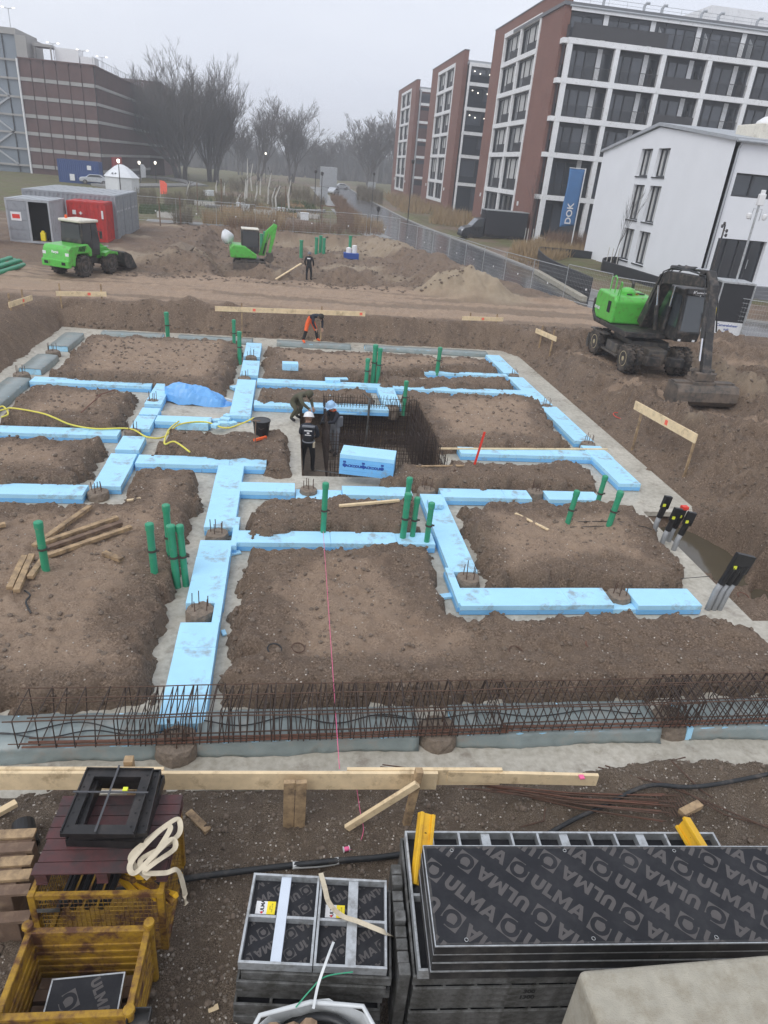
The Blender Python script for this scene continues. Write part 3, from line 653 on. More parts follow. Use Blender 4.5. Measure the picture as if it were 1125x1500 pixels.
for a in (('round pile head between two front foam strips', 293, 892, .2, .23), ('round pile head below the T of the left foam strip', 318, 780, .2, .22), ('round pile head at end of the left row by the planks', 143, 720, .16, .22),
          ('pile head at the L corner of the right foam strip', 686, 845, .2, .22), ('pile head with rusty bars in the front right foam row', 907, 870, .2, .22), ('pile head beside the single low foam board', 452, 716, .2, .2), ('pile head between the middle foam row and pipe group', 625, 716, .2, .22),
          ('pile head set into the middle right foam row', 784, 719, .2, .2), ('pile head at the corner behind lift pit cage', 563, 562, .2, .24), ('pile head touching the lift pit cage corner', 574, 596, .2, .24), ('small pile head below the short strip by the tarpaulin', 224, 587, .2, .22),
          ('small pile head beside the foam junction with yellow hose', 194, 630, .2, .2), ('farthest pile head in the far left foam strip', 368, 522, .2, .22), ('pile head between the two far left foam strips', 358, 553, .2, .22),
          ('pile head in the grey foil strip near the far corner', 77, 514, .2, .24), ('pile head in the grey foil strip by the foam row', 31, 547, .2, .24), ('pile head between the two far right foam strips', 753, 549, .2, .2),
          ('pile head halfway along the right bank strips', 801, 594, .2, .22), ('pile head above the corner strip at right bank', 862, 649, .2, .22),
          ('front pile head under the cage at end of foam strip', 259, 1084, .2, .27, 6), ('front pile head under the middle of the rebar cage', 642, 1066, .2, .27, 6), ('front pile head under the cage by the blue foil edge', 983, 1050, .2, .27, 6)): pile_head(*a)
# ------------------------------------------------------------------ green drain pipes
def green_pipe(label, px, py, z, h, lean=(0, 0), r=.062, group='upright green drain pipes', sticker=False, collar=.55, far=False):
    x, y = G(px, py, z); t = thing('drain_pipe', label, 'drain pipe', (x, y, z), 0, group)
    A, B = Vector((0, 0, -.1)), Vector((lean[0] * h, lean[1] * h, h)); d = (B - A).normalized()
    m = MB(); m.tube([A, B], r, 16); m.build('pipe', 'green_pipe', t, smooth=False)
    if not far:
        m = MB(); m.tube([B - d * .10, B - d * .085, B - d * .002, B + d * .02, B + d * .035], [r * 1.14, r * 1.18, r * 1.18, r * 1.12, r * .7], 16); m.build('cap', 'green_pipe', t)
        C = A.lerp(B, collar); m = MB(); m.tube([C - d * .018, C + d * .018], r * 1.3, 12)
        m.box(C + Vector((r * 1.5, -.01, 0)), (.05, .03, .03)); m.build('collar', 'pipe_collar', t)
    else:
        m = MB(); m.tube([B - d * .08, B + d * .02], r * 1.2, 10); m.build('cap', 'green_pipe', t)
    if sticker: m = MB(); m.box(A.lerp(B, .35) + Vector((.0, -r * 1.01, 0)), (.06, .01, .2)); m.build('sticker', 'sticker', t)
for a in ((('green pipe with white sticker standing beside the timber planks'), 68, 840, .34, .98, (.0, 0), .064),
          ('green pipe leaning left of the pipe group at the front trench', 227, 843, .3, 1.0, (-.03, .02), .064), ('tallest green pipe at the back of the front trench group', 251, 833, .0, 1.3, (-.02, .02), .062), ('thick green pipe in the middle of the front trench group', 260, 860, .0, 1.22, (-.045, .02), .068), ('slim green pipe at the right of the front trench group', 273, 858, .0, 1.2, (-.05, .02), .06),
          ('lone green pipe standing through the blue foam row with a string line', 473, 786, .1, 1.2, (.005, 0), .058),
          ('green pipe behind the middle group beside pile head', 592, 762, .1, 1.0, (.03, .02), .06), ('thick green pipe at left of the middle group', 589, 794, .1, 1.1, (.02, 0), .066), ('short green pipe in the centre of the middle group', 603, 792, .1, .98, (.02, 0), .055), ('green pipe at right of the middle group on the foam row', 624, 800, .1, .98, (.01, 0), .058),
          ('shorter green pipe on the right soil island', 829, 772, .3, .86, (.08, 0), .058), ('green pipe at the trench edge behind the right island', 872, 746, .1, .86, (.06, 0), .058), ('thick green pipe leaning on the right soil island', 889, 776, .3, .92, (.1, 0), .066),
          ('lone green pipe on the wide far left soil island', 246, 494, .3, .95, (-.01, 0), .08), ('slim green pipe in front of the farthest foam strip', 343, 507, .25, 1.0, (0, 0), .065), ('thicker green pipe beside the far left foam strip', 351, 530, .1, 1.1, (0, 0), .075),
          ('green pipe left of the pair on the far foam row', 536, 559, .2, .8, (.02, 0), .07), ('tallest green pipe of the pair behind the cage', 546, 557, .2, 1.25, (.01, 0), .08), ('second green pipe of the pair behind the cage', 553, 558, .2, 1.15, (.01, 0), .075),
          ('lone green pipe at the narrow far right foam row', 640, 546, .2, .95, (.02, 0), .075), ('green pipe beside the corner of lift pit cage', 591, 604, .1, 1.0, (0, 0), .062)):
    green_pipe(*a)
for i, (px, py, h) in enumerate(((441, 376, 1.2), (463, 373, 1.3), (469, 372, 1.4), (474, 374, 1.3), (512, 374, 1.5), (383, 366, 1.2), (388, 364, 1.3))):
    green_pipe('thin green pipe standing in the far excavation', px, py, .25, h, (0, 0), .13, 'green pipes in the far excavation', far=True)
# ------------------------------------------------------------------ foil-wrapped foundation beams
def foil_block(label, x0, x1, y0, y1, z1=.2, blue_end=None):
    t = thing('foil_wrapped_insulation', label, 'foundation insulation', ((x0 + x1) / 2, (y0 + y1) / 2, 0))
    hx, hy = (x1 - x0) / 2, (y1 - y0) / 2
    m = MB(); m.mm(-hx + .02, hx - .02, -hy + .02, hy - .02, .003, z1 - .01); m.build('foam_core', 'xps', t)
    n = max(6, int(2 * max(hx, hy) / .09)); ax = hx > hy; h = hy if ax else hx; ln = 2 * max(hx, hy); m = MB()
    prof = [(-h - .045, .006), (-h - .012, .05), (-h - .004, z1 * .7), (-h + .02, z1), (0, z1 + .012), (h - .02, z1), (h + .004, z1 * .7), (h + .012, .05), (h + .04, .006)]
    k = len(prof)
    for i in range(n + 1):
        u = -ln / 2 + ln * i / n
        for j, (a, b) in enumerate(prof):
            a_ = a + random.gauss(0, .008) + (.02 * math.sin(u * 3.1 + j) if j in (0, 1, 7, 8) else 0); b_ = max(.004, b + random.gauss(0, .005)) if b > .01 else .006
            m.v.append((u, a_, b_) if ax else (a_, u, b_))
    for i in range(n):
        for j in range(k - 1):
            a = i * k + j; m.f.append((a, a + k, a + k + 1, a + 1))
    o = m.build('foil', 'foil', t, smooth=True); s_ = o.modifiers.new('thickness', 'SOLIDIFY'); s_.thickness = .003
    return t
YF0, YF1 = 6.66, 7.28
fx = [G(230, 1092, .2)[0], G(285, 1092, .2)[0], G(615, 1082, .2)[0], G(670, 1080, .2)[0], G(972, 1072, .2)[0], G(1015, 1070, .2)[0]]
foil_block('grey green foil covered beam with wavy cable under cage left end', -4.6, fx[0], YF0, YF1)
foil_block('grey green foil covered beam between front left and middle pile heads', fx[1], fx[2], YF0, YF1)
foil_block('grey green foil covered beam between middle and right pile heads', fx[3], fx[4], YF0, YF1)
t = foil_block('crumpled foil covered beam with blue foam end right of pile head', fx[5], 9.5, YF0, YF1)
m = MB(); m.prism([(-.5 * 0 + YF0 - .02, .006), (YF0 + .16, .006), (YF0 + .1, .22), (YF0 - .0, .21)], fx[5] - .06, fx[5] + .03, 'x')
o = m.build('foam_end', 'xps', t); o.location = (-(fx[5] + 9.5) / 2, -(YF0 + YF1) / 2, 0)
la = rect_px((-20, 590), (100, 498), .2)
xl0 = G(40, 545, .2)[0] - .05
yb = [G(-40, 615, .2)[1], G(30, 553, .2)[1], G(36, 540, .2)[1], G(70, 519, .2)[1], G(84, 507, .2)[1], G(122, 488, .2)[1]]
foil_block('foil covered strip between left picture edge and the foam row', xl0 - .35, xl0 + .35, yb[0] - 4, yb[1])
foil_block('foil covered strip between the two rebar studded pile heads', xl0 - .35, xl0 + .35, yb[2], yb[3])
foil_block('foil covered strip at the far left corner of trench', xl0 - .35, xl0 + .35, yb[4], yb[5])
yfar = G(300, 497, .15)[1] + .15
for lb, a, b in (('low foil covered beam along the far bank left of the pipe', -7.4, -5.0), ('low foil covered beam behind the wide far left island', -4.4, -1.4), ('low foil covered beam at the feet of the bending worker', -.4, 2.7), ('low foil covered beam along the far bank right half', 3.3, 8.7)): foil_block(lb, a, b, yfar - .05, yfar + .45, .16)
# wavy black cables inside the cage
def wavy(label, x0, x1, y, z, amp, wl, name='cable', mat='hose_black', r=.009, ph=0.):
    pts = []; n = int((x1 - x0) / .06)
    for i in range(n + 1): x = x0 + (x1 - x0) * i / n; pts.append((x, y + amp * math.sin(2 * PI * x / wl + ph), z + .004 * math.sin(x * 7)))
    m = MB(); m.tube(pts, r, 6); return tag(m.build(name, mat, smooth=True), label, 'cable')
wavy('black cable waving over foil at the left end of the cage', -4.5, -1.75, 6.98, .235, .09, 1.5)
wavy('second black cable looping below the first under the cage', -4.5, -1.3, 6.86, .238, .05, 1.15, ph=2)
wavy('black cable waving over the foil between the pile heads', -1.0, 1.75, 7.0, .235, .07, 1.3, ph=1)
wavy('black cable hump left of the middle pile head', 1.2, 5.2, 7.0, .238, .05, 1.6, ph=3)
# ------------------------------------------------------------------ front rebar cages
def cage(label, x0, x1, sp, y0=6.62, y1=7.2, zb=.25, zt=.70, lean=0., leansig=.04):
    t = thing('rebar_cage', label, 'rebar cage', (x0, 0, 0), 0, 'long rebar cages lying on the front foundation')
    ln = x1 - x0; n = len(sp)
    base = None
    for s_ in sp:
        l1 = lean + random.gauss(0, leansig); l2 = lean + random.gauss(0, leansig) - .05
        m = MB(); r = .0078
        jy = random.gauss(0, .008); jz = random.gauss(0, .012)
        P = [(s_, y0 + jy, zb), (s_ + l1 * .5, y0 + jy, zt + jz), (s_ + l1 + .02, y1 + jy, zt + jz), (s_ + l2 * .6, y1 + jy, zb), (s_, y0 + jy, zb)]
        m.tube([P[0], P[1]], r, 5); m.tube([P[1], P[2]], r, 5); m.tube([P[2], P[3]], r, 5); m.tube([P[3], P[0]], r, 5); m.build('stirrup', 'rebar_dark', t)
    for (y, z, rr, a, b, mt) in ((y0 + .012, zt - .012, .009, -.06, ln + .05, 'rust'), (y0 + .38, zt + .012, .008, .0, ln, 'rust'), (y1 - .01, zt + .012, .008, -.02, ln, 'rust'), (y0 + .015, zb + .014, .012, .1, ln, 'rust_red'), (y0 + .05, zb + .03, .012, .06, ln - .2, 'rust_red'), (y0 + .09, zb + .014, .012, .15, ln, 'rust_red'), (y0 + .15, zb + .03, .01, .15, ln, 'rust'),
                              (y1 - .06, zb + .014, .01, 0, ln, 'rust'), (y1 - .012, (zb + zt) / 2, .007, 0, ln, 'rust'), (y0 + .01, zb + .07, .007, -.05, ln, 'rust')):
        pts = []; n_ = max(2, int((b - a) / .7))
        for i in range(n_ + 1): pts.append((a + (b - a) * i / n_, y + random.gauss(0, .006), z + random.gauss(0, .004)))
        m = MB(); m.tube(pts, rr, 6); m.build('long_bar', mt, t)
def spaced(a, b, st, j=.25): 
    o = []; x = a
    while x < b: o.append(x + random.uniform(-j, j) * st); x += st
    return o
xa = G(20, 1095, .25)[0]; xm = G(560, 1088, .25)[0]; xr = G(975, 1072, .25)[0]
cage('rusty rebar cage lying over the foam strip and left foil beam', xa, 3.1, spaced(.05, 1.2, .235, .12) + spaced(1.2, 3.1 - xa, .074, .3), lean=.02)
cage('rusty rebar cage lying over the right foil beam', 2.9, xr + .5, spaced(.05, 1.0, .11, .2) + spaced(1.0, 2.4, .14) + spaced(2.4, xr + .5 - 2.9, .08), y0=6.64, y1=7.18, zb=.262, zt=.69, lean=.08)
cage('rusty rebar cage with crossing stirrups at the crumpled foil beam', xr + .02, 9.2, spaced(.02, 1.6, .075) + spaced(1.6, 9.2 - xr, .11), y0=6.66, y1=7.24, zb=.255, zt=.71, lean=.14, leansig=.07)
# ------------------------------------------------------------------ lift pit cage
cx0, cx1, cy0, cy1 = PITR[0] + .75, PITR[1] - .12, PITR[2] + .30, PITR[3] - .12
t = thing('pit_rebar_cage', 'large dark rebar basket standing in the lift pit', 'rebar cage', (0, 0, PIT_D + .08))
hz = 1.55
def wall(xa_, ya_, xb_, yb_, h, st):
    n = int(math.hypot(xb_ - xa_, yb_ - ya_) / st)
    for i in range(n + 1):
        f = i / n; x, y = xa_ + (xb_ - xa_) * f, ya_ + (yb_ - ya_) * f; m = MB(); m.tube([(x, y, 0), (x + random.gauss(0, .012), y + random.gauss(0, .012), h + random.uniform(-.05, .03))], .008, 5); m.build('upright_bar', 'rebar_dark', t)
    for k in range(7):
        z = .08 + k * (h - .2) / 6; m = MB(); m.tube([(xa_, ya_, z), (xb_, yb_, z + random.gauss(0, .01))], .008, 5); m.build('cross_bar', 'rebar_dark', t)
ycf = G(540, 637, .45)[1]
wall(cx0, cy1, cx1, cy1, hz + .1, .075); wall(cx0, ycf, cx1, ycf, hz, .07); wall(cx1, cy0, cx1, cy1, hz, .09); wall(cx0, ycf, cx0, cy1, hz + .05, .1)
wall(cx0, cy1 - .22, cx1, cy1 - .22, hz, .09); wall(cx0 + .02, ycf + .22, cx1, ycf + .22, hz, .09); wall(cx0, cy0, cx1, cy0, hz * .55, .09); wall(cx1 - .25, ycf, cx1 - .25, cy1, hz, .11)
for k in range(14):
    x = cx0 + (cx1 - cx0) * k / 13; m = MB(); m.tube([(x, ycf, hz - .02), (x, ycf + .3, hz - .02)], .008, 5); m.build('cross_bar', 'rebar_dark', t)
for k in range(22):
    f = k / 21; x = cx0 + (cx1 - cx0) * f; m = MB(); m.tube([(x, cy0, .1), (x, cy1, .1)], .007, 4); m.build('floor_bar', 'rebar_dark', t)
for k in range(10):
    y = cy0 + (cy1 - cy0) * k / 9; m = MB(); m.tube([(cx0, y, .115), (cx1, y, .115)], .007, 4); m.build('floor_bar', 'rebar_dark', t)
m = MB(); m.tube([((cx0 + cx1) / 2 - .1, cy1 - .45, 0), ((cx0 + cx1) / 2 - .08, cy1 - .45, hz + .1)], .035, 10); m.tube([((cx0 + cx1) / 2 - .08, cy1 - .45, hz + .1), ((cx0 + cx1) / 2 - .3, cy1 - .35, hz + .25)], .02, 6); m.build('prop_tube', 'galv_dirty', t)
def hose(label, pts, r, mat, name='hose', cat='hose', k=6, n=8):
    P = [Vector(p) for p in pts]; o = []
    for i in range(len(P) - 1):
        a, b, c_, d_ = P[max(i - 1, 0)], P[i], P[i + 1], P[min(i + 2, len(P) - 1)]
        for j in range(k):
            q_ = j / k; o.append(.5 * ((2 * b) + (c_ - a) * q_ + (2 * a - 5 * b + 4 * c_ - d_) * q_ * q_ + (3 * b - a - 3 * c_ + d_) * q_ ** 3))
    o.append(P[-1]); m = MB(); m.tube(o, r, n); ob = m.build(name, mat, smooth=True); return tag(ob, label, cat)
def gpts(pts): return [(*G(a, b, z), z) for a, b, z in pts]
hose('thin grey cable sagging along the front of the lift pit cage', [(cx0 - .4, cy0 - .04, .05), (cx0 + .2, cy0 - .05, -.02), (cx0 + .7, cy0 - .05, -.1), (cx0 + 1.1, cy0 - .05, .0), (cx0 + 1.6, cy0 - .05, -.07), (cx0 + 2.2, cy0 - .05, .02), (cx0 + 2.8, cy0 - .05, -.03)], .012, 'galv_dirty', 'cable', 'cable')
# ------------------------------------------------------------------ wrapped block of foam boards with print
bx, by = G(545, 703, .2); t = thing('foam_board_pack', 'big blue wrapped pack of foam boards with dark blue print by the lift pit', 'foam pack', (G(538, 690, .3)[0], G(538, 690, .3)[1], .28), R(-12.5))
BW, BD, BH = 1.32, .62, .52
for k in range(5):
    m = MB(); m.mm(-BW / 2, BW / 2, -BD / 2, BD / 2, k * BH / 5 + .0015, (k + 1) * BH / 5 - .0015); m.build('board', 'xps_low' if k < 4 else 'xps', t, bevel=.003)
for k in range(3):
    fx_ = -BW / 2 + .12 + k * .46
    m = MB(); m.lathe((fx_, -BD / 2 - .003, BH * .48), [(.001, 0), (.045, 0), (.045, .002), (.001, .002)], 'y', 16); m.box((fx_ - .0, -BD / 2 - .002, BH * .64), (.07, .003, .05)); m.build('emblem', 'print_blue', t)
    if k < 2: lettering('JACKODUR', .085, 'print_blue', t, frame_M((fx_ + .23, -BD / 2 - .004, BH * .46), (1, 0, 0), (0, 0, 1)), bold=.006)
# ------------------------------------------------------------------ batter boards
def batter(label, pa, pb, z, hb=.2, stakes=(.1, .9), mat='timber', mark=(.5,), th=.035, sh=.28, below=.35):
    a = Vector((*G(*pa, z), z)); b = Vector((*G(*pb, z), z)); t = thing('batter_board', label, 'batter board', (a.x, a.y, 0)); d = b - a
    m = MB(); m.bar((0, 0, a.z), tuple(b - Vector((a.x, a.y, 0))), th, hb); m.build('board', mat, t, bevel=.003)
    perp = Vector((-d.y, d.x, 0)).normalized()
    for f in stakes:
        p = d * f + perp * (th / 2 + .03); m = MB(); g0 = gz(a.x + p.x, a.y + p.y) - .2; m.bar((p.x, p.y, g0), (p.x, p.y, z + sh), .055, .055, (0, 1, 0)); m.build('stake', 'timber_old', t)
    for f in mark:
        m = MB(); c_ = d * f - perp * (th / 2 + .002) + Vector((0, 0, a.z)); m.bar(tuple(c_ - d.normalized() * .06), tuple(c_ + d.normalized() * .06), .003, hb * .55); m.build('paint_mark', 'orange_paint', t)
batter('long batter board with red paint marks on the far bank', (315, 452), (535, 460), 1.25, .2, (.17, .7), mark=(.25, .97), sh=.25)
batter('batter board with one red mark in front of the wheel loader', (82, 430), (156, 431), 1.25, .2, (.08, .9), mark=(.65,), sh=.4)
batter('short batter board at the left bank corner', (13, 447), (47, 436), 1.25, .2, (.1, .65), mark=(.6,), sh=.4)
batter('short batter board with a red mark on the track below the sand heap', (677, 466), (737, 468), 1.2, .18, (.2, .85), mark=(.5,), sh=.25)
batter('tilted bright batter board facing the excavator on the right bank', (785, 484), (815, 497), 1.2, .2, (.25, .8), mark=(), sh=.3)
batter('sloping batter board with faded red mark before the excavator bucket', (930, 593), (1020, 643), 1.3, .26, (.12, .97), mark=(.55,), sh=.08)
# front row: three overlapping boards on stakes
def plank_px(label, a, b, z, hb, th, mat='timber', extra=None, name='plank', cat='plank', group=None):
    A = Vector((*G(*a, z), z)); B = Vector((*G(*b, z), z)); m = MB(); m.bar((0, 0, 0), tuple(B - A), th, hb); o = m.build(name, mat, bevel=.003); o.location = A; return tag(o, label, cat, group)
t = thing('batter_board', 'long double front batter board on a pair of short stakes', 'batter board', (0, 0, 0))
zb_ = .60
A = [G(-60, 1143, zb_), G(640, 1143, zb_)]
m = MB(); m.bar((A[0][0], A[0][1], zb_), (A[1][0], A[1][1], zb_), .045, .26); m.build('board', 'timber', t, bevel=.004)
m = MB(); A2 = [G(-60, 1143, zb_), G(240, 1143, zb_)]; m.bar((A2[0][0], A2[0][1] + .05, zb_ + .012), (A2[1][0], A2[1][1] + .05, zb_ + .012), .045, .25); m.build('board', 'timber', t, bevel=.004)
for px in (424, 441):
    p = G(px, 1150, .62); m = MB(); m.mm(p[0] - .065, p[0] + .06, p[1] - .10, p[1] - .045, -.15, .76); m.build('stake', 'timber_old', t, bevel=.004)
p = G(189, 1117, .72); m = MB(); m.mm(p[0] - .05, p[0] + .05, p[1] - .05, p[1] + .05, -.2, .78); m.build('stake', 'timber_old', t, bevel=.004)
p = G(230, 1133, .75); m = MB(); m.mm(p[0] - .05, p[0] + .03, p[1] - .02, p[1] + .03, .735, .742); m.build('paint_mark', 'pink', t)
t = thing('batter_board', 'overlapping front batter board with pink mark braced by a diagonal strut', 'batter board', (0, 0, 0))
A = [G(508, 1143, .60), G(735, 1143, .60)]; m = MB(); m.bar((A[0][0], A[0][1] + .05, .612), (A[1][0], A[1][1] + .05, .612), .045, .25); m.build('board', 'timber', t, bevel=.004)
A = [G(655, 1140, .60), G(875, 1143, .60)]; m = MB(); m.bar((A[0][0], A[0][1] + .01, .63), (A[1][0], A[1][1] + .01, .60), .045, .17); m.build('board', 'timber', t, bevel=.004)
p = G(852, 1138, .69); m = MB(); m.mm(p[0] - .03, p[0] + .03, p[1] - .03, p[1] + .03, .68, .697); m.build('paint_mark', 'pink', t)
p = G(611, 1130, .80); m = MB(); m.bar((p[0] - .09, p[1] - .12, -.15), (p[0], p[1] - .09, .92), .085, .085, (0, 1, 0)); m.build('stake', 'timber_old', t, bevel=.004)
q = G(508, 1213, .06); m = MB(); m.bar((q[0], q[1], .06), (p[0] - .02, p[1] - .16, .78), .05, .085); m.build('strut', 'timber', t, bevel=.003)
# ------------------------------------------------------------------ loose timbers
for lb, a, b, mt in (('topmost old timber leaning in the heap beside the green pipe', (50, 800), (132, 742), 'timber_old'), ('long old timber in the middle of the heap on the left island', (58, 797), (172, 758), 'timber_old'), ('dirty grey old timber inside the heap on the left island', (64, 805), (178, 766), 'timber_dark'), ('lowest old timber of the heap pointing at the pipe group', (70, 814), (192, 772), 'timber_old'),
                     ('left short timber lying near the black cable end', (14, 862), (36, 815), 'timber_old'), ('second short timber lying near the black cable end', (24, 866), (47, 813), 'timber_old'), ('third short timber lying under the green pipe', (44, 846), (64, 818), 'timber_old'), ('single short timber offcut lying alone on the left island', (152, 810), (178, 820), 'timber_old'), ('timber end at the edge of left island', (-14, 772), (8, 768), 'timber_old')):
    plank_px(lb, a, b, .44, .07, .10, mt)
plank_px('pale timber batten lying on the thin middle soil bank', (497, 741), (585, 733), .42, .05, .07)
plank_px('pale short batten lying on the right soil island', (755, 752), (803, 776), .42, .03, .06)
plank_px('thin timber batten lying along the foam row beside the orange lath', (643, 657), (890, 658), .23, .04, .05)
plank_px('thin timber batten on the soil beside the lift pit', (610, 683), (680, 682), .42, .03, .06, 'timber_old')
plank_px('short timber offcut on the left edge of protruding soil', (186, 733), (206, 730), .40, .03, .05)
for lb, a, b in (('thin rusty steel rod crossing another on the left island', (119, 604), (148, 578)), ('thin rusty steel rod lying over its crossing partner', (140, 580), (168, 571))):
    plank_px(lb, a, b, .42, .02, .03, 'rust_red', name='steel_rod', cat='rod')
p = G(694, 684, .3); m = MB(); m.bar((0, 0, 0), (.16, .05, .95), .055, .02, (0, 1, 0)); o = m.build('marker_lath', 'red_plastic'); o.location = (*p, .3); tag(o, 'bright orange red marker lath stuck upright in the soil', 'marker')
# rings, hoses, bucket
def ring_at(label, px, py, r, mat, z=.36, name='rubber_ring'):
    p = G(px, py, z); m = MB(); m.ring((0, 0, 0), r, .012, 'z', 22, 5); o = m.build(name, mat); o.location = (*p, gz(*p) + .03); o.rotation_euler = (.15, .1, 0); return tag(o, label, 'ring')
ring_at('black rubber ring lying on the big front soil island', 402, 953, .105, 'hose_black'); ring_at('thin brown ring lying beside the black ring on the front island', 437, 944, .10, 'rust'); ring_at('black wire ring lying on the bank before the front right row', 757, 949, .115, 'rust'); ring_at('red brown wire ring in the soil near the rusty tie', 868, 940, .10, 'rust_red'); ring_at('tiny ring around a white cap on the narrow soil bank', 668, 694, .07, 'rust')
ring_at('orange plastic ring half buried in the right bank', 914, 585, .22, 'red_plastic', .9)
hose('yellow hose snaking across the far left foam rows', gpts([(-30, 610, .46), (5, 600, .48), (20, 598, .48), (60, 605, .48), (80, 612, .46), (104, 622, .32), (140, 628, .25), (190, 628, .25), (215, 640, .24), (240, 640, .2), (262, 622, .25), (300, 618, .25), (330, 627, .2), (355, 620, .3), (372, 612, .4)]), .022, 'hose_yellow')
hose('second yellow hose looping down over the soil bank', gpts([(-15, 608, .42), (3, 595, .44), (12, 606, .42), (2, 611, .42)]), .022, 'hose_yellow')
hose('yellow hose end hanging over bank behind the T strip', gpts([(262, 617, .27), (247, 630, .46), (241, 650, .46), (256, 647, .46), (278, 662, .40)]), .022, 'hose_yellow')
hose('short grey hose end lying below the timber offcuts', gpts([(36, 865, .4), (44, 872, .4), (38, 882, .4), (45, 898, .4)]), .016, 'hose_black')
def on_soil(pts, lift):
    o = []
    for a, b in pts: x, y = G(a, b, .1); o.append((x, y, max(gz(x, y), -.02) + lift))
    return o
hose('black pipe crossing the front soil behind the formwork stacks', on_soil([(-20, 1335), (90, 1318), (265, 1297), (340, 1286), (420, 1275), (500, 1267), (575, 1258), (700, 1235)], .075), .034, 'hose_black', 'pipe', 'pipe', n=12)
hose('white torn wrapping on the black pipe behind the small formwork stack', on_soil([(428, 1274), (470, 1269), (496, 1267)], .077), .040, 'plastic_wrap', 'wrapping', 'wrapping', n=10)
hose('black cable running over the rusty bar bundle to the right', on_soil([(800, 1230), (840, 1208), (880, 1190), (940, 1170), (1000, 1170), (1050, 1165), (1145, 1150)], .11), .028, 'hose_black', 'cable', 'cable', n=10)
def bucket(label, px, py, z, r, h, mat, tilt=(0, 0, 0), name='bucket', fill=None):
    p = G(px, py, z); t = thing(name, label, 'bucket', (*p, z)); t.rotation_euler = tilt
    m = MB(); m.lathe((0, 0, 0), [(r * .8, 0), (r, h), (r * 1.05, h), (r * 1.05, h - .03), (r * 1.02, h - .03)], n=22); m.f.pop(); m.f.pop()
    m2 = MB(); m.lathe((0, 0, 0), [(.001, .02), (r * .78, .02), (r * .96, h - .005)], n=22); m.build('tub', mat, t, smooth=False)
    m = MB(); m.tube([(-r, 0, h), (-r * .8, -.12, h * .75), (0, -r * 1.05, h * .55), (r * .8, -.12, h * .75), (r, 0, h)], .008, 5); m.build('handle', 'galv_dirty', t)
    return t
bucket('black bucket with orange tool beside the yellow hose', 383, 637, .40, .23, .42, 'black_plastic')
for lb, a, b in (('orange handled tool leaning at the foot of the black bucket', (372, 645), (390, 640)),): plank_px(lb, a, b, .45, .06, .06, 'orange_hivis', name='hand_tool', cat='tool')
p = G(373, 662, .42); m = MB(); m.tube([(0, 0, 0), (.02, .25, .75)], .014, 8); m.tube([(-.09, .25, .75), (.13, .25, .75)], .016, 8); o = m.build('spade_handle', 'timber_dark'); o.location = (*p, .4); tag(o, 'wooden spade with cross handle standing in the soil bank', 'spade')
# blue tarpaulin bundle
p0 = G(292, 580, .2); t = thing('tarpaulin_bundle', 'crumpled translucent blue tarpaulin bundle in the far left trench', 'tarpaulin', (*p0, 0.004))
m = MB(); n1, n2 = 26, 14
for i in range(n1):
    for j in range(n2):
        u, v = i / (n1 - 1), j / (n2 - 1); x = -1.05 + 2.1 * u; wv = .42 * (math.sin(PI * u) ** .5 + .08) * (1 + .1 * math.sin(9 * u)); y = -wv + 2 * wv * v; zz = (.62 - .22 * u) * math.sin(PI * v) ** .55 * (math.sin(PI * min(1, u + .12)) ** .4) + .03 * math.sin(17 * u + 8 * v) + .025 * math.sin(31 * v + 5 * u) + random.gauss(0, .012)
        m.v.append((x, y, max(.0, zz)))
for i in range(n1 - 1):
    for j in range(n2 - 1): a = i * n2 + j; m.f.append((a, a + n2, a + n2 + 1, a + 1))
o = m.build('sheet', 'tarp_blue', t, smooth=False); o.rotation_euler = (0, 0, -.1); s_ = o.modifiers.new('thickness', 'SOLIDIFY'); s_.thickness = .006
m = MB(); m.tube([(.8, -.1, .18), (1.35, -.18, .08)], .03, 8); m.build('rolled_end', 'plastic_wrap', t)
# string line
a = Vector((*G(473, 788, .3), .45)); b = Vector((*G(497, 1130, .7), .74)); m = MB(); m.tube([a, b], .004, 4); tag(m.build('string_line', 'pink'), 'thin pink string line stretched from the lone pipe to front board', 'string')
p = G(507, 1247, .08); t = thing('string_reel', 'small pink string reel lying on the front soil', 'reel', (*p, gz(*p) + .035)); t.rotation_euler = (0, PI / 2, .2)
m = MB(); m.lathe((0, 0, 0), [(.022, -.03), (.026, 0), (.022, .03)], n=12); m.build('string', 'pink', t); m = MB(); m.lathe((0, 0, .03), [(.034, 0), (.034, .006)], n=14); m.lathe((0, 0, -.036), [(.034, 0), (.034, .006)], n=14); m.build('flange', 'label_white', t)
hose('loose pink string curling from reel to front board', [(p[0] + .03, p[1], .10), (p[0] + .13, p[1] + .05, .08), (p[0] + .22, p[1] + .25, .09), (p[0] + .2, p[1] + .5, .13), (p[0] + .14, p[1] + .85, .42)], .0035, 'pink', 'string', 'string', n=4)
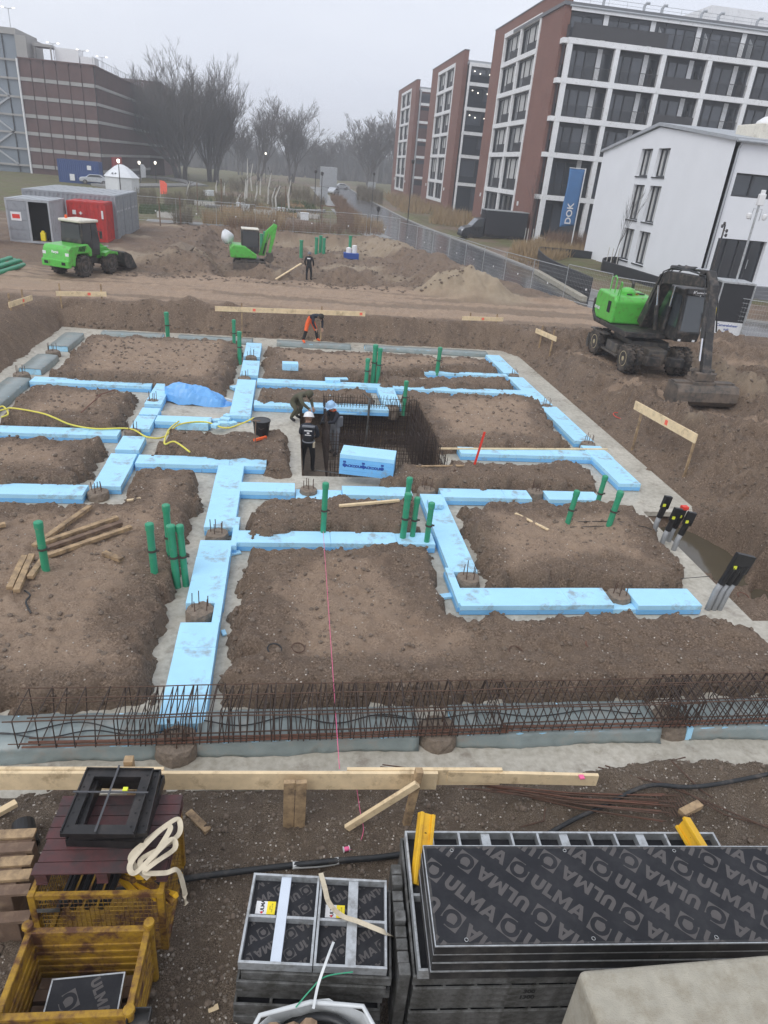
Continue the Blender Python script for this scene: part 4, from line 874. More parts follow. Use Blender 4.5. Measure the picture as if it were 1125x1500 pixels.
# ------------------------------------------------------------------ loose rusty bars behind the long formwork stack
random.seed(21)
for i in range(17):
    a = G(random.uniform(675, 700) + i * 4, 1157 + random.uniform(-3, 6) + i * .6, .12); b = G(990 - random.uniform(0, 30), 1170 + i * 2.4 + random.uniform(-4, 4), .2); z = .20 + .012 * (i % 5)
    m = MB(); mid = ((a[0] + b[0]) / 2, (a[1] + b[1]) / 2 - .03, z + .01); m.tube([(*a, z - .02), mid, (*b, z + .08)], .008, 6); o = m.build('loose_bar', 'rust' if i % 3 else 'rust_red'); tag(o, 'long rusty reinforcing bar in the loose bundle behind the formwork', 'rebar', 'loose rusty bars behind the formwork')
for lb, pts in (('rusty bar lying diagonally over the bundle towards the right', [(875, 1128), (960, 1165), (1010, 1176), (1130, 1215)]), ('long rusty bar leaving the bundle at the orange timber', [(885, 1125), (990, 1170), (1060, 1195), (1140, 1215)]), ('bent rusty stirrup bar lying on soil right of bundle', [(995, 1132), (975, 1137), (1020, 1170), (1040, 1178)]), ('short bent rusty bar beside the bundle corner', [(762, 1215), (795, 1208), (797, 1190)]), ('rusty bar crossing under the black cable', [(1000, 1205), (1035, 1180)])):
    m = MB(); m.tube(on_soil(pts, .08), .010, 6); tag(m.build('loose_bar', 'rust'), lb, 'rebar')
for k in range(10):
    xk = 955 + k * 4.5; m = MB(); m.tube([(*G(xk, 1165, .22), .26), (*G(xk + 22, 1198, .2), .22)], .008, 5); tag(m.build('stirrup_loop', 'rust'), 'small rusty stirrup stacked at the end of the bar bundle', 'rebar', 'small rusty stirrups at the bundle end')
plank_px('orange brown timber offcut beside the rusty bars', (998, 1192), (1025, 1178), .24, .07, .10, 'timber_old')
for k, (a, b) in enumerate((((557, 1123), (600, 1129)), ((560, 1120), (598, 1125)))):
    m = MB(); m.tube([(*G(*a, .2), .2), (*G(*b, .2), .2)], .008, 5); tag(m.build('loose_bar', 'rust'), 'thin rusty bar poking out behind the front stake', 'rebar', 'thin bars behind the front stake')
# ------------------------------------------------------------------ black service conduits in the right trench
def conduit(label, x, y, zb, h, lean, n, wtop, extra=None):
    t = thing('service_conduit', label, 'conduit', (x, y, zb)); 
    for k in range(n):
        o_ = (k - (n - 1) / 2) * .13
        m = MB(); m.tube([(o_ * .9, 0, -.2), (o_ + lean * h * .3, .02, h * .35), (o_ + lean * h * .5, .02, h * .5)], .055, 12); m.build('sleeve', 'grey_pipe', t, smooth=True)
        m = MB(); m.tube([(o_ + lean * h * .48, .02, h * .47), (o_ + lean * h * .8, .0, h * .80)], .068, 12); m.build('duct', 'black_plastic', t)
    m = MB(); m.bar((lean * h * .72, 0, h * .70), (lean * h, 0, h), wtop, .09, (0, 1, 0)); m.build('head', 'black_plastic', t, bevel=.008)
    m = MB(); m.box((lean * h * .8 - wtop * .3, -.055, h * .80), (.06, .02, .06)); m.build('tag', 'tag_yellow', t)
    return t
conduit('triple black service conduit standing on grey curved sleeves', *G(1043, 893, 0), .0, 1.22, .24, 3, .40)
conduit('single slim black conduit at the rim of the water filled hole', *G(955, 785, .1), .1, 1.0, .12, 1, .17)
conduit('black conduit with yellow tag left of the red capped one', *G(967, 800, 0), -.1, 1.05, .16, 1, .19)
conduit('black conduit with yellow tag right of the red capped one', *G(985, 806, 0), -.1, 1.05, .18, 1, .19)
t = conduit('short black pipe with a bright red cap between two conduits', *G(978, 793, 0), -.1, .95, .16, 1, .12); m = MB(); m.box((.16 * .97, 0, .96), (.14, .12, .07)); m.build('red_cap', 'red_plastic', t)
ring_at('orange ring on the mud beside the far conduit', 980, 735, .12, 'red_plastic', .4); ring_at('pale ring with rusty rim in the right mud pit', 1098, 850, .12, 'rust_red', .1)
hose('thin black cable stretched across the right island trench', gpts([(835, 772, .4), (930, 770, .4), (955, 776, .35)]), .008, 'hose_black', 'cable', 'cable')
hose('second thin cable between right green pipes', gpts([(836, 764, .42), (900, 764, .42), (950, 768, .35)]), .008, 'hose_black', 'cable', 'cable')
hose('thin black cable crossing from the pile head to conduit', gpts([(920, 852, .2), (990, 848, .2), (1040, 844, .2)]), .007, 'hose_black', 'cable', 'cable')
# ------------------------------------------------------------------ foreground: formwork, crates, blocks
GF = .06
def ulma_letters():
    """four heavy block letters, cap height one, centred"""
    m = MB(); s_ = .27; P = lambda pts, ox: m.add([(x + ox, y - .5, 0) for x, y in pts], [tuple(range(len(pts)))])
    n = 10; U = [(0, 1), (0, .40)] + [(.41 - .41 * math.cos(PI * i / n), .40 - .40 * math.sin(PI * i / n)) for i in range(1, n)] + [(.82, .40), (.82, 1), (.55, 1), (.55, .40)] + [(.41 + .14 * math.cos(PI * i / n), .40 - .14 * math.sin(PI * i / n)) for i in range(1, n)] + [(.27, .40), (.27, 1)]
    P(U[::-1], -1.83); P([(0, 0), (.62, 0), (.62, .24), (.27, .24), (.27, 1), (0, 1)], -.90)
    P([(0, 0), (.25, 0), (.25, .58), (.47, .12), (.58, .12), (.80, .58), (.80, 0), (1.05, 0), (1.05, 1), (.80, 1), (.525, .46), (.25, 1), (0, 1)], -.19)
    P([(0, 0), (.27, 0), (.34, .20), (.66, .20), (.73, 0), (1, 0), (.64, 1), (.50, 1), (.50, .74), (.60, .42), (.40, .42), (.50, .74), (.50, 1), (.36, 1)], .94); return m.v, m.f
ULMA = ulma_letters()
def ulma_logo(k):
    """square emblem with a ring cut round a drop, side k"""
    V = []; Fs = []; n = 40; h = k / 2; r = k * .46
    for i in range(n):
        t = 2 * PI * i / n; c_, s_ = math.cos(t), math.sin(t); q = h / max(abs(c_), abs(s_)); V += [(c_ * q, s_ * q, 0), (c_ * r * (1 if s_ < .3 else 1.0), s_ * r, 0)]
    for i in range(n):
        if 3 <= i <= 7: continue
        a, b = 2 * i, 2 * ((i + 1) % n); Fs.append((a, a + 1, b + 1, b))
    o = len(V); m_ = 18; rr = k * .24
    for i in range(m_ + 1): t = PI + PI * i / m_; V.append((rr * math.cos(t), rr * math.sin(t) - .02 * k, 0))
    V += [(rr * .98, .10 * k, 0), (rr * .55, .26 * k, 0), (-rr * .98, .20 * k, 0)]; Fs.append(tuple(range(o, len(V))))
    return V, Fs
def print_pattern(parent, x0, x1, y0, y1, z, size, ang, mat='formply_print', pitch=None, shift=0., clip=.012, name='print'):
    m = MB(); ca, sa = math.cos(ang), math.sin(ang); dx = size * 4.15; dy = size * 1.40; cx, cy = (x0 + x1) / 2, (y0 + y1) / 2; LV, LF = ulma_logo(size * .95)
    Rr = math.hypot(x1 - x0, y1 - y0); nr = int(Rr / dy) + 2; nc = int(Rr / dx) + 2
    for r_ in range(-nr, nr + 1):
        flip = r_ % 2
        for c_ in range(-nc, nc + 1):
            u = c_ * dx + (r_ * .37 % 1) * dx + shift; v = r_ * dy
            for (V, Fs, ou, sc) in ((ULMA[0], ULMA[1], 0.3 * size, size * .72), (LV, LF, -size * 1.75, 1.)):
                P = []
                for p in V:
                    a, b = p[0] * sc + ou, p[1] * sc
                    if flip: a, b = -a, -b
                    a += u; b += v; P.append((cx + a * ca - b * sa, cy + a * sa + b * ca, z))
                xs = [p[0] for p in P]; ys = [p[1] for p in P]
                if max(xs) < x0 or min(xs) > x1 or max(ys) < y0 or min(ys) > y1: continue
                m.add(P, Fs)
    bm = bmesh.new(); me_ = bpy.data.meshes.new(name); me_.from_pydata(m.v, [], m.f); bm.from_mesh(me_)
    for co, no_ in (((x0 + clip, 0, 0), (-1, 0, 0)), ((x1 - clip, 0, 0), (1, 0, 0)), ((0, y0 + clip, 0), (0, -1, 0)), ((0, y1 - clip, 0), (0, 1, 0))):
        bmesh.ops.bisect_plane(bm, geom=bm.verts[:] + bm.edges[:] + bm.faces[:], plane_co=co, plane_no=no_, clear_outer=True)
    bm.to_mesh(me_); bm.free(); me_.materials.append(MATS[mat]); o = bpy.data.objects.new(name, me_); COL.objects.link(o); o.parent = parent; return o
def panel_faceup(label, x0, x1, y0, y1, z0, th=.12, pr=None, holes=True, group='formwork panels in the long stack'):
    """formwork panel lying with its plywood face up"""
    t = thing('formwork_shutter', label, 'formwork panel', ((x0 + x1) / 2, (y0 + y1) / 2, z0), 0, group); hx, hy = (x1 - x0) / 2, (y1 - y0) / 2
    m = MB(); m.mm(-hx + .03, hx - .03, -hy + .03, hy - .03, th - .02, th - .001); m.build('plywood', 'formply', t)
    m = MB(); e = .008
    m.mm(-hx, hx, -hy, -hy + .03, .004, th); m.mm(-hx, hx, hy - .03, hy, .004, th); m.mm(-hx, -hx + .03, -hy + .03, hy - .03, .004, th); m.mm(hx - .03, hx, -hy + .03, hy - .03, .004, th); m.build('frame', 'panel_black', t, bevel=.004)
    m = MB(); m.mm(-hx - .0015, hx + .0015, -hy - .0015, -hy + .006, th - .012, th + .0015); m.mm(-hx - .0015, hx, hy - .006, hy + .0015, th - .012, th + .0015); m.mm(-hx - .0018, -hx + .007, -hy, hy, th - .012, th + .0018); m.mm(hx - .007, hx + .0018, -hy, hy, th - .012, th + .0018); m.build('edge_trim', 'galv', t)
    if pr: stuff(print_pattern(t, -hx, hx, -hy, hy, th + .0012, *pr))
    if holes:
        for a in np.linspace(-hx + .26, hx - .26, 4):
            for b in (-hy + .05, hy - .05):
                m = MB(); m.ring((a, b, th + .001), .014, .003, 'z', 14, 4); hb = m.build('tie_hole', 'galv', t); m = MB(); m.lathe((a, b, th + .0005), [(.012, 0), (.012, .0012)], n=12); m.build('bore', 'dark_inside', hb)
    return t
def panel_frame_up(label, x0, x1, y0, y1, z0, nx_, ny_, wide=(), th=.12, mat='galv', clean=(), ply='formply', group='formwork panels in the stacks'):
    """formwork panel lying face down: steel frame and ribs up, plywood at the bottom"""
    t = thing('formwork_shutter', label, 'formwork panel', ((x0 + x1) / 2, (y0 + y1) / 2, z0), 0, group); hx, hy = (x1 - x0) / 2, (y1 - y0) / 2
    m = MB(); m.mm(-hx + .01, hx - .01, -hy + .01, hy - .01, .003, .022); m.build('plywood', ply, t)
    w_ = .022; m = MB(); m.mm(-hx, hx, -hy, -hy + w_, .001, th); m.mm(-hx, hx, hy - w_, hy, .001, th); m.mm(-hx, -hx + w_, -hy + w_, hy - w_, .001, th); m.mm(hx - w_, hx, -hy + w_, hy - w_, .001, th); m.build('frame', mat, t, bevel=.003)
    for i in range(1, nx_):
        x = -hx + 2 * hx * i / nx_; hw = .045 if i in wide else .012; m = MB(); m.mm(x - hw, x + hw, -hy + w_, hy - w_, .024, th - (.012 if i in wide else .003)); m.build('rib', 'galv_clean' if i in clean else mat, t, bevel=.002)
    for j in range(1, ny_):
        y = -hy + 2 * hy * j / ny_
        for i in range(nx_):
            a, b = -hx + 2 * hx * i / nx_ + (.047 if i in wide else .014), -hx + 2 * hx * (i + 1) / nx_ - (.047 if (i + 1) in wide else .014); m = MB(); m.mm(max(a, -hx + w_), min(b, hx - w_), y - .012, y + .012, .024, th - .006); m.build('cross_rib', mat, t)
    return t
def mark(): return set(o.name for o in COL.objects)
def rotate_since(before, pivot, deg):
    """turn everything set down since then about a plumb line"""
    a = R(deg); c_, s_ = math.cos(a), math.sin(a)
    for o in [o for o in COL.objects if o.name not in before and o.parent is None]:
        M_ = Matrix.Translation((pivot[0], pivot[1], 0)) @ Matrix.Rotation(a, 4, 'Z') @ Matrix.Translation((-pivot[0], -pivot[1], 0)); e = o.rotation_euler.copy()
        o.location = M_ @ o.location; o.rotation_euler = (Matrix.Rotation(a, 3, 'Z') @ e.to_matrix()).to_euler()
_mk = mark()
# long stack: old galvanised panels below, dark new ones on top
bl = G(587, 1217, 1.06); br = G(1041, 1219, 1.06); Bx0, Bx1 = bl[0], br[0]; By1 = bl[1]; By0 = 3.23
nlow = 8
for k in range(nlow):
    z = GF + .01 + k * .1235; dx = random.uniform(-.025, .02); dy = random.uniform(-.02, .02)
    lab = 'galvanised ribbed panel on top of the lower long stack' if k == nlow - 1 else 'dirty galvanised panel, layer %s from the ground in the long lower stack' % ['first', 'second', 'third', 'fourth', 'fifth', 'sixth', 'seventh'][k]
    t = panel_frame_up(lab, Bx0 + dx, Bx1 + dx, By0 + dy, By1 + (dy if k < nlow - 1 else 0), z, 12, 2, (3, 6, 9), mat='galv' if k == nlow - 1 else 'galv_dirty')
    if k in (4, 5): lettering('1300' if k == 4 else '300', .07, 'print_black', t, frame_M((-.62, -(By1 - By0) / 2 - .003, .06), (1, 0, 0), (0, 0, 1)), 'stamp', bold=.004)
zt = GF + .01 + nlow * .1235 + .002
pl_ = G(622, 1238, 1.52); pf = G(645, 1386, 1.52); Ax0 = (pl_[0] + pf[0]) / 2; Ay1, Ay0 = pl_[1], pf[1]; npan = 4; thk = (1.52 - zt) / npan
for k in range(npan):
    lab = 'dark formwork panel with grey lettered print on top of the long stack' if k == npan - 1 else 'dark formwork panel, %s of those under the printed top panel' % ['lowest', 'middle', 'uppermost'][k]
    t = panel_faceup(lab, Ax0 + random.uniform(-.006, .006) * (k < npan - 1), Ax0 + 3.7, Ay0 + random.uniform(-.006, .006) * (k < npan - 1), Ay1, zt + k * thk, thk - .002, pr=((.185, R(-42)) if k == npan - 1 else None), holes=(k == npan - 1))
    if k >= 2: lettering('LGR', .05, 'print_black', t, frame_M((.1, -(Ay1 - Ay0) / 2 - .003, thk * .45), (1, 0, 0), (0, 0, 1)), 'stamp', bold=.003)
# side column of narrow panels standing beside the stack
t = thing('formwork_shutter', 'narrow galvanised panels strapped upright at the left end of the long stack', 'formwork panel', (Bx0 - .10, 3.72, GF))
for k in range(9):
    m = MB(); m.mm(-.05, .05, -.5 + k * .115, -.5 + k * .115 + .1, 0, .93 + random.uniform(-.05, .03)); m.build('edge_profile', 'galv_dirty', t, bevel=.01)
# yellow formwork brackets
def yellow_profile(label, a, b, w_, text=None):
    A, B = Vector(a), Vector(b); t = thing('formwork_clamp', label, 'clamp', a); d = B - A; ln = d.length; d.normalize(); s_ = d.cross(Vector((0, 1, 0))).normalized(); u = s_.cross(d)
    def P(l_, s2, u2): return d * l_ + s_ * s2 + u * u2
    m = MB()
    for s0, s1, u0, u1 in ((-w_ / 2, -w_ / 2 + .035, -.04, .05), (w_ / 2 - .035, w_ / 2, -.04, .05), (-w_ / 2 + .03, w_ / 2 - .03, -.012, .012)):
        m.add([P(l_, s2, u2) for l_ in (0, ln) for s2, u2 in ((s0, u0), (s1, u0), (s1, u1), (s0, u1))], [(3, 2, 1, 0), (4, 5, 6, 7), (0, 1, 5, 4), (1, 2, 6, 5), (2, 3, 7, 6), (3, 0, 4, 7)])
    m.build('channel', 'yellow_paint', t, bevel=.005)
    for f in (.35, .55, .75):
        m = MB(); p = P(ln * f, 0, .0); m.lathe(p, [(.012, -.028), (.012, -.026)], 'y', 10); m.build('hole', 'dark_inside', t)
    return t
a = (*G(612, 1312, .80), .80); b = (*G(621, 1200, 1.22), 1.22)
t = yellow_profile('yellow channel clamp leaning on the left corner of the long stack', (a[0], a[1], .95), (b[0], b[1] + .05, 1.25), .16)
yb_ = By1 - .22; p = PY(1000, 1224, yb_)
t = yellow_profile('yellow channel clamp lying across the far right of the long stack', (Bx1 - .27, yb_ - .35, 1.11), (Bx1 - .33, yb_ + .28, 1.13), .17)
rotate_since(_mk, (Ax0, Ay1), -3.6); _mk = mark()
# small stack of two-field panels
zc = 1.02
c_bl, c_br, c_fl, c_fr = G(372, 1278, zc), G(567, 1289, zc), G(345, 1410, zc), G(566, 1417, zc)
Cx0, Cx1 = c_bl[0], c_bl[0] + 1.25; Cy1, Cy0 = c_bl[1], c_bl[1] - .81; Cm = (Cx0 + Cx1) / 2
def sticker(t, x, y, z, rz=PI / 2):
    m = MB(); m.mm(-.075, .025, -.06, .06, 0, .001); w1 = m.build('sticker', 'label_white', t); m = MB(); m.mm(.025, .10, -.06, .06, 0, .0011); w2 = m.build('sticker', 'label_yellow', t)
    for o in (w1, w2): o.location = (x, y, z)
    lettering('ULMA', .045, 'print_black', w1, frame_M((-.015, .012, .0016), (0, 1, 0), (-1, 0, 0)), bold=.002); lettering('LGW\n0.60 x 0.90', .018, 'print_black', w2, frame_M((.062, 0, .0016), (0, 1, 0), (-1, 0, 0)))
    m = MB(); m.lathe((-.018, -.045, .0012), [(.011, 0), (.011, .0006)], n=12); m.build('emblem', 'print_red', w1)
    return w1
ntop = zc - .10
t1 = panel_frame_up('two field panel with a clean pale rib on the small stack', Cx0, Cm - .004, Cy0, Cy1, ntop, 2, 2, (1,), .10, 'galv', (1,), 'formply'); stuff(print_pattern(t1, -.27, .27, Cy0 - (Cy0 + Cy1) / 2 + .03, Cy1 - (Cy0 + Cy1) / 2 - .03, .0235, .10, R(35))); sticker(t1, -.17, .12, .026)
t2 = panel_frame_up('two field panel with mud stained rib on the small stack', Cm + .004, Cx1, Cy0, Cy1 - .01, ntop + .003, 2, 2, (1,), .10, 'galv', (), 'formply'); stuff(print_pattern(t2, -.27, .27, Cy0 - (Cy0 + Cy1) / 2 + .03, Cy1 - (Cy0 + Cy1) / 2 - .03, .0235, .10, R(35), shift=.2)); sticker(t2, -.17, .12, .026)
nb = 8; hh = (ntop - GF - .02) / nb
for k in range(nb):
    z = GF + .01 + k * hh; dx = random.uniform(-.05, .03); dy = random.uniform(-.05, .02); panel_frame_up('dirty panel, layer %s from the ground in the small stack' % ['first', 'second', 'third', 'fourth', 'fifth', 'sixth', 'seventh', 'eighth'][k], Cx0 + dx, Cx1 + dx + .02, Cy0 + dy, Cy1 - .03, z, 4, 1, (2,), hh - .004, 'galv_dirty')
def ribbon(label, pts, w_, mat, name='strap', cat='strap', k=8, parent=None, th=.004, side=(0, 0, 1)):
    P = [Vector(p) for p in pts]; o = []
    for i in range(len(P) - 1):
        a, b, c_, d_ = P[max(i - 1, 0)], P[i], P[i + 1], P[min(i + 2, len(P) - 1)]
        for j in range(k):
            q_ = j / k; o.append(.5 * ((2 * b) + (c_ - a) * q_ + (2 * a - 5 * b + 4 * c_ - d_) * q_ * q_ + (3 * b - a - 3 * c_ + d_) * q_ ** 3))
    o.append(P[-1]); m = MB()
    for i, p in enumerate(o):
        d = (o[min(i + 1, len(o) - 1)] - o[max(i - 1, 0)]).normalized(); s_ = d.cross(Vector(side))
        if s_.length < .05: s_ = d.cross(Vector((1, 0, .3)))
        s_.normalize(); m.v += [tuple(p - s_ * w_ / 2), tuple(p + s_ * w_ / 2)]
    for i in range(len(o) - 1): m.f.append((2 * i, 2 * i + 1, 2 * i + 3, 2 * i + 2))
    ob = m.build(name, mat, parent); sm_ = ob.modifiers.new('thickness', 'SOLIDIFY'); sm_.thickness = th; sm_.offset = 0
    return tag(ob, label, cat) if label else ob
yc = (Cy0 + Cy1) / 2
rotate_since(_mk, (Cx0, Cy1), -6.9)
ribbon('dirty cream strap laid across the small formwork stack', [(*G(470, 1278, 1.04), 1.03), (*G(476, 1302, 1.04), 1.045), (*G(482, 1322, 1.04), 1.035), (*G(500, 1342, 1.04), 1.05), (*G(525, 1350, 1.04), 1.04), (*G(562, 1365, 1.04), 1.04), (*G(574, 1368, .9), .88)], .045, 'strap')
# wrapped bag with pipe coil in front of the small stack
q0 = G(455, 1478, .95); t = thing('wrapped_pipe_coil', 'plastic wrapped coil of black corrugated pipe with torn cardboard before the small stack', 'pipe coil', (q0[0], q0[1] - .38, GF + .27))
m = MB(); 
for k in range(5): m.ring((0, 0, .10 + k * .085), .40, .045, 'z', 40, 8)
m.ring((.05, 0, .53), .36, .04, 'z', 40, 8); m.build('corrugated_pipe', 'black_plastic', t, smooth=True)
m = MB(); m.tube([(-.60, .02, .60), (-.40, .36, .63), (0, .42, .64), (.42, .36, .63), (.60, .02, .60), (.55, -.3, .58)], .020, 8); m.build('wrap_rim', 'plastic_wrap', t, smooth=True)
m = MB(); n1, n2 = 22, 6
for i in range(n1):
    for j in range(n2):
        u = i / (n1 - 1); v = j / (n2 - 1); an = PI * (1.05 - 1.1 * u); rr = .60 - .06 * v + random.gauss(0, .015); m.v.append((rr * math.cos(an) * 1., rr * .72 * math.sin(an), .62 - .58 * v + random.gauss(0, .02)))
for i in range(n1 - 1):
    for j in range(n2 - 1): a_ = i * n2 + j; m.f.append((a_, a_ + 1, a_ + n2 + 1, a_ + n2))
o = m.build('plastic_film', 'plastic_wrap', t); o.modifiers.new('thickness', 'SOLIDIFY').thickness = .004
m = MB(); n1, n2 = 12, 8
for i in range(n1):
    for j in range(n2): m.v.append((-.45 + .5 * i / (n1 - 1), -.05 + .36 * j / (n2 - 1), .60 + random.gauss(0, .022)))
for i in range(n1 - 1):
    for j in range(n2 - 1): a_ = i * n2 + j; m.f.append((a_, a_ + n2, a_ + n2 + 1, a_ + 1))
o = m.build('cardboard', 'cardboard', t); o.modifiers.new('thickness', 'SOLIDIFY').thickness = .006
ribbon(None, [(.02, .36, .66), (.06, .50, .72), (.14, .66, .80), (.2, .8, .78)], .022, 'plastic_wrap', 'film_tail', parent=t); ribbon(None, [(-.12, .38, .66), (.0, .48, .70), (.12, .56, .72), (.35, .58, .72)], .010, 'green_pipe', 'green_tie', parent=t)
# concrete block stack in the corner
kx, ky = G(847, 1419, 2.0)
for k, lb in enumerate(('lower weathered concrete block beneath the corner block', 'weathered concrete block with rounded edges in front of the long stack')):
    m = MB(); m.mm(kx + (.0 if k else .02), kx + 1.75, 1.15, ky - (.0 if k else .02), GF + .02 if k == 0 else 1.18, 1.17 if k == 0 else 2.0)
    o = m.build('concrete_block', 'concrete_block'); b_ = o.modifiers.new('bevel', 'BEVEL'); b_.width = .05; b_.segments = 3; o.rotation_euler = (0, 0, 0); tag(o, lb, 'concrete block')
_mk = mark()
# ------------------------------------------------------------------ wire crate with pallet
r0 = rect_px((45, 1306), (240, 1300), .97)
K0x, K1x = G(47, 1306, .97)[0], G(236, 1302, .97)[0]; Kf = G(140, 1304, .97)[1]; Kb = Kf + .86
t = thing('wire_crate', 'rusty yellow wire mesh crate under the dark red pallet', 'crate', ((K0x + K1x) / 2, (Kf + Kb) / 2, GF)); hx, hy, hz_ = (K1x - K0x) / 2, (Kb - Kf) / 2, .97 - GF
for sx in (-1, 1):
    for sy in (-1, 1): m = MB(); m.mm(sx * hx - .03, sx * hx + .03, sy * hy - .03, sy * hy + .03, 0, hz_ + .01); m.build('corner_post', 'yellow_rusty', t, bevel=.004)
for z_ in (.08, hz_ - .025):
    m = MB(); m.mm(-hx + .03, hx - .03, -hy - .022, -hy + .022, z_ - .025, z_ + .025); m.build('rail', 'yellow_rusty', t); m = MB(); m.mm(-hx + .03, hx - .03, hy - .022, hy + .022, z_ - .025, z_ + .025); m.build('rail', 'yellow_rusty', t)
    m = MB(); m.mm(-hx - .022, -hx + .022, -hy + .03, hy - .03, z_ - .025, z_ + .025); m.build('rail', 'yellow_rusty', t); m = MB(); m.mm(hx - .022, hx + .022, -hy + .03, hy - .03, z_ - .025, z_ + .025); m.build('rail', 'yellow_rusty', t)
for side in range(4):
    m = MB(); L_ = hx if side < 2 else hy; s_ = 1 if side % 2 else -1
    n = int(2 * L_ / .042)
    for i in range(1, n):
        u = -L_ + 2 * L_ * i / n; a_, b_ = ((u, s_ * hy, .08), (u, s_ * hy, hz_ - .03)) if side < 2 else ((s_ * hx, u, .08), (s_ * hx, u, hz_ - .03)); m.tube([a_, b_], .003, 4, False)
    for j in range(1, 14):
        z_ = .08 + (hz_ - .11) * j / 14; a_, b_ = ((-L_, s_ * hy, z_), (L_, s_ * hy, z_)) if side < 2 else ((s_ * hx, -L_, z_), (s_ * hx, L_, z_)); m.tube([a_, b_], .003, 4, False)
    m.build('wire_mesh', 'yellow_rusty', t)
m = MB(); m.mm(-hx + .03, hx - .03, -hy + .03, hy - .03, .05, .08); m.build('floor', 'yellow_rusty', t)
m = MB(); m.box((-hx + .13, -hy - .026, hz_ - .20), (.2, .004, .05)); m.build('name_plate', 'galv_dirty', t)
crate_c = ((K0x + K1x) / 2, (Kf + Kb) / 2)
for i in range(9):   # clamps and props lying in the crate
    a_ = (crate_c[0] + .02 + .05 * i, crate_c[1] - .02 * i, GF + .55 + .03 * (i % 4)); b_ = (a_[0] + random.uniform(.18, .34), a_[1] - random.uniform(.25, .5) * .7, a_[2] + random.uniform(-.05, .28)); m = MB(); m.bar((0, 0, 0), tuple(Vector(b_) - Vector(a_)), .05, .05); o = m.build('yellow_bracket', 'yellow_rusty' if i % 2 else 'yellow_paint', bevel=.006); o.location = a_; tag(o, 'yellow steel bracket tossed in the wire mesh crate', 'bracket', 'yellow brackets inside the wire crate')
for i in range(8):
    m = MB(); m.tube([(0, -.36, 0), (0, .3, .02)], .03, 10); o = m.build('black_hose_length', 'black_plastic'); o.location = (crate_c[0] - .34 + .062 * i, crate_c[1] - .02, GF + .64 + .06 * (i % 2)); o.rotation_euler = (.1, 0, -.12); tag(o, 'black tube length lying in the left half of wire crate', 'tube', 'black tubes inside the wire crate')
# pallet on the crate
zp = 1.13
pb0, pb1, pf0, pf1 = G(86, 1163, zp), G(271, 1158, zp), G(48, 1268, zp), G(236, 1283, zp)
Px0, Px1, Py1, Py0 = (pb0[0] + pf0[0]) / 2 + .02, (pb1[0] + pf1[0]) / 2, (pb0[1] + pb1[1]) / 2, (pf0[1] + pf1[1]) / 2
t = thing('wood_pallet', 'dark red painted wooden pallet lying on the wire crate', 'pallet', ((Px0 + Px1) / 2, (Py0 + Py1) / 2, .985), .01); hx, hy = (Px1 - Px0) / 2, (Py1 - Py0) / 2
for i in range(7):
    y = -hy + .065 + (2 * hy - .13) * i / 6; m = MB(); j_ = random.uniform(-.02, .02); m.mm(-hx + j_, hx + j_, y - .06, y + .055, .122 + random.uniform(0, .004), .145); m.build('slat', 'pallet_red', t, bevel=.003)
for i in range(3):
    x = -hx + .06 + (2 * hx - .12) * i / 2; m = MB(); m.mm(x - .05, x + .05, -hy, hy, .10, .12); m.build('stringer', 'pallet_red', t); m = MB(); m.mm(x - .05, x + .05, -hy, hy, .0, .018); m.build('bottom_board', 'pallet_red', t)
    for j in range(3): y = -hy + .06 + (2 * hy - .12) * j / 2; m = MB(); m.mm(x - .048, x + .048, y - .05, y + .05, .019, .099); m.build('block', 'pallet_red', t)
# black steel frames on the pallet
zf_ = 1.132
fb0, fb1, ff0, ff1 = G(122, 1127, 1.36), G(221, 1125, 1.36), G(87, 1223, 1.36), G(190, 1224, 1.36)
def steel_frame(label, cx, cy, z, wx, wy, h, rz, band=False):
    t = thing('shaft_ring', label, 'steel frame', (cx, cy, z), rz, 'black steel frames stacked on the pallet'); hx, hy, f = wx / 2, wy / 2, .10
    for a, b, c_, d_ in ((-hx, hx, -hy, -hy + f), (-hx, hx, hy - f, hy), (-hx, -hx + f, -hy + f, hy - f), (hx - f, hx, -hy + f, hy - f)):
        m = MB(); m.mm(a, b, c_, d_, h - .012, h); m.build('flange', 'black_frame_paint', t)
    m = MB(); e = .012; m.mm(-hx, hx, -hy, -hy + e, 0, h - .012); m.mm(-hx, hx, hy - e, hy, 0, h + .02); m.mm(-hx, -hx + e, -hy + e, hy - e, 0, h + .02); m.mm(hx - e, hx, -hy + e, hy - e, 0, h + .02); m.mm(-hx + f - e, hx - f + e, -hy + f - e, -hy + f, 0, h - .013); m.mm(-hx + f - e, hx - f + e, hy - f, hy - f + e, 0, h - .013); m.mm(-hx + f - e, -hx + f, -hy + f, hy - f, 0, h - .013); m.mm(hx - f, hx - f + e, -hy + f, hy - f, 0, h - .013); m.build('web', 'black_frame_paint', t)
    for a in (-hx + .045, hx - .045):
        for k in range(5): m = MB(); m.lathe((a, -hy + .08 + (wy - .16) * k / 4, h + .0005), [(.011, 0), (.011, .0012)], n=10); m.build('bolt_hole', 'dark_inside', t)
    if band:
        m = MB(); m.mm(-hx - .03, hx + .02, .06, .08, h + .022, h + .026); m.build('steel_band', 'steel_strip', t); m = MB(); m.mm(-.025, -.005, -hy, hy + .02, h + .027, h + .031); m.build('steel_band', 'steel_strip', t)
        m = MB(); m.box((.12, .11, h + .01), (.045, .045, .03)); m.build('tag', 'tag_yellow', t)
fcx = (fb0[0] + fb1[0] + ff0[0] + ff1[0]) / 4; fcy = (fb0[1] + ff0[1]) / 2; fw = fb1[0] - fb0[0]; fd = fb0[1] - ff0[1]
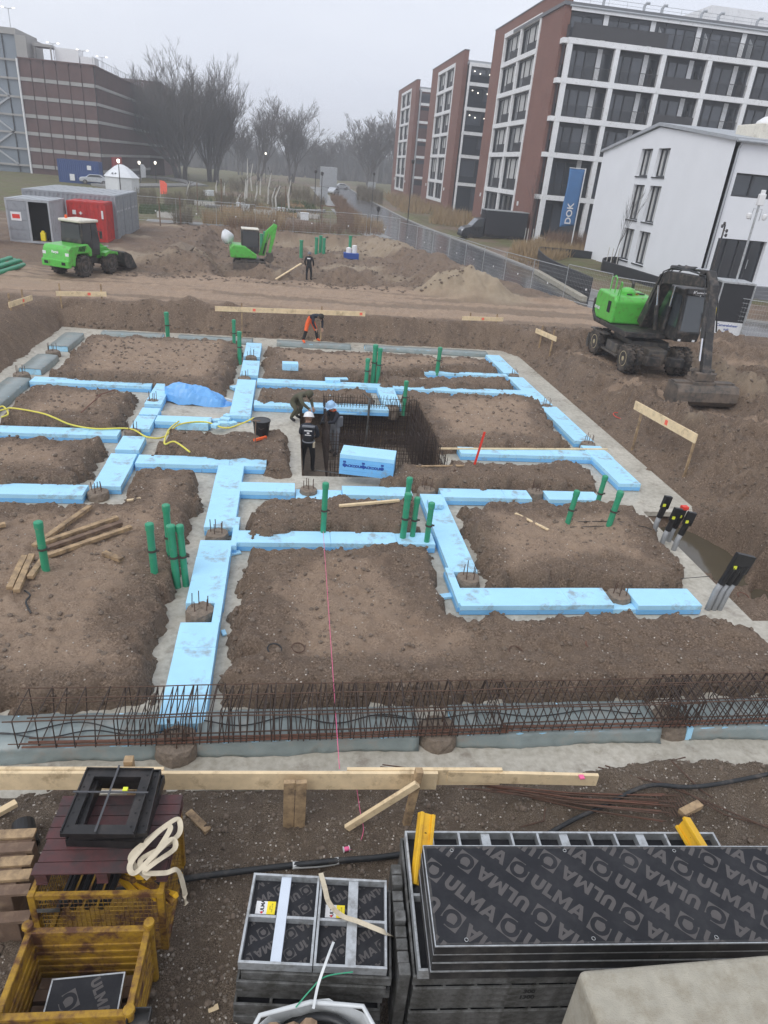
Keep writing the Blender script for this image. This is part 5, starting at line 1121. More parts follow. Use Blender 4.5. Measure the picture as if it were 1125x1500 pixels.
steel_frame('lowest black steel frame lying askew on the red pallet', fcx + .05, fcy + .05, zf_ + .002, fw * 1.08, fd * 1.02, .09, -.05)
steel_frame('middle black steel frame shifted to the right on the stack', fcx + .06, fcy + .04, zf_ + .118, fw * 1.05, fd * .98, .055, .03)
steel_frame('topmost black steel frame with grey banding and yellow tag', fcx, fcy, zf_ + .20, fw, fd, .045, -.02, True)
# cream lifting strap in loops on the pallet corner
sx_, sy_ = Px1 - .12, Py0 + .22; zz = 1.16
random.seed(5)
def sp(a, b, c_): return (sx_ + a, sy_ + b, zz + c_)
ribbon('cream lifting strap looped over the corner of the red pallet', [sp(-.02, -.30, .0), sp(-.22, -.12, .03), sp(-.10, .05, .06), sp(.06, .20, .09), sp(.14, .26, .07), sp(.17, .12, .05), sp(.05, -.02, .05), sp(-.12, -.14, .04), sp(-.06, -.24, .04), sp(.02, -.08, .09), sp(.09, .12, .11), sp(.03, .16, .09), sp(-.10, -.02, .09), sp(-.20, -.20, .06), sp(-.14, -.28, .05), sp(.0, -.16, .12), sp(.12, .02, .10), sp(.16, -.05, .06), sp(.02, -.22, .10), sp(-.05, -.29, .07), sp(.12, -.27, .03), sp(.22, -.24, .02), sp(.27, -.26, -.2), sp(.28, -.27, -.42)], .05, 'strap', k=10)
# open yellow crate in front
zc2 = .86
q = [G(48, 1362, zc2), G(219, 1356, zc2), G(8, 1478, zc2), G(194, 1482, zc2)]
Qx0, Qx1, Qy1, Qy0 = (q[0][0] + q[2][0]) / 2, (q[1][0] + q[3][0]) / 2, (q[0][1] + q[1][1]) / 2, (q[2][1] + q[3][1]) / 2
t = thing('steel_crate', 'rusty yellow steel box crate open at top holding a small panel', 'crate', ((Qx0 + Qx1) / 2, (Qy0 + Qy1) / 2, GF)); hx, hy, hz_ = (Qx1 - Qx0) / 2, (Qy1 - Qy0) / 2, zc2 - GF
for nm, a, b, c_, d_ in (('wall', -hx, hx, -hy - .015, -hy + .015), ('wall', -hx, hx, hy - .015, hy + .015), ('wall', -hx - .015, -hx + .015, -hy, hy), ('wall', hx - .015, hx + .015, -hy, hy)):
    m = MB(); m.mm(a, b, c_, d_, .10, hz_ - .03)
    for z_ in (.2, .3, .4, .5, .6):
        if b - a > .1: m.mm(a + .01, b - .01, c_ - .012, d_ + .012, z_, z_ + .04)
        else: m.mm(a - .012, b + .012, c_ + .01, d_ - .01, z_, z_ + .04)
    m.build('side_panel', 'yellow_rusty', t, bevel=.006)
for a, b, c_, d_ in ((-hx - .03, hx + .03, -hy - .035, -hy + .02), (-hx - .03, hx + .03, hy - .02, hy + .035), (-hx - .035, -hx + .02, -hy + .02, hy - .02), (hx - .02, hx + .035, -hy + .02, hy - .02)):
    m = MB(); m.mm(a, b, c_, d_, hz_ - .029, hz_ + .012); m.build('rim', 'yellow_rusty', t, bevel=.008)
for sx in (-1, 1):
    for sy in (-1, 1): m = MB(); m.lathe((sx * (hx + .02), sy * (hy + .02), 0), [(.035, 0), (.035, hz_ + .05), (.05, hz_ + .05), (.045, hz_ + .075), (.02, hz_ + .08)], n=12); m.build('corner_post', 'yellow_rusty', t)
m = MB(); m.mm(-hx + .016, hx - .016, -hy + .016, hy - .016, .08, .11); m.build('floor', 'timber_dark', t)
for i in range(5): y = -hy + .1 + (2 * hy - .2) * i / 4; m = MB(); m.mm(-hx + .04, hx - .06, y - .05, y + .045, .12, .22 + .03 * (i % 2)); m.build('floor_board', 'timber_dark', t, bevel=.003)
m = MB(); m.box((-.03, -hy - .040, hz_ - .11), (.11, .004, .07)); m.box((.12, -hy - .040, hz_ - .09), (.05, .004, .035)); m.build('paper_label', 'sticker', t)
cq = ((Qx0 + Qx1) / 2, (Qy0 + Qy1) / 2)
t = thing('formwork_shutter', 'small printed formwork panel lying inside the yellow box crate', 'formwork panel', (cq[0] + .06, cq[1] - .10, GF + .50), .06); hx, hy = .30, .19; t.rotation_euler = (.06, -.03, .05)
m = MB(); m.mm(-hx + .01, hx - .01, -hy + .01, hy - .01, .0, .058); m.build('plywood', 'formply', t); m = MB(); e = .012; m.mm(-hx, hx, -hy, -hy + e, 0, .062); m.mm(-hx, hx, hy - e, hy, 0, .062); m.mm(-hx, -hx + e, -hy + e, hy - e, 0, .062); m.mm(hx - e, hx, -hy + e, hy - e, 0, .062); m.build('frame', 'galv', t)
m = MB(); V, Fs = ulma_logo(.15); mt_ = Matrix.Translation((-.12, 0, .0605)) @ Matrix.Rotation(R(118), 4, 'Z'); m.add([tuple(mt_ @ Vector(p)) for p in V], Fs); m.build('emblem', 'formply_print', t); m = MB(); mt_ = Matrix.Translation((.13, .02, .0605)) @ Matrix.Rotation(R(-62), 4, 'Z') @ Matrix.Scale(.085, 4); m.add([tuple(mt_ @ Vector(p)) for p in ULMA[0]], ULMA[1]); m.build('print', 'formply_print', t)
m = MB(); m.lathe((0, -.11, .0605), [(.02, 0), (.02, .002)], n=14); m.build('yellow_dot', 'label_yellow', t)
for k, z_ in enumerate((.30, .40)):
    m = MB(); m.box((0, 0, 0), (.55, .34, .05), (0, .03, .1 * k)); o = m.build('plank_piece', 'timber_dark'); o.location = (cq[0] + .03, cq[1] - .1, GF + z_); tag(o, ['lower dark board packed under the small panel in crate', 'upper dark board packed under the small panel in crate'][k], 'board')
m = MB(); m.mm(-.09, .09, -.05, .05, 0, .03); m.mm(-.09, -.08, -.05, .05, .03, .09); m.mm(.08, .09, -.05, .05, .03, .09); m.mm(-.08, .08, .04, .05, .03, .09); o = m.build('steel_bracket', 'machine_black'); p = G(205, 1482, .8); o.location = (p[0] + .05, p[1], .78); tag(o, 'black steel bracket hooked on the front corner of box crate', 'bracket')
rotate_since(_mk, (Px0, Kf), -2.6)
# planks and tub at the left edge
yl = [1222, 1243, 1262, 1283, 1304, 1330]
for i, py in enumerate(yl):
    a, b = G(-40, py, .75), G(52 - i * 2, py - 1, .75); m = MB(); ln = b[0] - a[0] - (0.25 if i in (2,) else 0); m.mm(-ln, 0, -.055, .05, -.02, .012 + .01 * (i % 2)); o = m.build('plank', 'timber_old' if i in (0, 2, 3) else 'timber_dark', bevel=.003); o.location = (b[0], b[1], .76 if i < 5 else .62); o.rotation_euler = (0, 0, random.uniform(-.02, .02)); tag(o, 'rough plank, number %s counted from the black tub' % ['one', 'two', 'three', 'four', 'five', 'six'][i], 'plank', 'planks stacked at the left beside the crates')
a, b = G(-60, 1280, .5), G(46, 1280, .5); m = MB(); m.mm(a[0], b[0] - .02, G(0, 1318, .7)[1], G(0, 1228, .7)[1], GF, .735); o = m.build('plank_bundle', 'timber_dark', bevel=.006); tag(o, 'dark lower plank bundle carrying the rough planks', 'plank')
t = bucket('black plastic tub lying on its side behind the planks', 34, 1205, .30, .14, .30, 'black_plastic', (R(100), 0, R(20)))
plank_px('short timber with green painted end behind the black tub', (-12, 1196), (24, 1176), .20, .06, .08, 'timber')
plank_px('pale timber offcut lying right of the wire crate', (276, 1190), (305, 1218), .10, .05, .09, 'timber_old')
for lb, a, b in (('small pale wood chip beside the wire crate corner', (20, 1352), (32, 1366)), ('thin wood splinter lying on the soil near the small stack', (305, 1480), (320, 1474))): plank_px(lb, a, b, .075, .012, .05, 'timber')
m = MB(); m.lathe((0, 0, 0), [(.001, .42), (.10, .41), (.17, .36), (.20, .25), (.20, .02), (.17, 0)], n=18); m.v = [(a + random.gauss(0, .008), b + random.gauss(0, .008), c_) for a, b, c_ in m.v]; o = m.build('wrapped_sack', 'concrete_block', smooth=True); p = G(4, 1497, .75); o.location = (p[0] - .08, p[1] - .12, GF + .27); tag(o, 'pale wrapped sack end beside the front crate corner', 'sack')
# ------------------------------------------------------------------ machines
def wheel(parent, c, r, w_, side, rimmat='rim', name='wheel', lugs=18):
    e = bpy.data.objects.new(name, None); COL.objects.link(e); e.parent = parent; e.location = c; e.empty_display_size = .1
    m = MB(); h = w_ / 2; m.lathe((0, 0, 0), [(r * .55, -h * .9), (r * .86, -h), (r * .97, -h * .75), (r, -h * .3), (r, h * .3), (r * .97, h * .75), (r * .86, h), (r * .55, h * .9)], 'x', 28)
    for k in range(lugs):
        t = 2 * PI * k / lugs
        for s_ in (-1, 1): m.box((s_ * h * .45, r * 1.0 * math.cos(t + s_ * .09), r * 1.0 * math.sin(t + s_ * .09)), (h * .85, .07, .05), (t + s_ * .09, 0, 0))
    m.build('tyre', 'tyre', e)
    m = MB(); m.lathe((0, 0, 0), [(r * .56, side * h * .55), (r * .56, side * h * .92), (r * .5, side * h * .92), (r * .46, side * h * .6), (r * .2, side * h * .6), (r * .17, side * h * .95), (.001, side * h * .97)], 'x', 20)
    for k in range(8): t = 2 * PI * k / 8; m.lathe((side * h * .62, r * .33 * math.cos(t), r * .33 * math.sin(t)), [(.02, 0), (.02, side * .03)], 'x', 6)
    m.build('rim', rimmat, e); return e
def pistons(t, a, b, r, name='hydraulic_cylinder', f=.55, mat='machine_black'):
    A, B = Vector(a), Vector(b); m = MB(); m.tube([A, A.lerp(B, f)], r, 12); m.build(name, mat, t); m = MB(); m.tube([A.lerp(B, f), B], r * .55, 10); m.build('piston_rod', 'chrome', t)
# wheeled excavator, facing -y
EX = thing('wheeled_excavator', 'green and black wheeled excavator with wide ditching bucket on the right bank', 'excavator', (13.45, 24.85, 1.0))
for y in (-1.3, 1.38):
    for s_ in (-1, 1):
        wheel(EX, (s_ * 1.12, y, .5), .5, .26, s_); wheel(EX, (s_ * .80, y, .5), .5, .26, s_)
    m = MB(); m.tube([(-.9, y, .5), (.9, y, .5)], .14, 12); m.box((0, y, .55), (.5, .45, .4)); m.build('axle', 'muddy_steel', EX)
m = MB(); m.box((0, .05, .72), (.75, 3.0, .34)); m.box((0, .05, .95), (1.5, 1.6, .18)); m.box((-.85, .1, .62), (.5, .95, .35)); m.box((.85, .1, .62), (.5, .95, .35)); m.build('chassis', 'machine_grey', EX, bevel=.03)
m = MB(); m.bar((-1.1, -.62, .42), (-1.1, .75, .42), .18, .06); m.bar((-1.1, .6, .95), (-1.1, 1.9, .95), .3, .04); m.build('step', 'machine_grey', EX)
m = MB(); m.prism([(1.98, .15), (2.12, .12), (2.2, .35), (2.14, .68), (2.05, .72)], -1.2, 1.2, 'x'); m.bar((-.4, 1.6, .45), (-.4, 2.1, .4), .12, .12); m.bar((.4, 1.6, .45), (.4, 2.1, .4), .12, .12); m.build('dozer_blade', 'machine_grey', EX)
for s_ in (-.45, .45): m = MB(); m.box((s_, -1.95, .60), (.55, .30, .3)); m.build('tool_box', 'machine_black', EX, bevel=.02)
m = MB(); m.lathe((0, .1, 1.04), [(.55, 0), (.58, .16)], n=24); m.build('turntable', 'machine_black', EX)
m = MB(); m.box((0, .35, 1.30), (2.4, 2.7, .2)); m.build('upper_deck', 'machine_black', EX, bevel=.03)
m = MB(); m.prism([(.35, 1.42), (1.75, 1.40), (2.02, 1.62), (2.05, 2.25), (1.90, 2.48), (.45, 2.42), (.30, 2.25)], -1.24, .42, 'x'); m.build('engine_hood', 'machine_green', EX, bevel=.07)
m = MB(); m.prism([(1.30, 1.22), (1.80, 1.22), (2.16, 1.55), (2.18, 2.05), (2.06, 2.1), (2.06, 1.60), (1.7, 1.40), (1.30, 1.40)], -1.26, 1.2, 'x'); m.build('counterweight', 'machine_black', EX, bevel=.04)
m = MB(); m.prism([(.45, 1.40), (1.9, 1.45), (2.0, 2.15), (.45, 2.15)], .43, 1.2, 'x'); m.build('side_cover', 'machine_black', EX, bevel=.05)
m = MB(); m.box((-1.25, .72, 1.98), (.02, .26, .42)); m.build('air_vent', 'dark_inside', EX, bevel=.01)
m = MB(); m.lathe((-.45, 1.05, 2.42), [(.30, 0), (.30, .12), (.22, .22), (.08, .26)], n=20); m.build('air_filter', 'machine_green', EX, smooth=False)
m = MB(); m.tube([(-.05, 1.55, 2.4), (-.05, 1.55, 2.75), (-.05, 1.65, 2.85)], .06, 10); m.build('exhaust_pipe', 'machine_black', EX)
for y0_, xx in ((1.35, -.95), (.45, -1.1)):
    m = MB(); m.tube([(xx, y0_ - .22, 2.35), (xx, y0_ - .22, 2.95), (xx, y0_ - .05, 3.05), (xx, y0_ + .18, 2.95), (xx, y0_ + .2, 2.35)], .022, 8) if y0_ > 1 else m.tube([(xx, y0_ - .1, 2.1), (xx, y0_ - .15, 2.9), (xx, y0_ - .05, 2.95), (xx, y0_ + .1, 2.15)], .022, 8); m.build('handrail', 'machine_green', EX)
for k in range(3): m = MB(); m.box((-.5 + .3 * k, .9 + .1 * k, 2.46), (.2, .3, .05)); m.build('deck_plate', 'machine_black' if k != 1 else 'yellow_rusty', EX)
lettering('EW160', .16, 'print_white', EX, frame_M((-1.262, 1.72, 1.78), (0, -1, 0), (0, 0, 1)), bold=.006)
# cab
CABP = [(-1.72, 1.30), (-1.78, 1.62), (-1.62, 2.95), (-1.45, 3.08), (-.02, 3.10), (.1, 2.95), (.12, 1.30)]
m = MB(); m.prism(CABP, .34, 1.22, 'x'); cab = m.build('cab', 'machine_black', EX, bevel=.05)
m = MB(); m.prism([(-1.60, 1.75), (-1.50, 2.85), (-.95, 2.9), (-.95, 1.75)], .325, .332, 'x'); m.prism([(-.85, 1.95), (-.85, 2.9), (-.05, 2.9), (.0, 1.95)], .325, .332, 'x'); m.build('side_window', 'cabglass', cab)
m = MB(); m.add([(.42, -1.775, 1.68), (1.14, -1.775, 1.68), (1.12, -1.64, 2.88), (.44, -1.64, 2.88)], [(0, 1, 2, 3)]); o = m.build('windscreen', 'cabglass', cab); o.modifiers.new('thickness', 'SOLIDIFY').thickness = .02
m = MB(); m.box((.78, -1.60, 3.02), (.86, .25, .2), (R(-12), 0, 0)); vis = m.build('visor', 'machine_black', cab, bevel=.02); lettering('Karpis', .19, 'print_white', vis, frame_M((.80, -1.738, 3.0), (1, 0, 0), (0, -.2, 1)), bold=.008)
m = MB(); m.tube([(1.1, -1.75, 2.3), (1.35, -1.95, 2.35)], .02, 6); m.box((1.36, -1.96, 2.2), (.18, .05, .32)); m.build('mirror', 'machine_black', cab)
m = MB(); m.box((.5, -1.72, 1.36), (.1, .06, .07)); m.box((1.05, -1.72, 1.36), (.1, .06, .07)); m.build('work_lamp', 'lamp_white', cab)
# boom, arm, bucket
def seg(name, poly, x0, x1, mat='machine_black'):
    m = MB(); m.prism(poly, x0, x1, 'x'); return m.build(name, mat, EX, bevel=.03)
seg('boom', [(-.25, 1.45), (.15, 1.62), (-.30, 2.6), (-.70, 3.42), (-1.02, 3.50), (-.92, 3.10), (-.62, 2.35)], -.30, .12)
seg('boom_head', [(-.70, 3.05), (-.62, 3.42), (-1.1, 3.60), (-3.35, 3.72), (-3.62, 3.60), (-3.55, 3.42), (-1.15, 3.18)], -.27, .09)
seg('dipper_arm', [(-3.05, 3.62), (-3.42, 3.85), (-3.70, 3.55), (-3.98, 2.3), (-4.62, .92), (-4.85, .92), (-4.45, 1.9), (-4.05, 3.0), (-3.9, 3.55), (-3.5, 3.95), (-3.1, 3.9)][::-1], -.24, .06)
pistons(EX, (-.09, -.95, 1.55), (-.42, -1.05, 3.1), .075); pistons(EX, (.24, -.95, 1.55), (.22, -1.05, 3.1), .075); pistons(EX, (-.09, -1.05, 3.72), (-.09, -3.2, 3.92), .08, f=.7); pistons(EX, (-.32, -4.05, 3.1), (-.30, -4.55, 1.3), .07, f=.62)
for k in range(6):
    m = MB(); x_ = -.32 + .1 * k if k < 3 else .14; m.tube([(x_, -.5, 2.4), (x_, -.95 - .04 * k, 3.55), (x_, -1.5, 3.75 + .05 * (k % 3)), (x_, -2.6, 3.80), (x_, -3.6, 3.78 - .06 * k), (x_, -4.0, 2.9), (x_, -4.3, 2.2)], .022, 6); m.build('hydraulic_hose', 'hose_black', EX, smooth=True)
m = MB(); m.box((.085, -4.02, 2.7), (.02, .12, .4), (R(-15), 0, 0)); m.build('warning_stripe', 'label_yellow', EX)
m = MB(); m.box((-.09, -4.65, .85), (.62, .42, .26)); m.box((-.09, -4.65, .65), (.75, .52, .12)); m.tube([(-.5, -4.55, 1.0), (.32, -4.55, 1.0)], .06, 10); m.tube([(-.45, -4.78, .95), (.27, -4.78, .95)], .05, 10); m.build('quick_coupler', 'muddy_steel', EX, bevel=.02)
BUP = [(-4.35, .62), (-4.98, .60), (-5.10, .42), (-5.12, .12), (-4.95, -.06), (-4.60, -.10), (-4.38, .0), (-4.30, .06), (-4.42, .06), (-4.62, -.05), (-4.92, .0), (-5.05, .15), (-5.03, .40), (-4.95, .54), (-4.35, .56)]
m = MB(); m.prism(BUP, -1.05, 1.05, 'x'); bk = m.build('bucket', 'muddy_steel', EX)
for s_ in (-1.07, 1.05): m = MB(); m.prism([(-4.35, .62), (-4.98, .60), (-5.10, .42), (-5.12, .12), (-4.95, -.06), (-4.60, -.10), (-4.30, .06)], s_, s_ + .02, 'x'); m.build('side_plate', 'muddy_steel', bk)
m = MB(); m.mm(-1.04, -.3, -4.75, -4.45, .60, .66); m.mm(.35, 1.04, -4.75, -4.45, .60, .66); m.build('stiffener', 'muddy_steel', bk)
# wheel loader, facing +y
LD = thing('wheel_loader', 'green wheel loader with white cab roof parked before the containers', 'wheel loader', (-10.15, 37.9, .98), R(-27)); LD.scale = (.93, .93, .97)
for y in (-1.0, 1.0):
    for s_ in (-1, 1): wheel(LD, (s_ * .78, y, .52), .52, .38, s_, 'machine_grey')
m = MB(); m.tube([(-.7, -1, .52), (.7, -1, .52)], .12, 10); m.tube([(-.7, 1, .52), (.7, 1, .52)], .12, 10); m.box((0, 0, .7), (.7, 2.4, .35)); m.build('chassis', 'machine_grey', LD)
m = MB(); m.prism([(-2.0, .62), (-2.05, .85), (-1.95, 1.35), (-1.8, 1.5), (-.55, 1.55), (-.3, 1.3), (-.3, .95), (-.48, .95), (-.62, 1.12), (-1.38, 1.12), (-1.52, .9), (-1.6, .55)], -.85, .85, 'x'); hood = m.build('engine_hood', 'machine_green', LD, bevel=.06)
m = MB(); m.mm(-.86, .86, -2.13, -1.9, .50, .85); m.build('rear_bumper', 'machine_green', LD, bevel=.04)
for s_ in (-.55, .55): m = MB(); m.mm(s_ - .12, s_ + .12, -2.14, -2.08, .62, .76); m.build('tail_lamp', 'dark_inside', LD); 
m = MB(); m.box((.72, -1.98, 1.12), (.2, .08, .14)); m.box((-.72, -1.98, 1.12), (.2, .08, .14)); m.build('lamp', 'lamp_white', LD)
lettering('Karpis', .17, 'print_white', hood, frame_M((0, -2.035, 1.2), (1, 0, 0), (0, .2, 1)), bold=.006)
for k in range(5): m = MB(); m.box((.862, -1.25 + .1 * k, 1.35), (.01, .05, .22 + .02 * k), (R(-25), 0, 0)); m.build('vent_slot', 'dark_inside', hood)
m = MB(); m.prism([(-.75, 1.45), (-.82, 1.6), (-.70, 2.52), (.42, 2.52), (.58, 1.55), (.5, .95), (-.2, .95)], -.66, .66, 'x'); cb = m.build('cab', 'machine_black', LD, bevel=.03)
m = MB(); m.prism([(-.70, 1.62), (-.62, 2.44), (-.1, 2.44), (-.1, 1.62)], -.675, .675, 'x'); m.prism([(-.03, 1.2), (-.03, 2.44), (.36, 2.44), (.48, 1.6), (.42, 1.2)], -.675, .675, 'x'); m.mm(-.58, .58, -.80, -.74, 1.68, 2.42); m.build('window', 'cabglass', cb)
m = MB(); m.box((0, -.14, 2.58), (1.45, 1.35, .14)); m.build('roof', 'roof_white', cb, bevel=.05)
m = MB(); m.lathe((-.45, -.5, 2.65), [(.07, 0), (.07, .12), (.03, .16)], n=12); m.build('beacon', 'orange_hivis', cb)
for s_ in (-1, 1): m = MB(); m.tube([(s_ * .68, .3, 2.1), (s_ * .95, .35, 2.1)], .02, 6); m.box((s_ * .95, .35, 1.95), (.05, .16, .35)); m.build('mirror', 'machine_black', cb); m = MB(); m.prism([(.55, .9), (.5, 1.08), (.9, 1.15), (1.5, 1.08), (1.55, .9), (1.4, 1.0), (.8, 1.02)], s_ * .62, s_ * .98, 'x'); m.build('fender', 'machine_green', LD)
m = MB(); m.mm(-.42, .42, .55, 1.35, .75, 1.3); m.build('front_frame', 'machine_green', LD, bevel=.03)
m = MB(); m.bar((-.3, .7, 1.45), (-.3, 2.1, .75), .1, .24); m.bar((.3, .7, 1.45), (.3, 2.1, .75), .1, .24); m.bar((-.3, 1.7, .95), (.3, 1.7, .95), .1, .1); m.build('lift_arm', 'machine_green', LD, bevel=.02)
pistons(LD, (0, .8, 1.3), (0, 1.95, 1.2), .06)
m = MB(); m.prism([(1.95, 1.0), (2.05, 1.05), (2.1, .5), (2.25, .3), (2.95, .22), (2.95, .18), (2.2, .2), (2.0, .42)], -1.05, 1.05, 'x'); bk = m.build('bucket', 'machine_black', LD)
for s_ in (-1.06, 1.04): m = MB(); m.prism([(1.95, 1.0), (2.05, 1.05), (2.55, .85), (2.95, .22), (2.2, .2), (2.0, .42)], s_, s_ + .02, 'x'); m.build('side_plate', 'machine_black', bk)
# mini excavator
MX, MY = G(366, 391, .45)
ME = thing('mini_excavator', 'green mini excavator with white bag working in the far excavation', 'mini excavator', (MX, MY, gz(MX, MY) + .02), R(6))
for s_ in (-1, 1):
    m = MB(); m.prism([(-1.1, .25), (-.95, .02), (.95, .02), (1.1, .25), (.95, .5), (-.95, .5)], s_ * .72 - .2, s_ * .72 + .2, 'y'); m.build('track', 'tyre', ME, bevel=.04)
    for k in range(4): m = MB(); m.lathe((-.66 + .44 * k, s_ * .93, .2), [(.13, -.01), (.13, .02)], 'y', 12); m.build('roller', 'machine_grey', ME)
m = MB(); m.mm(-1.15, 1.15, -1.35, -1.25, .02, .42); m.bar((-.4, -1.25, .25), (-.4, -.7, .3), .1, .12); m.bar((.4, -1.25, .25), (.4, -.7, .3), .1, .12); m.build('dozer_blade', 'muddy_steel', ME)
m = MB(); m.mm(-.6, .6, -.7, .7, .35, .6); m.build('undercarriage', 'machine_grey', ME)
m = MB(); m.prism([(-1.25, .65), (-1.3, 1.2), (-1.1, 1.45), (-.35, 1.4), (.4, .9), (.4, .65)], -.85, .85, 'y'); m.build('body', 'machine_green', ME, bevel=.08)
m = MB(); m.mm(-.55, .55, -.75, .35, .95, 2.35); cb = m.build('cab', 'machine_black', ME, bevel=.06); m = MB(); m.mm(-.48, .48, -.765, -.755, 1.35, 2.25); m.mm(.555, .565, -.65, .25, 1.2, 2.25); m.build('window', 'cabglass', cb); m = MB(); m.mm(-.55, .55, -.76, .36, 2.36, 2.44); m.build('roof', 'roof_white', cb, bevel=.03)
m = MB(); m.prism([(.55, .8), (.75, 1.4), (1.0, 2.3), (1.5, 2.75), (1.75, 2.6), (1.45, 2.3), (1.15, 1.7), (.95, .8)], -.2, .05, 'y'); m.build('boom', 'machine_green', ME, bevel=.03)
m = MB(); m.prism([(1.5, 2.8), (1.75, 2.7), (1.6, 1.9), (1.35, 1.0), (1.2, 1.0), (1.35, 2.0)], -.18, .03, 'y'); m.build('dipper_arm', 'machine_green', ME, bevel=.02)
pistons(ME, (.85, -.25, .9), (1.2, -.25, 2.2), .05); m = MB(); m.prism([(1.05, 1.0), (1.45, 1.0), (1.55, .6), (1.3, .35), (.9, .55), (1.1, .75)], -.35, .25, 'y'); m.build('bucket', 'muddy_steel', ME)
m = MB(); n1, n2 = 14, 10
for i in range(n1):
    for j in range(n2): u, v = i / (n1 - 1) * 2 * PI, j / (n2 - 1); rr = .40 * math.sin(PI * min(v * .9 + .1, 1)) ** .6 * (1 + .12 * math.sin(3 * u + 4 * v)); m.v.append((rr * math.cos(u) - .0, rr * .7 * math.sin(u), .8 * v + .08 * math.sin(5 * u)))
for i in range(n1 - 1):
    for j in range(n2 - 1): a_ = i * n2 + j; m.f.append((a_, a_ + n2, a_ + n2 + 1, a_ + 1))
o = m.build('big_bag', 'bag_white', smooth=True); o.location = (MX - 1.35, MY + .1, gz(MX, MY) + 1.42); o.rotation_euler = (0, -.25, 0); tag(o, 'white woven bulk bag resting behind the mini excavator', 'bag')
# ------------------------------------------------------------------ containers
def container(name, label, x0, x1, y0, y1, z0, h, mat, door_side=None, open_front=None, group=None):
    t = thing(name, label, 'container', ((x0 + x1) / 2, (y0 + y1) / 2, z0), 0, group); hx, hy = (x1 - x0) / 2, (y1 - y0) / 2
    def corr(a, b, fixed, axis, sgn):
        m = MB(); n = max(4, int((b - a) / .28)); st = (b - a) / n; pts = []
        for i in range(n): u = a + i * st; pts += [(u, 0), (u + st * .25, .035), (u + st * .5, .035), (u + st * .75, 0)]
        pts.append((b, 0))
        for u, d in pts: 
            for z_ in (.12, h - .12): m.v.append((u, fixed + sgn * (d - .04), z_) if axis == 'x' else (fixed + sgn * (d - .04), u, z_))
        for i in range(len(pts) - 1): m.f.append((2 * i, 2 * i + 2, 2 * i + 3, 2 * i + 1))
        return m
    if open_front is None: corr(-hx + .08, hx - .08, -hy, 'x', -1).build('side_wall', mat, t)
    corr(-hx + .08, hx - .08, hy, 'x', 1).build('side_wall', mat, t); corr(-hy + .08, hy - .08, -hx, 'y', -1).build('end_wall', mat, t)
    if door_side != 'x': corr(-hy + .08, hy - .08, hx, 'y', 1).build('end_wall', mat, t)
    m = MB()
    for sx in (-1, 1):
        for sy in (-1, 1): m.mm(sx * hx - (.1 if sx > 0 else 0), sx * hx + (.1 if sx < 0 else 0), sy * hy - (.1 if sy > 0 else 0), sy * hy + (.1 if sy < 0 else 0), 0, h)
    for z_ in (0, h - .13):
        m.mm(-hx + .1, hx - .1, -hy + .004, -hy + .1, z_ + .003, z_ + .127); m.mm(-hx + .1, hx - .1, hy - .1, hy - .004, z_ + .003, z_ + .127); m.mm(-hx + .004, -hx + .1, -hy + .1, hy - .1, z_ + .003, z_ + .127); m.mm(hx - .1, hx - .004, -hy + .1, hy - .1, z_ + .003, z_ + .127)
    m.build('frame', mat, t)
    m = MB(); m.mm(-hx + .06, hx - .06, -hy + .06, hy - .06, h - .03, h + .004)
    for k in range(int(2 * hx / .45)): x = -hx + .3 + k * .45; m.mm(x, x + .2, -hy + .1, hy - .1, h + .004, h + .025)
    m.build('roof', 'container_light' if 'grey' in mat else mat, t); m = MB(); m.mm(-hx + .05, hx - .05, -hy + .05, hy - .05, .05, .11); m.build('floor', 'timber_dark', t)
    if door_side == 'x':
        for s_ in (-1, 1):
            m = MB(); m.mm(hx - .05, hx - .02, min(0, s_ * (hy - .1)) + .01, max(0, s_ * (hy - .1)) - .01, .13, h - .13); d = m.build('door', mat, t)
            for f in (.3, .7): m = MB(); y = s_ * (hy - .1) * f; m.tube([(hx + .0, y, .1), (hx + .0, y, h - .1)], .02, 6); m.build('lock_rod', 'galv', d); m = MB(); m.box((hx - .012, y, 1.75), (.01, .22, .1)); m.box((hx - .012, y + .05, 1.35), (.01, .12, .1)); m.build('marking', 'print_white', d)
    return t, hx, hy
for k in range(3): container('shipping_container', ['grey shipping container standing behind the red one', 'grey shipping container in the middle of the row of three', 'grey shipping container at the back of the row of three'][k], -17.75, -11.75, 53.0 + k * 2.52, 55.44 + k * 2.52, 1.02, 2.75, 'container_grey', 'x', group='row of grey shipping containers')
t, hx, hy = container('shipping_container', 'light grey container with an open dark doorway beside the wheel loader', -17.1, -14.55, 47.85, 51.2, 1.0, 2.5, 'container_light', None, True)
m = MB(); m.mm(-hx + .1, -.05, -hy + .02, -hy + .06, .13, 2.36)
for k in range(4): m.mm(-hx + .16, -.12, -hy + .005, -hy + .03, .2 + k * .55, .62 + k * .55)
dr = m.build('door', 'container_grey', t); m = MB(); m.mm(-hx + .25, -hx + .85, -hy - .002, -hy + .004, 1.25, 1.75); sg = m.build('sign', 'print_white', dr); m = MB(); m.mm(-hx + .33, -hx + .77, -hy - .006, -hy - .003, 1.38, 1.62); m.build('sign_field', 'red_plastic', sg)
m = MB(); m.mm(-.05, .05, -hy + .02, -hy + .09, .1, 2.38); m.build('door_post', 'container_light', t); m = MB(); m.mm(-hx + .1, hx - .1, -hy + .9, -hy + .95, .12, 2.3); m.build('inner_partition', 'dark_inside', t)  # near-black sheet behind the doorway stands in for the container's shaded inside
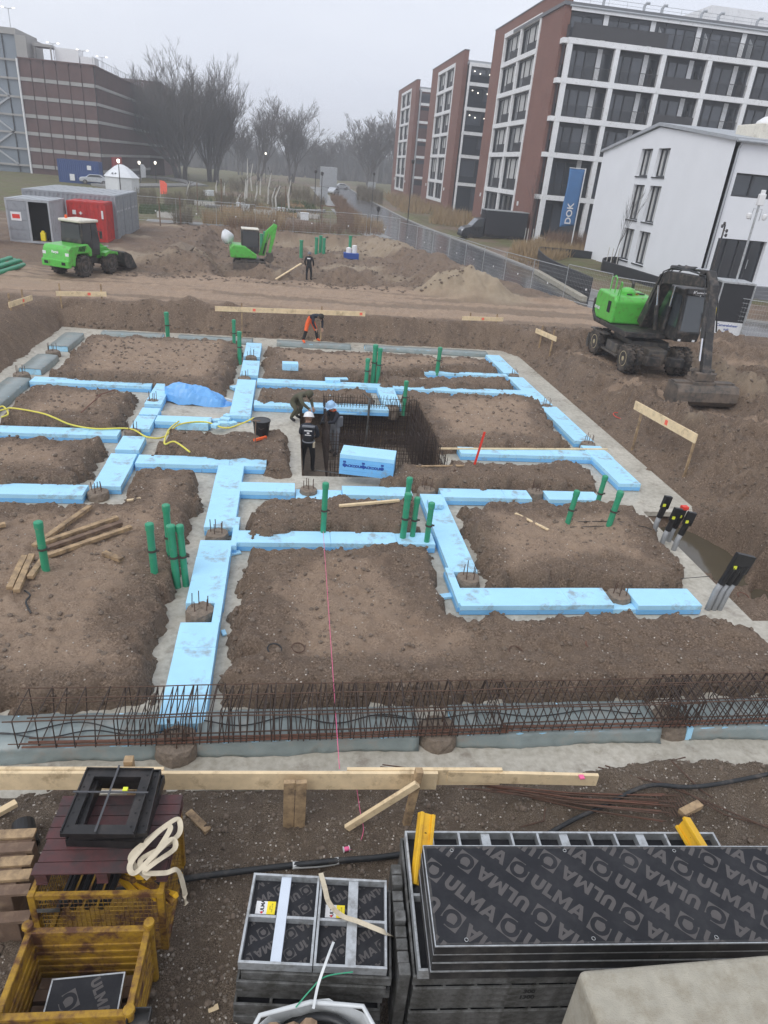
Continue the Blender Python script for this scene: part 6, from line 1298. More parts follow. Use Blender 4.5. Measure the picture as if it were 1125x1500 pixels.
m = MB(); m.box((.45, -hy + .4, .38), (.3, .25, .5)); m.box((.45, -hy + .4, .68), (.18, .15, .1)); o = m.build('jerrycan', 'label_yellow', bevel=.04); o.location = t.location + Vector((.15, 0, 0)); tag(o, 'yellow jerrycan standing in the open container doorway', 'jerrycan')
t, hx, hy = container('shipping_container', 'small bright red container with white stencil marks', -14.35, -11.95, 50.75, 52.9, 1.0, 2.42, 'container_red')
m = MB(); m.box((-hx + .45, -hy - .045, 1.75), (.22, .008, .26)); m.box((-hx + .85, -hy - .045, 1.72), (.2, .008, .06)); m.box((-hx + .85, -hy - .045, 1.72), (.06, .009, .2)); m.box((hx - .2, -hy - .045, 1.7), (.12, .008, .5)); m.build('stencil_mark', 'print_white', t); m = MB(); m.mm(-.02, .02, -hy - .05, -hy - .03, .15, 2.3); m.mm(-hx + .1, hx - .1, -hy - .05, -hy - .035, 1.2, 1.24); m.build('door_seam', 'container_red', t)
q = G(-10, 350, 1.); m = MB(); m.mm(-1.0, .55, -.6, .6, 0, 1.25); m.mm(-1.05, .6, -.65, .65, 1.251, 1.4); o = m.build('red_tool_box', 'container_red', bevel=.05); o.location = (-18.0, 46.3, 1.0); tag(o, 'red tool box half hidden beside the open grey container', 'tool box')
# green pipe heap at the left edge
for i, (a, b) in enumerate((((-60, 418, 1.08), (35, 388, 1.08)), ((-60, 412, 1.08), (30, 383, 1.08)), ((-60, 408, 1.08), (22, 381, 1.08)), ((-50, 405, 1.22), (28, 382, 1.22)), ((-50, 402, 1.08), (14, 378, 1.08)), ((-60, 400, 1.22), (16, 378, 1.22)))):
    A, B = Vector((*G(*a), a[2])), Vector((*G(*b), b[2])); m = MB(); m.tube([A, B], .11, 12); o = m.build('loose_drain_pipe', 'green_pipe'); tag(o, 'green drain pipe lying in the heap beside the loader', 'drain pipe', 'green pipes heaped at the left edge')
# ------------------------------------------------------------------ buildings
FL = [1.0, 5.65, 9.65, 12.9, 16.2, 19.5, 22.6]
BX = 25.98
def brick_block(label, ya, yb, wy0, wy1, ztop=23.9, kind='loggia'):
    """brick slab facing the canal road with a white framed window field, and the block behind it"""
    t = thing('apartment_block', label, 'apartment building', (BX, ya, 0)); D = yb - ya; a, b = wy0 - ya, wy1 - ya
    zb, zt_ = 2.7, 22.6
    m = MB(); m.mm(0, .7, 0, a, .6, ztop); m.mm(0, .7, b, D, .6, ztop); m.mm(0, .7, a, b, zt_, ztop); m.mm(0, .7, a, b, .6, zb); m.build('brick_wall', 'brick_red', t)
    m = MB(); m.mm(-.05, .76, -.05, D + .05, ztop, ztop + .12); m.build('coping', 'roof_grey', t)
    m = MB(); m.mm(.72, 18, .9, D - .3, .6, 22.4); m.build('core', 'anthracite', t)
    m = MB(); m.mm(.5, 18.5, .3, D, 22.4, 22.75); m.build('roof', 'roof_grey', t)
    for k, z_ in enumerate([zb] + FL[1:6] + [zt_]):
        m = MB(); m.mm(-.12, .3, a - .25, b + .25, z_ - .24, z_ + .24); m.build('white_beam', 'white_frame', t)
    for y in (a, (a + b) / 2, b):
        m = MB(); m.mm(-.10, .3, y - .24, y + .24, zb + .24, zt_ - .24); m.build('white_mullion', 'white_frame', t)
    zs = [zb] + FL[1:6] + [zt_]
    for i in range(6):
        for j in range(2):
            y0, y1 = (a + .24, (a + b) / 2 - .24) if j == 0 else ((a + b) / 2 + .24, b - .24); z0, z1 = zs[i] + .24, zs[i + 1] - .24
            m = MB(); f = .14; m.mm(.18, .3, y0, y1, z0, z0 + f); m.mm(.18, .3, y0, y1, z1 - f * 1.6, z1); m.mm(.18, .3, y0, y0 + f, z0 + f, z1 - f * 1.6); m.mm(.18, .3, y1 - f, y1, z0 + f, z1 - f * 1.6)
            for q_ in (.33, .66): yy = y0 + (y1 - y0) * q_; m.mm(.2, .3, yy - .06, yy + .06, z0 + f, z1 - f * 1.6)
            w_ = m.build('window', 'dark_frame', t)
            m = MB(); m.mm(.33, .36, y0, y1, z0, z1); m.build('pane', 'glass_dark', w_)
            if i > 0:
                m = MB(); m.mm(.30, .325, y0 + (y1 - y0) * random.uniform(.05, .15), y0 + (y1 - y0) * random.uniform(.62, .85), z0 + (z1 - z0) * random.uniform(.30, .42), z1 - .2); m.build('blind', 'curtain', w_)
                m = MB(); m.mm(.20, .24, y0 + .1, y0 + (y1 - y0) * .62, z0 + .1, z0 + (z1 - z0) * .33); m.build('balustrade', 'blind_dark', w_)
    for (yy, zz_) in ((a - 1.8, 4.4), (b + 2.0, 4.6)):
        m = MB(); m.mm(-.12, -.002, yy - .15, yy + .15, zz_, zz_ + .45); m.build('wall_lamp', 'lamp_white', t)
    return t, D
t3, D3 = brick_block('red brick apartment block with white loggia grid beside the white house', 77.9, 104.1, 85.0, 98.6)
t2, D2 = brick_block('red brick block with glazed lit bay, middle of the three', 121.5, 148.0, 127.5, 141.0)
t1_, D1 = brick_block('red brick block with brick bay, farthest of the three', 165.5, 193.0, 172, 186)
# loggia front of the nearest block
LY = 76.75 - 77.9; x0_ = .75; bays = [x0_ + 4.92 * i for i in range(6)]
m = MB(); m.mm(.72, 34, .2, 16, .6, 22.4); m.build('core', 'anthracite', t3); m = MB(); m.mm(-.15, 34, -.15, 17, 22.4, 22.7); m.build('roof', 'roof_grey', t3)
m = MB(); m.mm(.6, 34, -.25, -.1, 22.0, 22.4); m.build('roof_fascia', 'white_frame', t3); m = MB(); m.tube([(.4, -.3, 22.35), (34, -.3, 22.35)], .09, 8); m.build('gutter', 'zinc', t3)
m = MB()
for k in range(18): m.tube([(.6 + 1.9 * k, .3, 22.7), (.6 + 1.9 * k, .3, 23.3)], .02, 5)
m.tube([(.6, .3, 23.3), (33, .3, 23.3)], .02, 5); m.tube([(.6, .3, 23.0), (33, .3, 23.0)], .015, 5); m.build('roof_rail', 'galv', t3)
for k in range(6):
    xx = 4.5 + k * 3.1 + (k % 2) * 1.2; m = MB(); m.tube([(xx, 2, 22.7), (xx, 2, 23.5), (xx + .15, 1.9, 23.75), (xx + .45, 1.8, 23.75)], .14, 8); m.build('vent_pipe', 'zinc', t3)
for i, z_ in enumerate(FL[1:6]):
    m = MB(); m.mm(x0_ - .25, 34, LY - .02, LY + .35, z_ - .26, z_ + .22); m.build('white_beam', 'white_frame', t3)
    m = MB(); m.mm(x0_ - .2, 34, LY + .35, .9, z_ - .14, z_ + .12); m.build('floor_slab', 'conc_band', t3)
    m = MB(); m.mm(.02, x0_ - .26, LY + .3, .0, z_ - .24, z_ + .2); m.mm(x0_ - .26, x0_ + .1, LY + .36, 0, z_ - .24, z_ + .2); m.build('white_beam', 'white_frame', t3)
m = MB(); m.mm(x0_ - .25, 34, LY - .05, LY + .6, 1.2, 1.65); m.build('plinth', 'white_frame', t3)
for i, x in enumerate(bays):
    m = MB()
    for k in range(5): m.mm(x - .24, x + .24, LY, LY + .42, (FL[k] if k else .7) + .23, FL[k + 1] - .27)
    m.build('white_column', 'white_frame', t3)
def rail(t, x0, x1, y, z, h=1.1, solid=False):
    m = MB(); m.mm(x0, x1, y - .025, y + .025, z + h - .05, z + h); m.mm(x0, x1, y - .02, y + .02, z + .06, z + .1)
    if solid: m.mm(x0, x1, y - .012, y + .012, z + .1, z + h - .05)
    else:
        n = int((x1 - x0) / .13)
        for i in range(n + 1): x = x0 + (x1 - x0) * i / n; m.mm(x - .011, x + .011, y - .011, y + .011, z + .1, z + h - .05)
    return m.build('railing', 'rail_dark', t)
for i in range(len(bays) - 1):
    xa_, xb_ = bays[i] + .24, bays[i + 1] - .24
    for k in range(6):
        z0 = (FL[k] if k else .7) + .24; z1 = FL[k + 1] - .27 if k < 5 else 22.0
        yb2 = .16
        m = MB(); xm_ = xa_ + (xb_ - xa_) * .70
        if k == 0: xm_ = xb_ - .2
        m.mm(xm_, xm_ + .5, yb2 - .12, yb2 + .03, z0, z1) if k else m.mm(xa_, xa_ + .1, yb2 - .1, yb2, z0, z1); m.build('wall_pier', 'white_frame' if k else 'dark_frame', t3)
        cuts = [xa_ - .2, xa_ + (xm_ - xa_) * .32, xa_ + (xm_ - xa_) * .62, xm_]
        m = MB()
        for c_ in cuts: m.mm(c_ - .06, c_ + .06, yb2 - .1, yb2 - .02, z0 + .12, z1 - .35)
        m.mm(cuts[0], xm_, yb2 - .1, yb2 - .02, z0, z0 + .11); m.mm(cuts[0], xb_ + .2, yb2 - .1, yb2 - .02, z1 - .35, z1); m.mm(xm_ + .5, xb_ + .2, yb2 - .1, yb2 - .02, z0, z0 + .11)
        w_ = m.build('window', 'dark_frame', t3)
        for c_ in range(3): m = MB(); m.mm(cuts[c_] + .06, cuts[c_ + 1] - .06, yb2 - .01, yb2 + .02, z0 + .1, z1 - .3); m.build('pane', 'glass_mid' if (i + c_ + k) % 3 else 'glass_dark', w_)
        m = MB(); m.mm(xm_ + .5, xb_ + .2, yb2 - .01, yb2 + .02, z0 + .1, z1 - .3); m.build('pane', 'glass_dark', w_)
        if k and (i * 7 + k * 5) % 4 != 1:
            cxa = xa_ + (xm_ - xa_) * random.choice((.02, .34, .66)); m = MB(); m.mm(cxa, cxa + random.uniform(.3, .8), yb2 + .025, yb2 + .05, z0 + .15, z1 - .35); m.build('curtain', 'curtain', w_)
        if 1 <= k <= 4: rail(t3, xa_, xb_, LY + .16, FL[k] + .22, 1.1, (i, k) in ((2, 3), (2, 4), (3, 2)))
        if k == 5: rail(t3, bays[i], bays[i + 1], LY + .1, FL[5] + .22, 1.25, i < 2)
        if 1 <= k and i: m = MB(); m.prism([(LY + .3, FL[k] + .2), (0, FL[k] + .2), (0, FL[k] + 2.1), (LY + .3, FL[k] + 1.4)], xb_ - .45, xb_ - .42, 'x'); m.build('privacy_screen', 'zinc' if k == 5 else 'rail_dark', t3)
for k in range(1, 6):
    m = MB(); m.mm(x0_ - .2, x0_ - .16, LY + .4, -.02, FL[k] + .25, FL[k] + 1.35); m.build('railing', 'rail_dark', t3)
for z0, z1 in zip([.9] + [z + .22 for z in FL[1:5]], [z - .26 for z in FL[1:6]]):
    m = MB(); m.mm(.3, .34, LY + .5, -.05, z0, z1); m.build('side_pane', 'glass_dark', t3)
m = MB(); m.mm(18, 26, 6, 16, 22.7, 25.2); m.build('roof_house', 'white_frame', t3)
# glazed bay of the middle block, brick bay of the far one
for t, mid in ((t2, True), (t1_, False)):
    m = MB(); m.mm(.75, 13, -1.2, .5, .6, 22.0); m.build('bay_core', 'anthracite' if mid else 'brick_garage', t); m = MB(); m.mm(.6, 14, -1.4, 8, 22.1, 22.5); m.build('bay_roof', 'zinc', t)
    for z_ in FL[:6] + [22.0]: m = MB(); m.mm(.72, 13.1, -1.5, -.9, z_ - .22, z_ + .26); m.build('white_beam', 'white_frame', t)
    m = MB(); m.mm(.70, .95, -1.55, -1.18, 1, 22); m.build('corner_trim', 'white_frame' if mid else 'zinc', t)
    for k in range(6):
        z0 = FL[k] + .26; z1 = (FL[k + 1] if k < 5 else 22.0) - .24
        for j in range(5):
            xa_ = .95 + j * 2.4; m = MB(); m.mm(xa_, xa_ + .12, -1.42, -1.22, z0, z1); m.mm(xa_ + .12, xa_ + 2.4, -1.42, -1.22, z1 - .25, z1)
            if not mid and k < 5: m.mm(xa_ + .12, xa_ + 2.4, -1.40, -1.24, z0, z0 + (z1 - z0) * .7)
            w_ = m.build('window', 'dark_frame' if mid else 'brick_garage', t); m = MB(); m.mm(xa_ + .12, xa_ + 2.4, -1.30, -1.21, z0, z1 - .25); m.build('pane', 'glass_mid' if (j + k) % 2 else 'glass_dark', w_)
            if mid and k in (3, 4, 5) and j < 3:
                for q_ in range(2): m = MB(); m.box((xa_ + .6 + .9 * q_, -1.5, z1 - .6 - .25 * ((j + q_) % 2)), (.16, .06, .14)); m.build('ceiling_lamp', 'lit_lamp', w_)
            if mid and 1 <= k: m = MB(); m.mm(xa_, xa_ + 2.4, -1.52, -1.50, z0, z0 + .9); m.build('railing', 'glass_dark', t)
# white house with gable
WX, WY0, WY1, WYP = 27.43, 45.2, 65.2, 55.6
t = thing('white_house', 'white rendered gabled building with paired tall windows', 'building', (WX, WY0, 0)); D = WY1 - WY0; yp = WYP - WY0; Wd = 20.
zb = .6
win = [(8.08, 10.0), (4.92, 7.47), (1.86, 4.25)]; cols = [(53.26 - WY0, 55.1 - WY0), (56.0 - WY0, 57.9 - WY0)]
# gable wall made of pieces around the openings
m = MB(); yA, yB = cols[0][0], cols[1][1]
def top(y): return 10.36 + (11.4 - 10.36) * y / yp if y < yp else 11.4 + (9.87 - 11.4) * (y - yp) / (D - yp)
m.prism([(0, zb), (yA, zb), (yA, top(yA)), (0, top(0))], 0, .4, 'x'); m.prism([(yB, zb), (D, zb), (D, top(D)), (yB, top(yB))], 0, .4, 'x')
m.prism([(yA, win[0][1]), (yB, win[0][1]), (yB, top(yB)), (yp, 11.4), (yA, top(yA))], 0, .4, 'x'); m.prism([(yA, win[1][1]), (yB, win[1][1]), (yB, win[0][0]), (yA, win[0][0])], 0, .4, 'x'); m.prism([(yA, win[2][1]), (yB, win[2][1]), (yB, win[1][0]), (yA, win[1][0])], 0, .4, 'x'); m.prism([(yA, zb), (yB, zb), (yB, win[2][0]), (yA, win[2][0])], 0, .4, 'x')
for z0, z1 in win: m.prism([(cols[0][1], z0), (cols[1][0], z0), (cols[1][0], z1), (cols[0][1], z1)], 0, .4, 'x')
m.build('gable_wall', 'white_render', t)
for z0, z1 in win:
    for a, b in cols:
        m = MB(); f = .1; m.mm(.26, .36, a, b, z0, z0 + f); m.mm(.26, .36, a, b, z1 - f, z1); m.mm(.26, .36, a, a + f, z0 + f, z1 - f); m.mm(.26, .36, b - f, b, z0 + f, z1 - f); w_ = m.build('window', 'dark_frame', t); m = MB(); m.mm(.36, .39, a, b, z0, z1); m.build('pane', 'glass_dark', w_); m = MB(); m.mm(.34, .355, a + .15, b - .9, z0 + .1, z1 - .1); m.mm(.34, .355, b - .5, b - .15, z0 + .1, z1 - .1); m.build('curtain', 'curtain', w_); m = MB(); m.mm(-.08, .25, a - .06, b + .06, z0 - .09, z0 - .005); m.build('sill', 'dark_frame', w_)
# right hand facade
ops = [(.65, 7.6, 7.22, 8.57), (.62, 4.2, 2.04, 4.7)]
m = MB(); m.mm(.001, .65, 0, .4, zb, 10.34); m.mm(.65, Wd, 0, .4, 8.57, 10.34); m.mm(.65, Wd, 0, .4, 4.7, 7.22); m.mm(7.6, Wd, 0, .4, 7.22, 8.57); m.mm(4.2, Wd, 0, .4, zb, 4.7); m.mm(.65, 4.2, 0, .4, zb, 2.04); m.build('side_wall', 'white_render', t)
for a, b, z0, z1 in ops:
    m = MB(); m.mm(a, b, .28, .38, z0, z0 + .1); m.mm(a, b, .28, .38, z1 - .1, z1); n = 5 if b > 5 else 4
    for k in range(n + 1): x = a + (b - a) * k / n; m.mm(max(a, x - .06), min(b, x + .06), .28, .38, z0 + .1, z1 - .1)
    w_ = m.build('window', 'dark_frame', t); m = MB(); m.mm(a, b, .37, .395, z0, z1); m.build('pane', 'glass_dark', w_)
m = MB(); m.tube([(3.35, .22, 2.9), (3.35, .22, 3.5)], .03, 6); m.build('door_handle', 'galv', t)
m = MB(); m.prism([(-.25, 10.30), (yp, 11.5), (D + .25, 9.80), (D + .25, 10.0), (yp, 11.72), (-.25, 10.50)], -.2, Wd, 'x'); m.build('roof', 'zinc', t)
m = MB(); m.tube([(-.1, -.3, 10.32), (Wd, -.3, 10.32)], .1, 8); m.build('gutter', 'zinc', t); m = MB(); m.tube([(.25, -.3, 10.25), (.25, -.12, 9.9), (.2, -.1, 2.0), (.2, -.1, .8)], .07, 8); m.build('downpipe', 'zinc', t)
for x_, y_, r_ in ((4.0, 2.6, 1.25), (9.0, 2.2, 1.2)):
    m = MB(); m.mm(x_ - 1.8, x_ + 1.8, y_ - 1.4, y_ + 1.4, 10.6, 11.5); b_ = m.build('skylight_curb', 'roof_white', t, bevel=.05); m = MB(); m.lathe((x_, y_, 11.5), [(r_, 0), (r_ * .92, .25), (r_ * .65, .5), (r_ * .3, .62), (.01, .66)], n=24); m.build('skylight_dome', 'lamp_white', b_, smooth=True)
m = MB()
for k in range(10): m.mm(5.9 + .22 * k, 6.03 + .22 * k, .5, .9, 10.6, 11.2)
m.build('roof_vents', 'roof_white', t)
# ------------------------------------------------------------------ parking garage
GX0, GX1, GY = -44.85, -32.9, 140.8
t = thing('parking_garage', 'brown brick parking garage with pale bands and glass stair tower', 'parking garage', (GX1, GY, 0))
BANDS = [2.2, 4.8, 7.25, 9.9, 12.6, 15.26]; TOPZ = 18.1; wid = GX1 - GX0; dep = 47.
m = MB(); m.mm(-wid, -.05, .05, dep, .6, TOPZ - .4); m.build('core', 'brick_garage', t)
nb_ = 6
for k in range(len(BANDS)):
    z0 = BANDS[k]; z1 = (BANDS[k + 1] if k < 5 else TOPZ)
    for i in range(nb_):
        a, b = -wid + wid * i / nb_ + .08, -wid + wid * (i + 1) / nb_ - .08; m = MB(); m.mm(a, b, -.12, .04, z0 + .3, z1 - .32 if k < 5 else z1); m.build('brick_panel', 'brick_garage', t); m = MB(); m.mm(a + .02, b - .02, -.22, .04, z0 - .28, z0 + .26); m.build('concrete_band', 'conc_band', t)
    m = MB(); m.mm(-.02, .22, .1, dep - 1, z0 - .22, z0 + .22); m.build('concrete_band', 'conc_band', t)
    m = MB(); n = 64
    for i in range(n):
        y = .6 + (dep - 1.2) * i / n; m.mm(-.04, .14, y, y + .34, z0 + .24, z1 - .26 if k < 5 else z1)
    m.build('brick_fin', 'brick_garage', t)
m = MB(); m.mm(-.045, -.02, .1, dep - 1, .8, TOPZ); m.build('shadow_gap', 'anthracite', t)  # dark sheet behind the brick fins, shade of their gaps put into colour
m = MB(); m.mm(-wid, .25, -.25, dep, TOPZ, TOPZ + .22); m.build('parapet', 'brick_garage', t)
m = MB(); m.mm(-10, 3.2, dep + .2, dep + 22, .6, 20.2)
m.build('rear_block', 'brick_garage', t)
for z_ in BANDS[1:]: m = MB(); m.mm(-10.1, 3.35, dep + .0, dep + .19, z_ - .25, z_ + .25); m.mm(3.21, 3.4, dep + .2, dep + 22, z_ - .25, z_ + .25); m.build('concrete_band', 'conc_band', t)
# stair tower
m = MB(); m.mm(-wid - 12, -wid - .1, .8, 11, .6, 21.4); m.build('tower_glass', 'glass_tower', t); m = MB(); m.mm(-wid - 12, -wid + .1, .4, 11.4, 21.41, 22.3); m.build('tower_top', 'conc_band', t); m = MB(); m.mm(-wid - .09, -wid + 1.6, .3, 9, TOPZ, 21.4); m.build('tower_side', 'conc_band', t)
m = MB(); m.tube([(-wid - .05, -.3, .8), (-wid - .05, -.3, TOPZ)], .16, 8); m.build('downpipe', 'lamp_white', t)
for z_ in BANDS + [17.9]: m = MB(); m.mm(-wid - 12, -wid - .2, .45, .79, z_ - .18, z_ + .12); m.build('tower_landing', 'conc_band', t)
for k in range(5):
    z_ = BANDS[k]; m = MB(); m.bar((-wid - 6 if k % 2 else -wid - 2.2, .6, z_), (-wid - 2.2 if k % 2 else -wid - 6, .6, z_ + 2.6), .3, .28); m.build('stair_flight', 'zinc', t)
for x_ in (-2.2, -6, -9.5): m = MB(); m.mm(-wid + x_ - .06, -wid + x_ + .06, .55, .78, .7, 21.3); m.build('tower_mullion', 'dark_frame', t)
m = MB(); m.mm(-wid + 2, -wid + 5, 2, 5, TOPZ + 2.2, TOPZ + 2.6); m.mm(-wid + 2.1, -wid + 2.3, 2.1, 2.3, TOPZ + .2, TOPZ + 2.2); m.mm(-wid + 4.7, -wid + 4.9, 2.1, 2.3, TOPZ + .2, TOPZ + 2.2); m.build('roof_canopy', 'conc_band', t)
m = MB(); m.mm(-wid + 5.2, -wid + 9, 3, 6, TOPZ + .2, TOPZ + 2.4); m.mm(-wid + 9.2, -wid + 11.5, 3, 6, TOPZ + .2, TOPZ + 1.5); m.build('roof_plant', 'lamp_white', t)
m = MB()
for k in range(24): y = .3 + dep * k / 24; m.tube([(-.1, y, TOPZ + .2), (-.1, y, TOPZ + 1.4)], .04, 4)
m.tube([(-.1, .3, TOPZ + 1.4), (-.1, dep, TOPZ + 1.4)], .04, 4); m.build('roof_rail', 'galv', t)
for x_, y_ in ((-wid - 2, 5), (-wid + 4.2, 6), (-wid + 7.5, 12), (-wid + 9, 20)):
    m = MB(); b0 = TOPZ if x_ > -wid else 22.3; m.tube([(x_, y_, b0), (x_, y_, b0 + 3.2)], .06, 6); m.tube([(x_ - .8, y_, b0 + 3.3), (x_, y_, b0 + 3.1), (x_ + .8, y_, b0 + 3.3)], .05, 5); lm = m.build('lamp_post', 'galv', t); m = MB(); m.box((x_ - .85, y_, b0 + 3.28), (.35, .2, .1)); m.box((x_ + .85, y_, b0 + 3.28), (.35, .2, .1)); m.build('lamp_head', 'lit_lamp', lm)
m = MB(); m.mm(.25, .45, 6.0, 14, 1.6, 4.6); m.build('red_sign', 'container_red', t)
# ------------------------------------------------------------------ trees
class Branches:
    """polylines with radii, turned into thin tubes in one go"""
    def __init__(s): s.g = {}
    def add(s, pts, rs, n): s.g.setdefault((len(pts), n), []).append([(*p, r) for p, r in zip(pts, rs)])
    def arrays(s):
        VV, FF, off = [], [], 0
        for (k, n), L_ in s.g.items():
            A = np.array(L_, float); P, Q = A[..., :3], A[..., 3]; d = P[:, -1] - P[:, 0]; d /= np.linalg.norm(d, axis=1, keepdims=True) + 1e-9
            h = np.where(np.abs(d[:, 2:3]) < .9, [[0, 0, 1.]], [[1., 0, 0]]); u = np.cross(d, h); u /= np.linalg.norm(u, axis=1, keepdims=True); w_ = np.cross(d, u)
            th = 2 * np.pi * np.arange(n) / n; ring = u[:, None, :] * np.cos(th)[None, :, None] + w_[:, None, :] * np.sin(th)[None, :, None]
            V = P[:, :, None, :] + ring[:, None] * Q[:, :, None, None]; B = len(L_); base = off + np.arange(B)[:, None, None] * k * n + np.arange(k - 1)[None, :, None] * n; j = np.arange(n)[None, None, :]; j2 = (j + 1) % n
            FF.append(np.stack([base + j, base + j2, base + n + j2, base + n + j], -1).reshape(-1, 4)); VV.append(V.reshape(-1, 3)); off += B * k * n
        return np.concatenate(VV), np.concatenate(FF)
def quick_mesh(name, V, Fq, mat, parent=None):
    me = bpy.data.meshes.new(name); me.vertices.add(len(V)); me.vertices.foreach_set('co', np.asarray(V, np.float32).reshape(-1)); n = len(Fq); k = Fq.shape[1]
    me.loops.add(n * k); me.loops.foreach_set('vertex_index', Fq.reshape(-1).astype(np.int32)); me.polygons.add(n); me.polygons.foreach_set('loop_start', (np.arange(n) * k).astype(np.int32)); me.update(); me.validate(); me.materials.append(MATS[mat])
    o = bpy.data.objects.new(name, me); COL.objects.link(o)
    if parent is not None: o.parent = parent
    return o
def grow_tree(seed, H, trunk_r, stems=1, spread=.5, trunk_f=.22, k1=8, k2=7, k3=6, k4=4, up=.55, base_spread=0., twig=.018, width=None):
    rd = random.Random(seed); limbs = Branches(); twigs = Branches()
    def branch(p, d, ln, r, lev):
        n = 4 if lev < 2 else 3 if lev == 2 else 2
        pts = [p]; dd = d.copy()
        for i in range(n):
            dd = (dd + Vector((rd.gauss(0, .10), rd.gauss(0, .10), rd.gauss(0, .06) + (up * .22 if lev else 0)))).normalized(); pts.append(pts[-1] + dd * (ln / n))
        (limbs if lev < 2 else twigs).add(pts, [r * (1 - .72 * i / n) for i in range(n + 1)], 6 if lev == 0 else 5 if lev == 1 else 3)
        kk = (k1, k2, k3, k4)[lev] if lev < 4 else 0
        for j in range(kk):
            f = rd.uniform(.15, .999) if lev else rd.uniform(.55, .999); i = int(f * n); q = pts[i].lerp(pts[i + 1], f * n - i)
            a = rd.uniform(0, 2 * PI); s_ = rd.uniform(.35, .9) * spread * (1.15 if lev == 0 else 1.25)
            perp = dd.orthogonal().normalized(); perp = Matrix.Rotation(a, 3, dd) @ perp
            nd = (dd + perp * s_ * 1.3 + Vector((0, 0, up * .3))).normalized()
            nl = ln * ((1 - trunk_f) / max(trunk_f, .12) * rd.uniform(.40, .70) if lev == 0 else rd.uniform(.34, .60) * (1.25 - .6 * f))
            branch(q, nd, nl, max(r * (1 - .72 * f) * rd.uniform(.45, .7), twig), lev + 1)
    for s_ in range(stems):
        a = 2 * PI * s_ / max(stems, 1) + rd.uniform(-.4, .4); off = Vector((math.cos(a), math.sin(a), 0)) * base_spread
        branch(Vector((0, 0, -.3)) + off * .6, (Vector((0, 0, 1)) + off * .08).normalized(), H * trunk_f * rd.uniform(.85, 1.1), trunk_r * rd.uniform(.8, 1.1), 0)
    A, B = limbs.arrays(), twigs.arrays(); V = np.concatenate([A[0], B[0]]); sz = H / np.percentile(V[:, 2], 99.7)
    sx = 1. if width is None else width / (np.percentile(V[:, 0], 98.5) - np.percentile(V[:, 0], 1.5))
    zm = V[:, 2].max()
    for arr in (A[0], B[0]): f = np.clip(arr[:, 2] / (H * .2), 0, 1)[:, None]; arr[:, :2] *= 1 + (sx - 1) * f; arr[:, 2] = np.where(arr[:, 2] > 0, H * (np.maximum(arr[:, 2], 0) / zm) ** .92, arr[:, 2])
    return A, B
def tree(label, px, ytop, Yd, base_px=None, mat='bark', wpx=None, **kw):
    X_, _, zt_ = PY(px, ytop, Yd); bx_ = PY(base_px or px, 260, Yd)[0]; zg = gz(bx_, Yd); H = (zt_ - zg); width = wpx and PY(px + wpx / 2, 200, Yd)[0] - PY(px - wpx / 2, 200, Yd)[0]
    A, B = grow_tree(H=H, width=width, **kw); t = thing('bare_tree', label, 'tree', (bx_, Yd, zg), 0, 'bare winter trees')
    quick_mesh('trunk', *A, mat, t); quick_mesh('crown', *B, mat, t); return t
tree('broad many stemmed bare tree beside the brown garage', 258, 52, 172, 266, wpx=140, seed=3, trunk_r=.42, stems=6, spread=.42, trunk_f=.15, k1=8, k2=9, k3=8, k4=5, up=.45, base_spread=1.6, twig=.021)
tree('dense upright bare tree adjoining the broad tree', 318, 68, 176, 312, wpx=95, seed=9, trunk_r=.42, stems=6, spread=.38, trunk_f=.15, k1=8, k2=9, k3=8, k4=5, up=.55, base_spread=1.5, twig=.021)
tree('narrow bare tree between the big tree and round crowned tree', 378, 134, 215, 380, wpx=62, seed=14, trunk_r=.45, stems=2, spread=.5, trunk_f=.22, k1=7, k2=8, k3=7, k4=4, up=.5, base_spread=.5, twig=.023)
tree('round crowned bare tree with a forked trunk', 436, 131, 225, 427, wpx=85, seed=23, trunk_r=.5, stems=2, spread=.55, trunk_f=.2, k1=9, k2=9, k3=7, k4=4, up=.42, base_spread=.6, twig=.023)
tree('bare tree with spread limbs near the far road end', 535, 155, 255, 540, wpx=85, seed=31, trunk_r=.55, stems=2, spread=.6, trunk_f=.18, k1=9, k2=9, k3=7, k4=4, up=.42, base_spread=.6, twig=.04)
tree('tall thin bare tree beside the farthest brick block', 574, 148, 300, 576, wpx=40, seed=37, trunk_r=.45, stems=2, spread=.45, trunk_f=.2, k1=7, k2=8, k3=6, k4=4, up=.6, base_spread=.5, twig=.045)
for i, (px, yt, Yd) in enumerate(((352, 170, 250), (470, 205, 300), (500, 190, 330), (600, 190, 330))):
    tree(['slim bare tree in mist beside the narrow tree', 'low misty bare tree behind the footpath', 'misty bare tree left of the spread limbed tree', 'misty bare tree behind the farthest brick block'][i], px, yt, Yd, wpx=45, seed=50 + i, trunk_r=.35, stems=2, spread=.5, trunk_f=.2, k1=7, k2=7, k3=6, k4=3, up=.5, base_spread=.8, twig=.05)
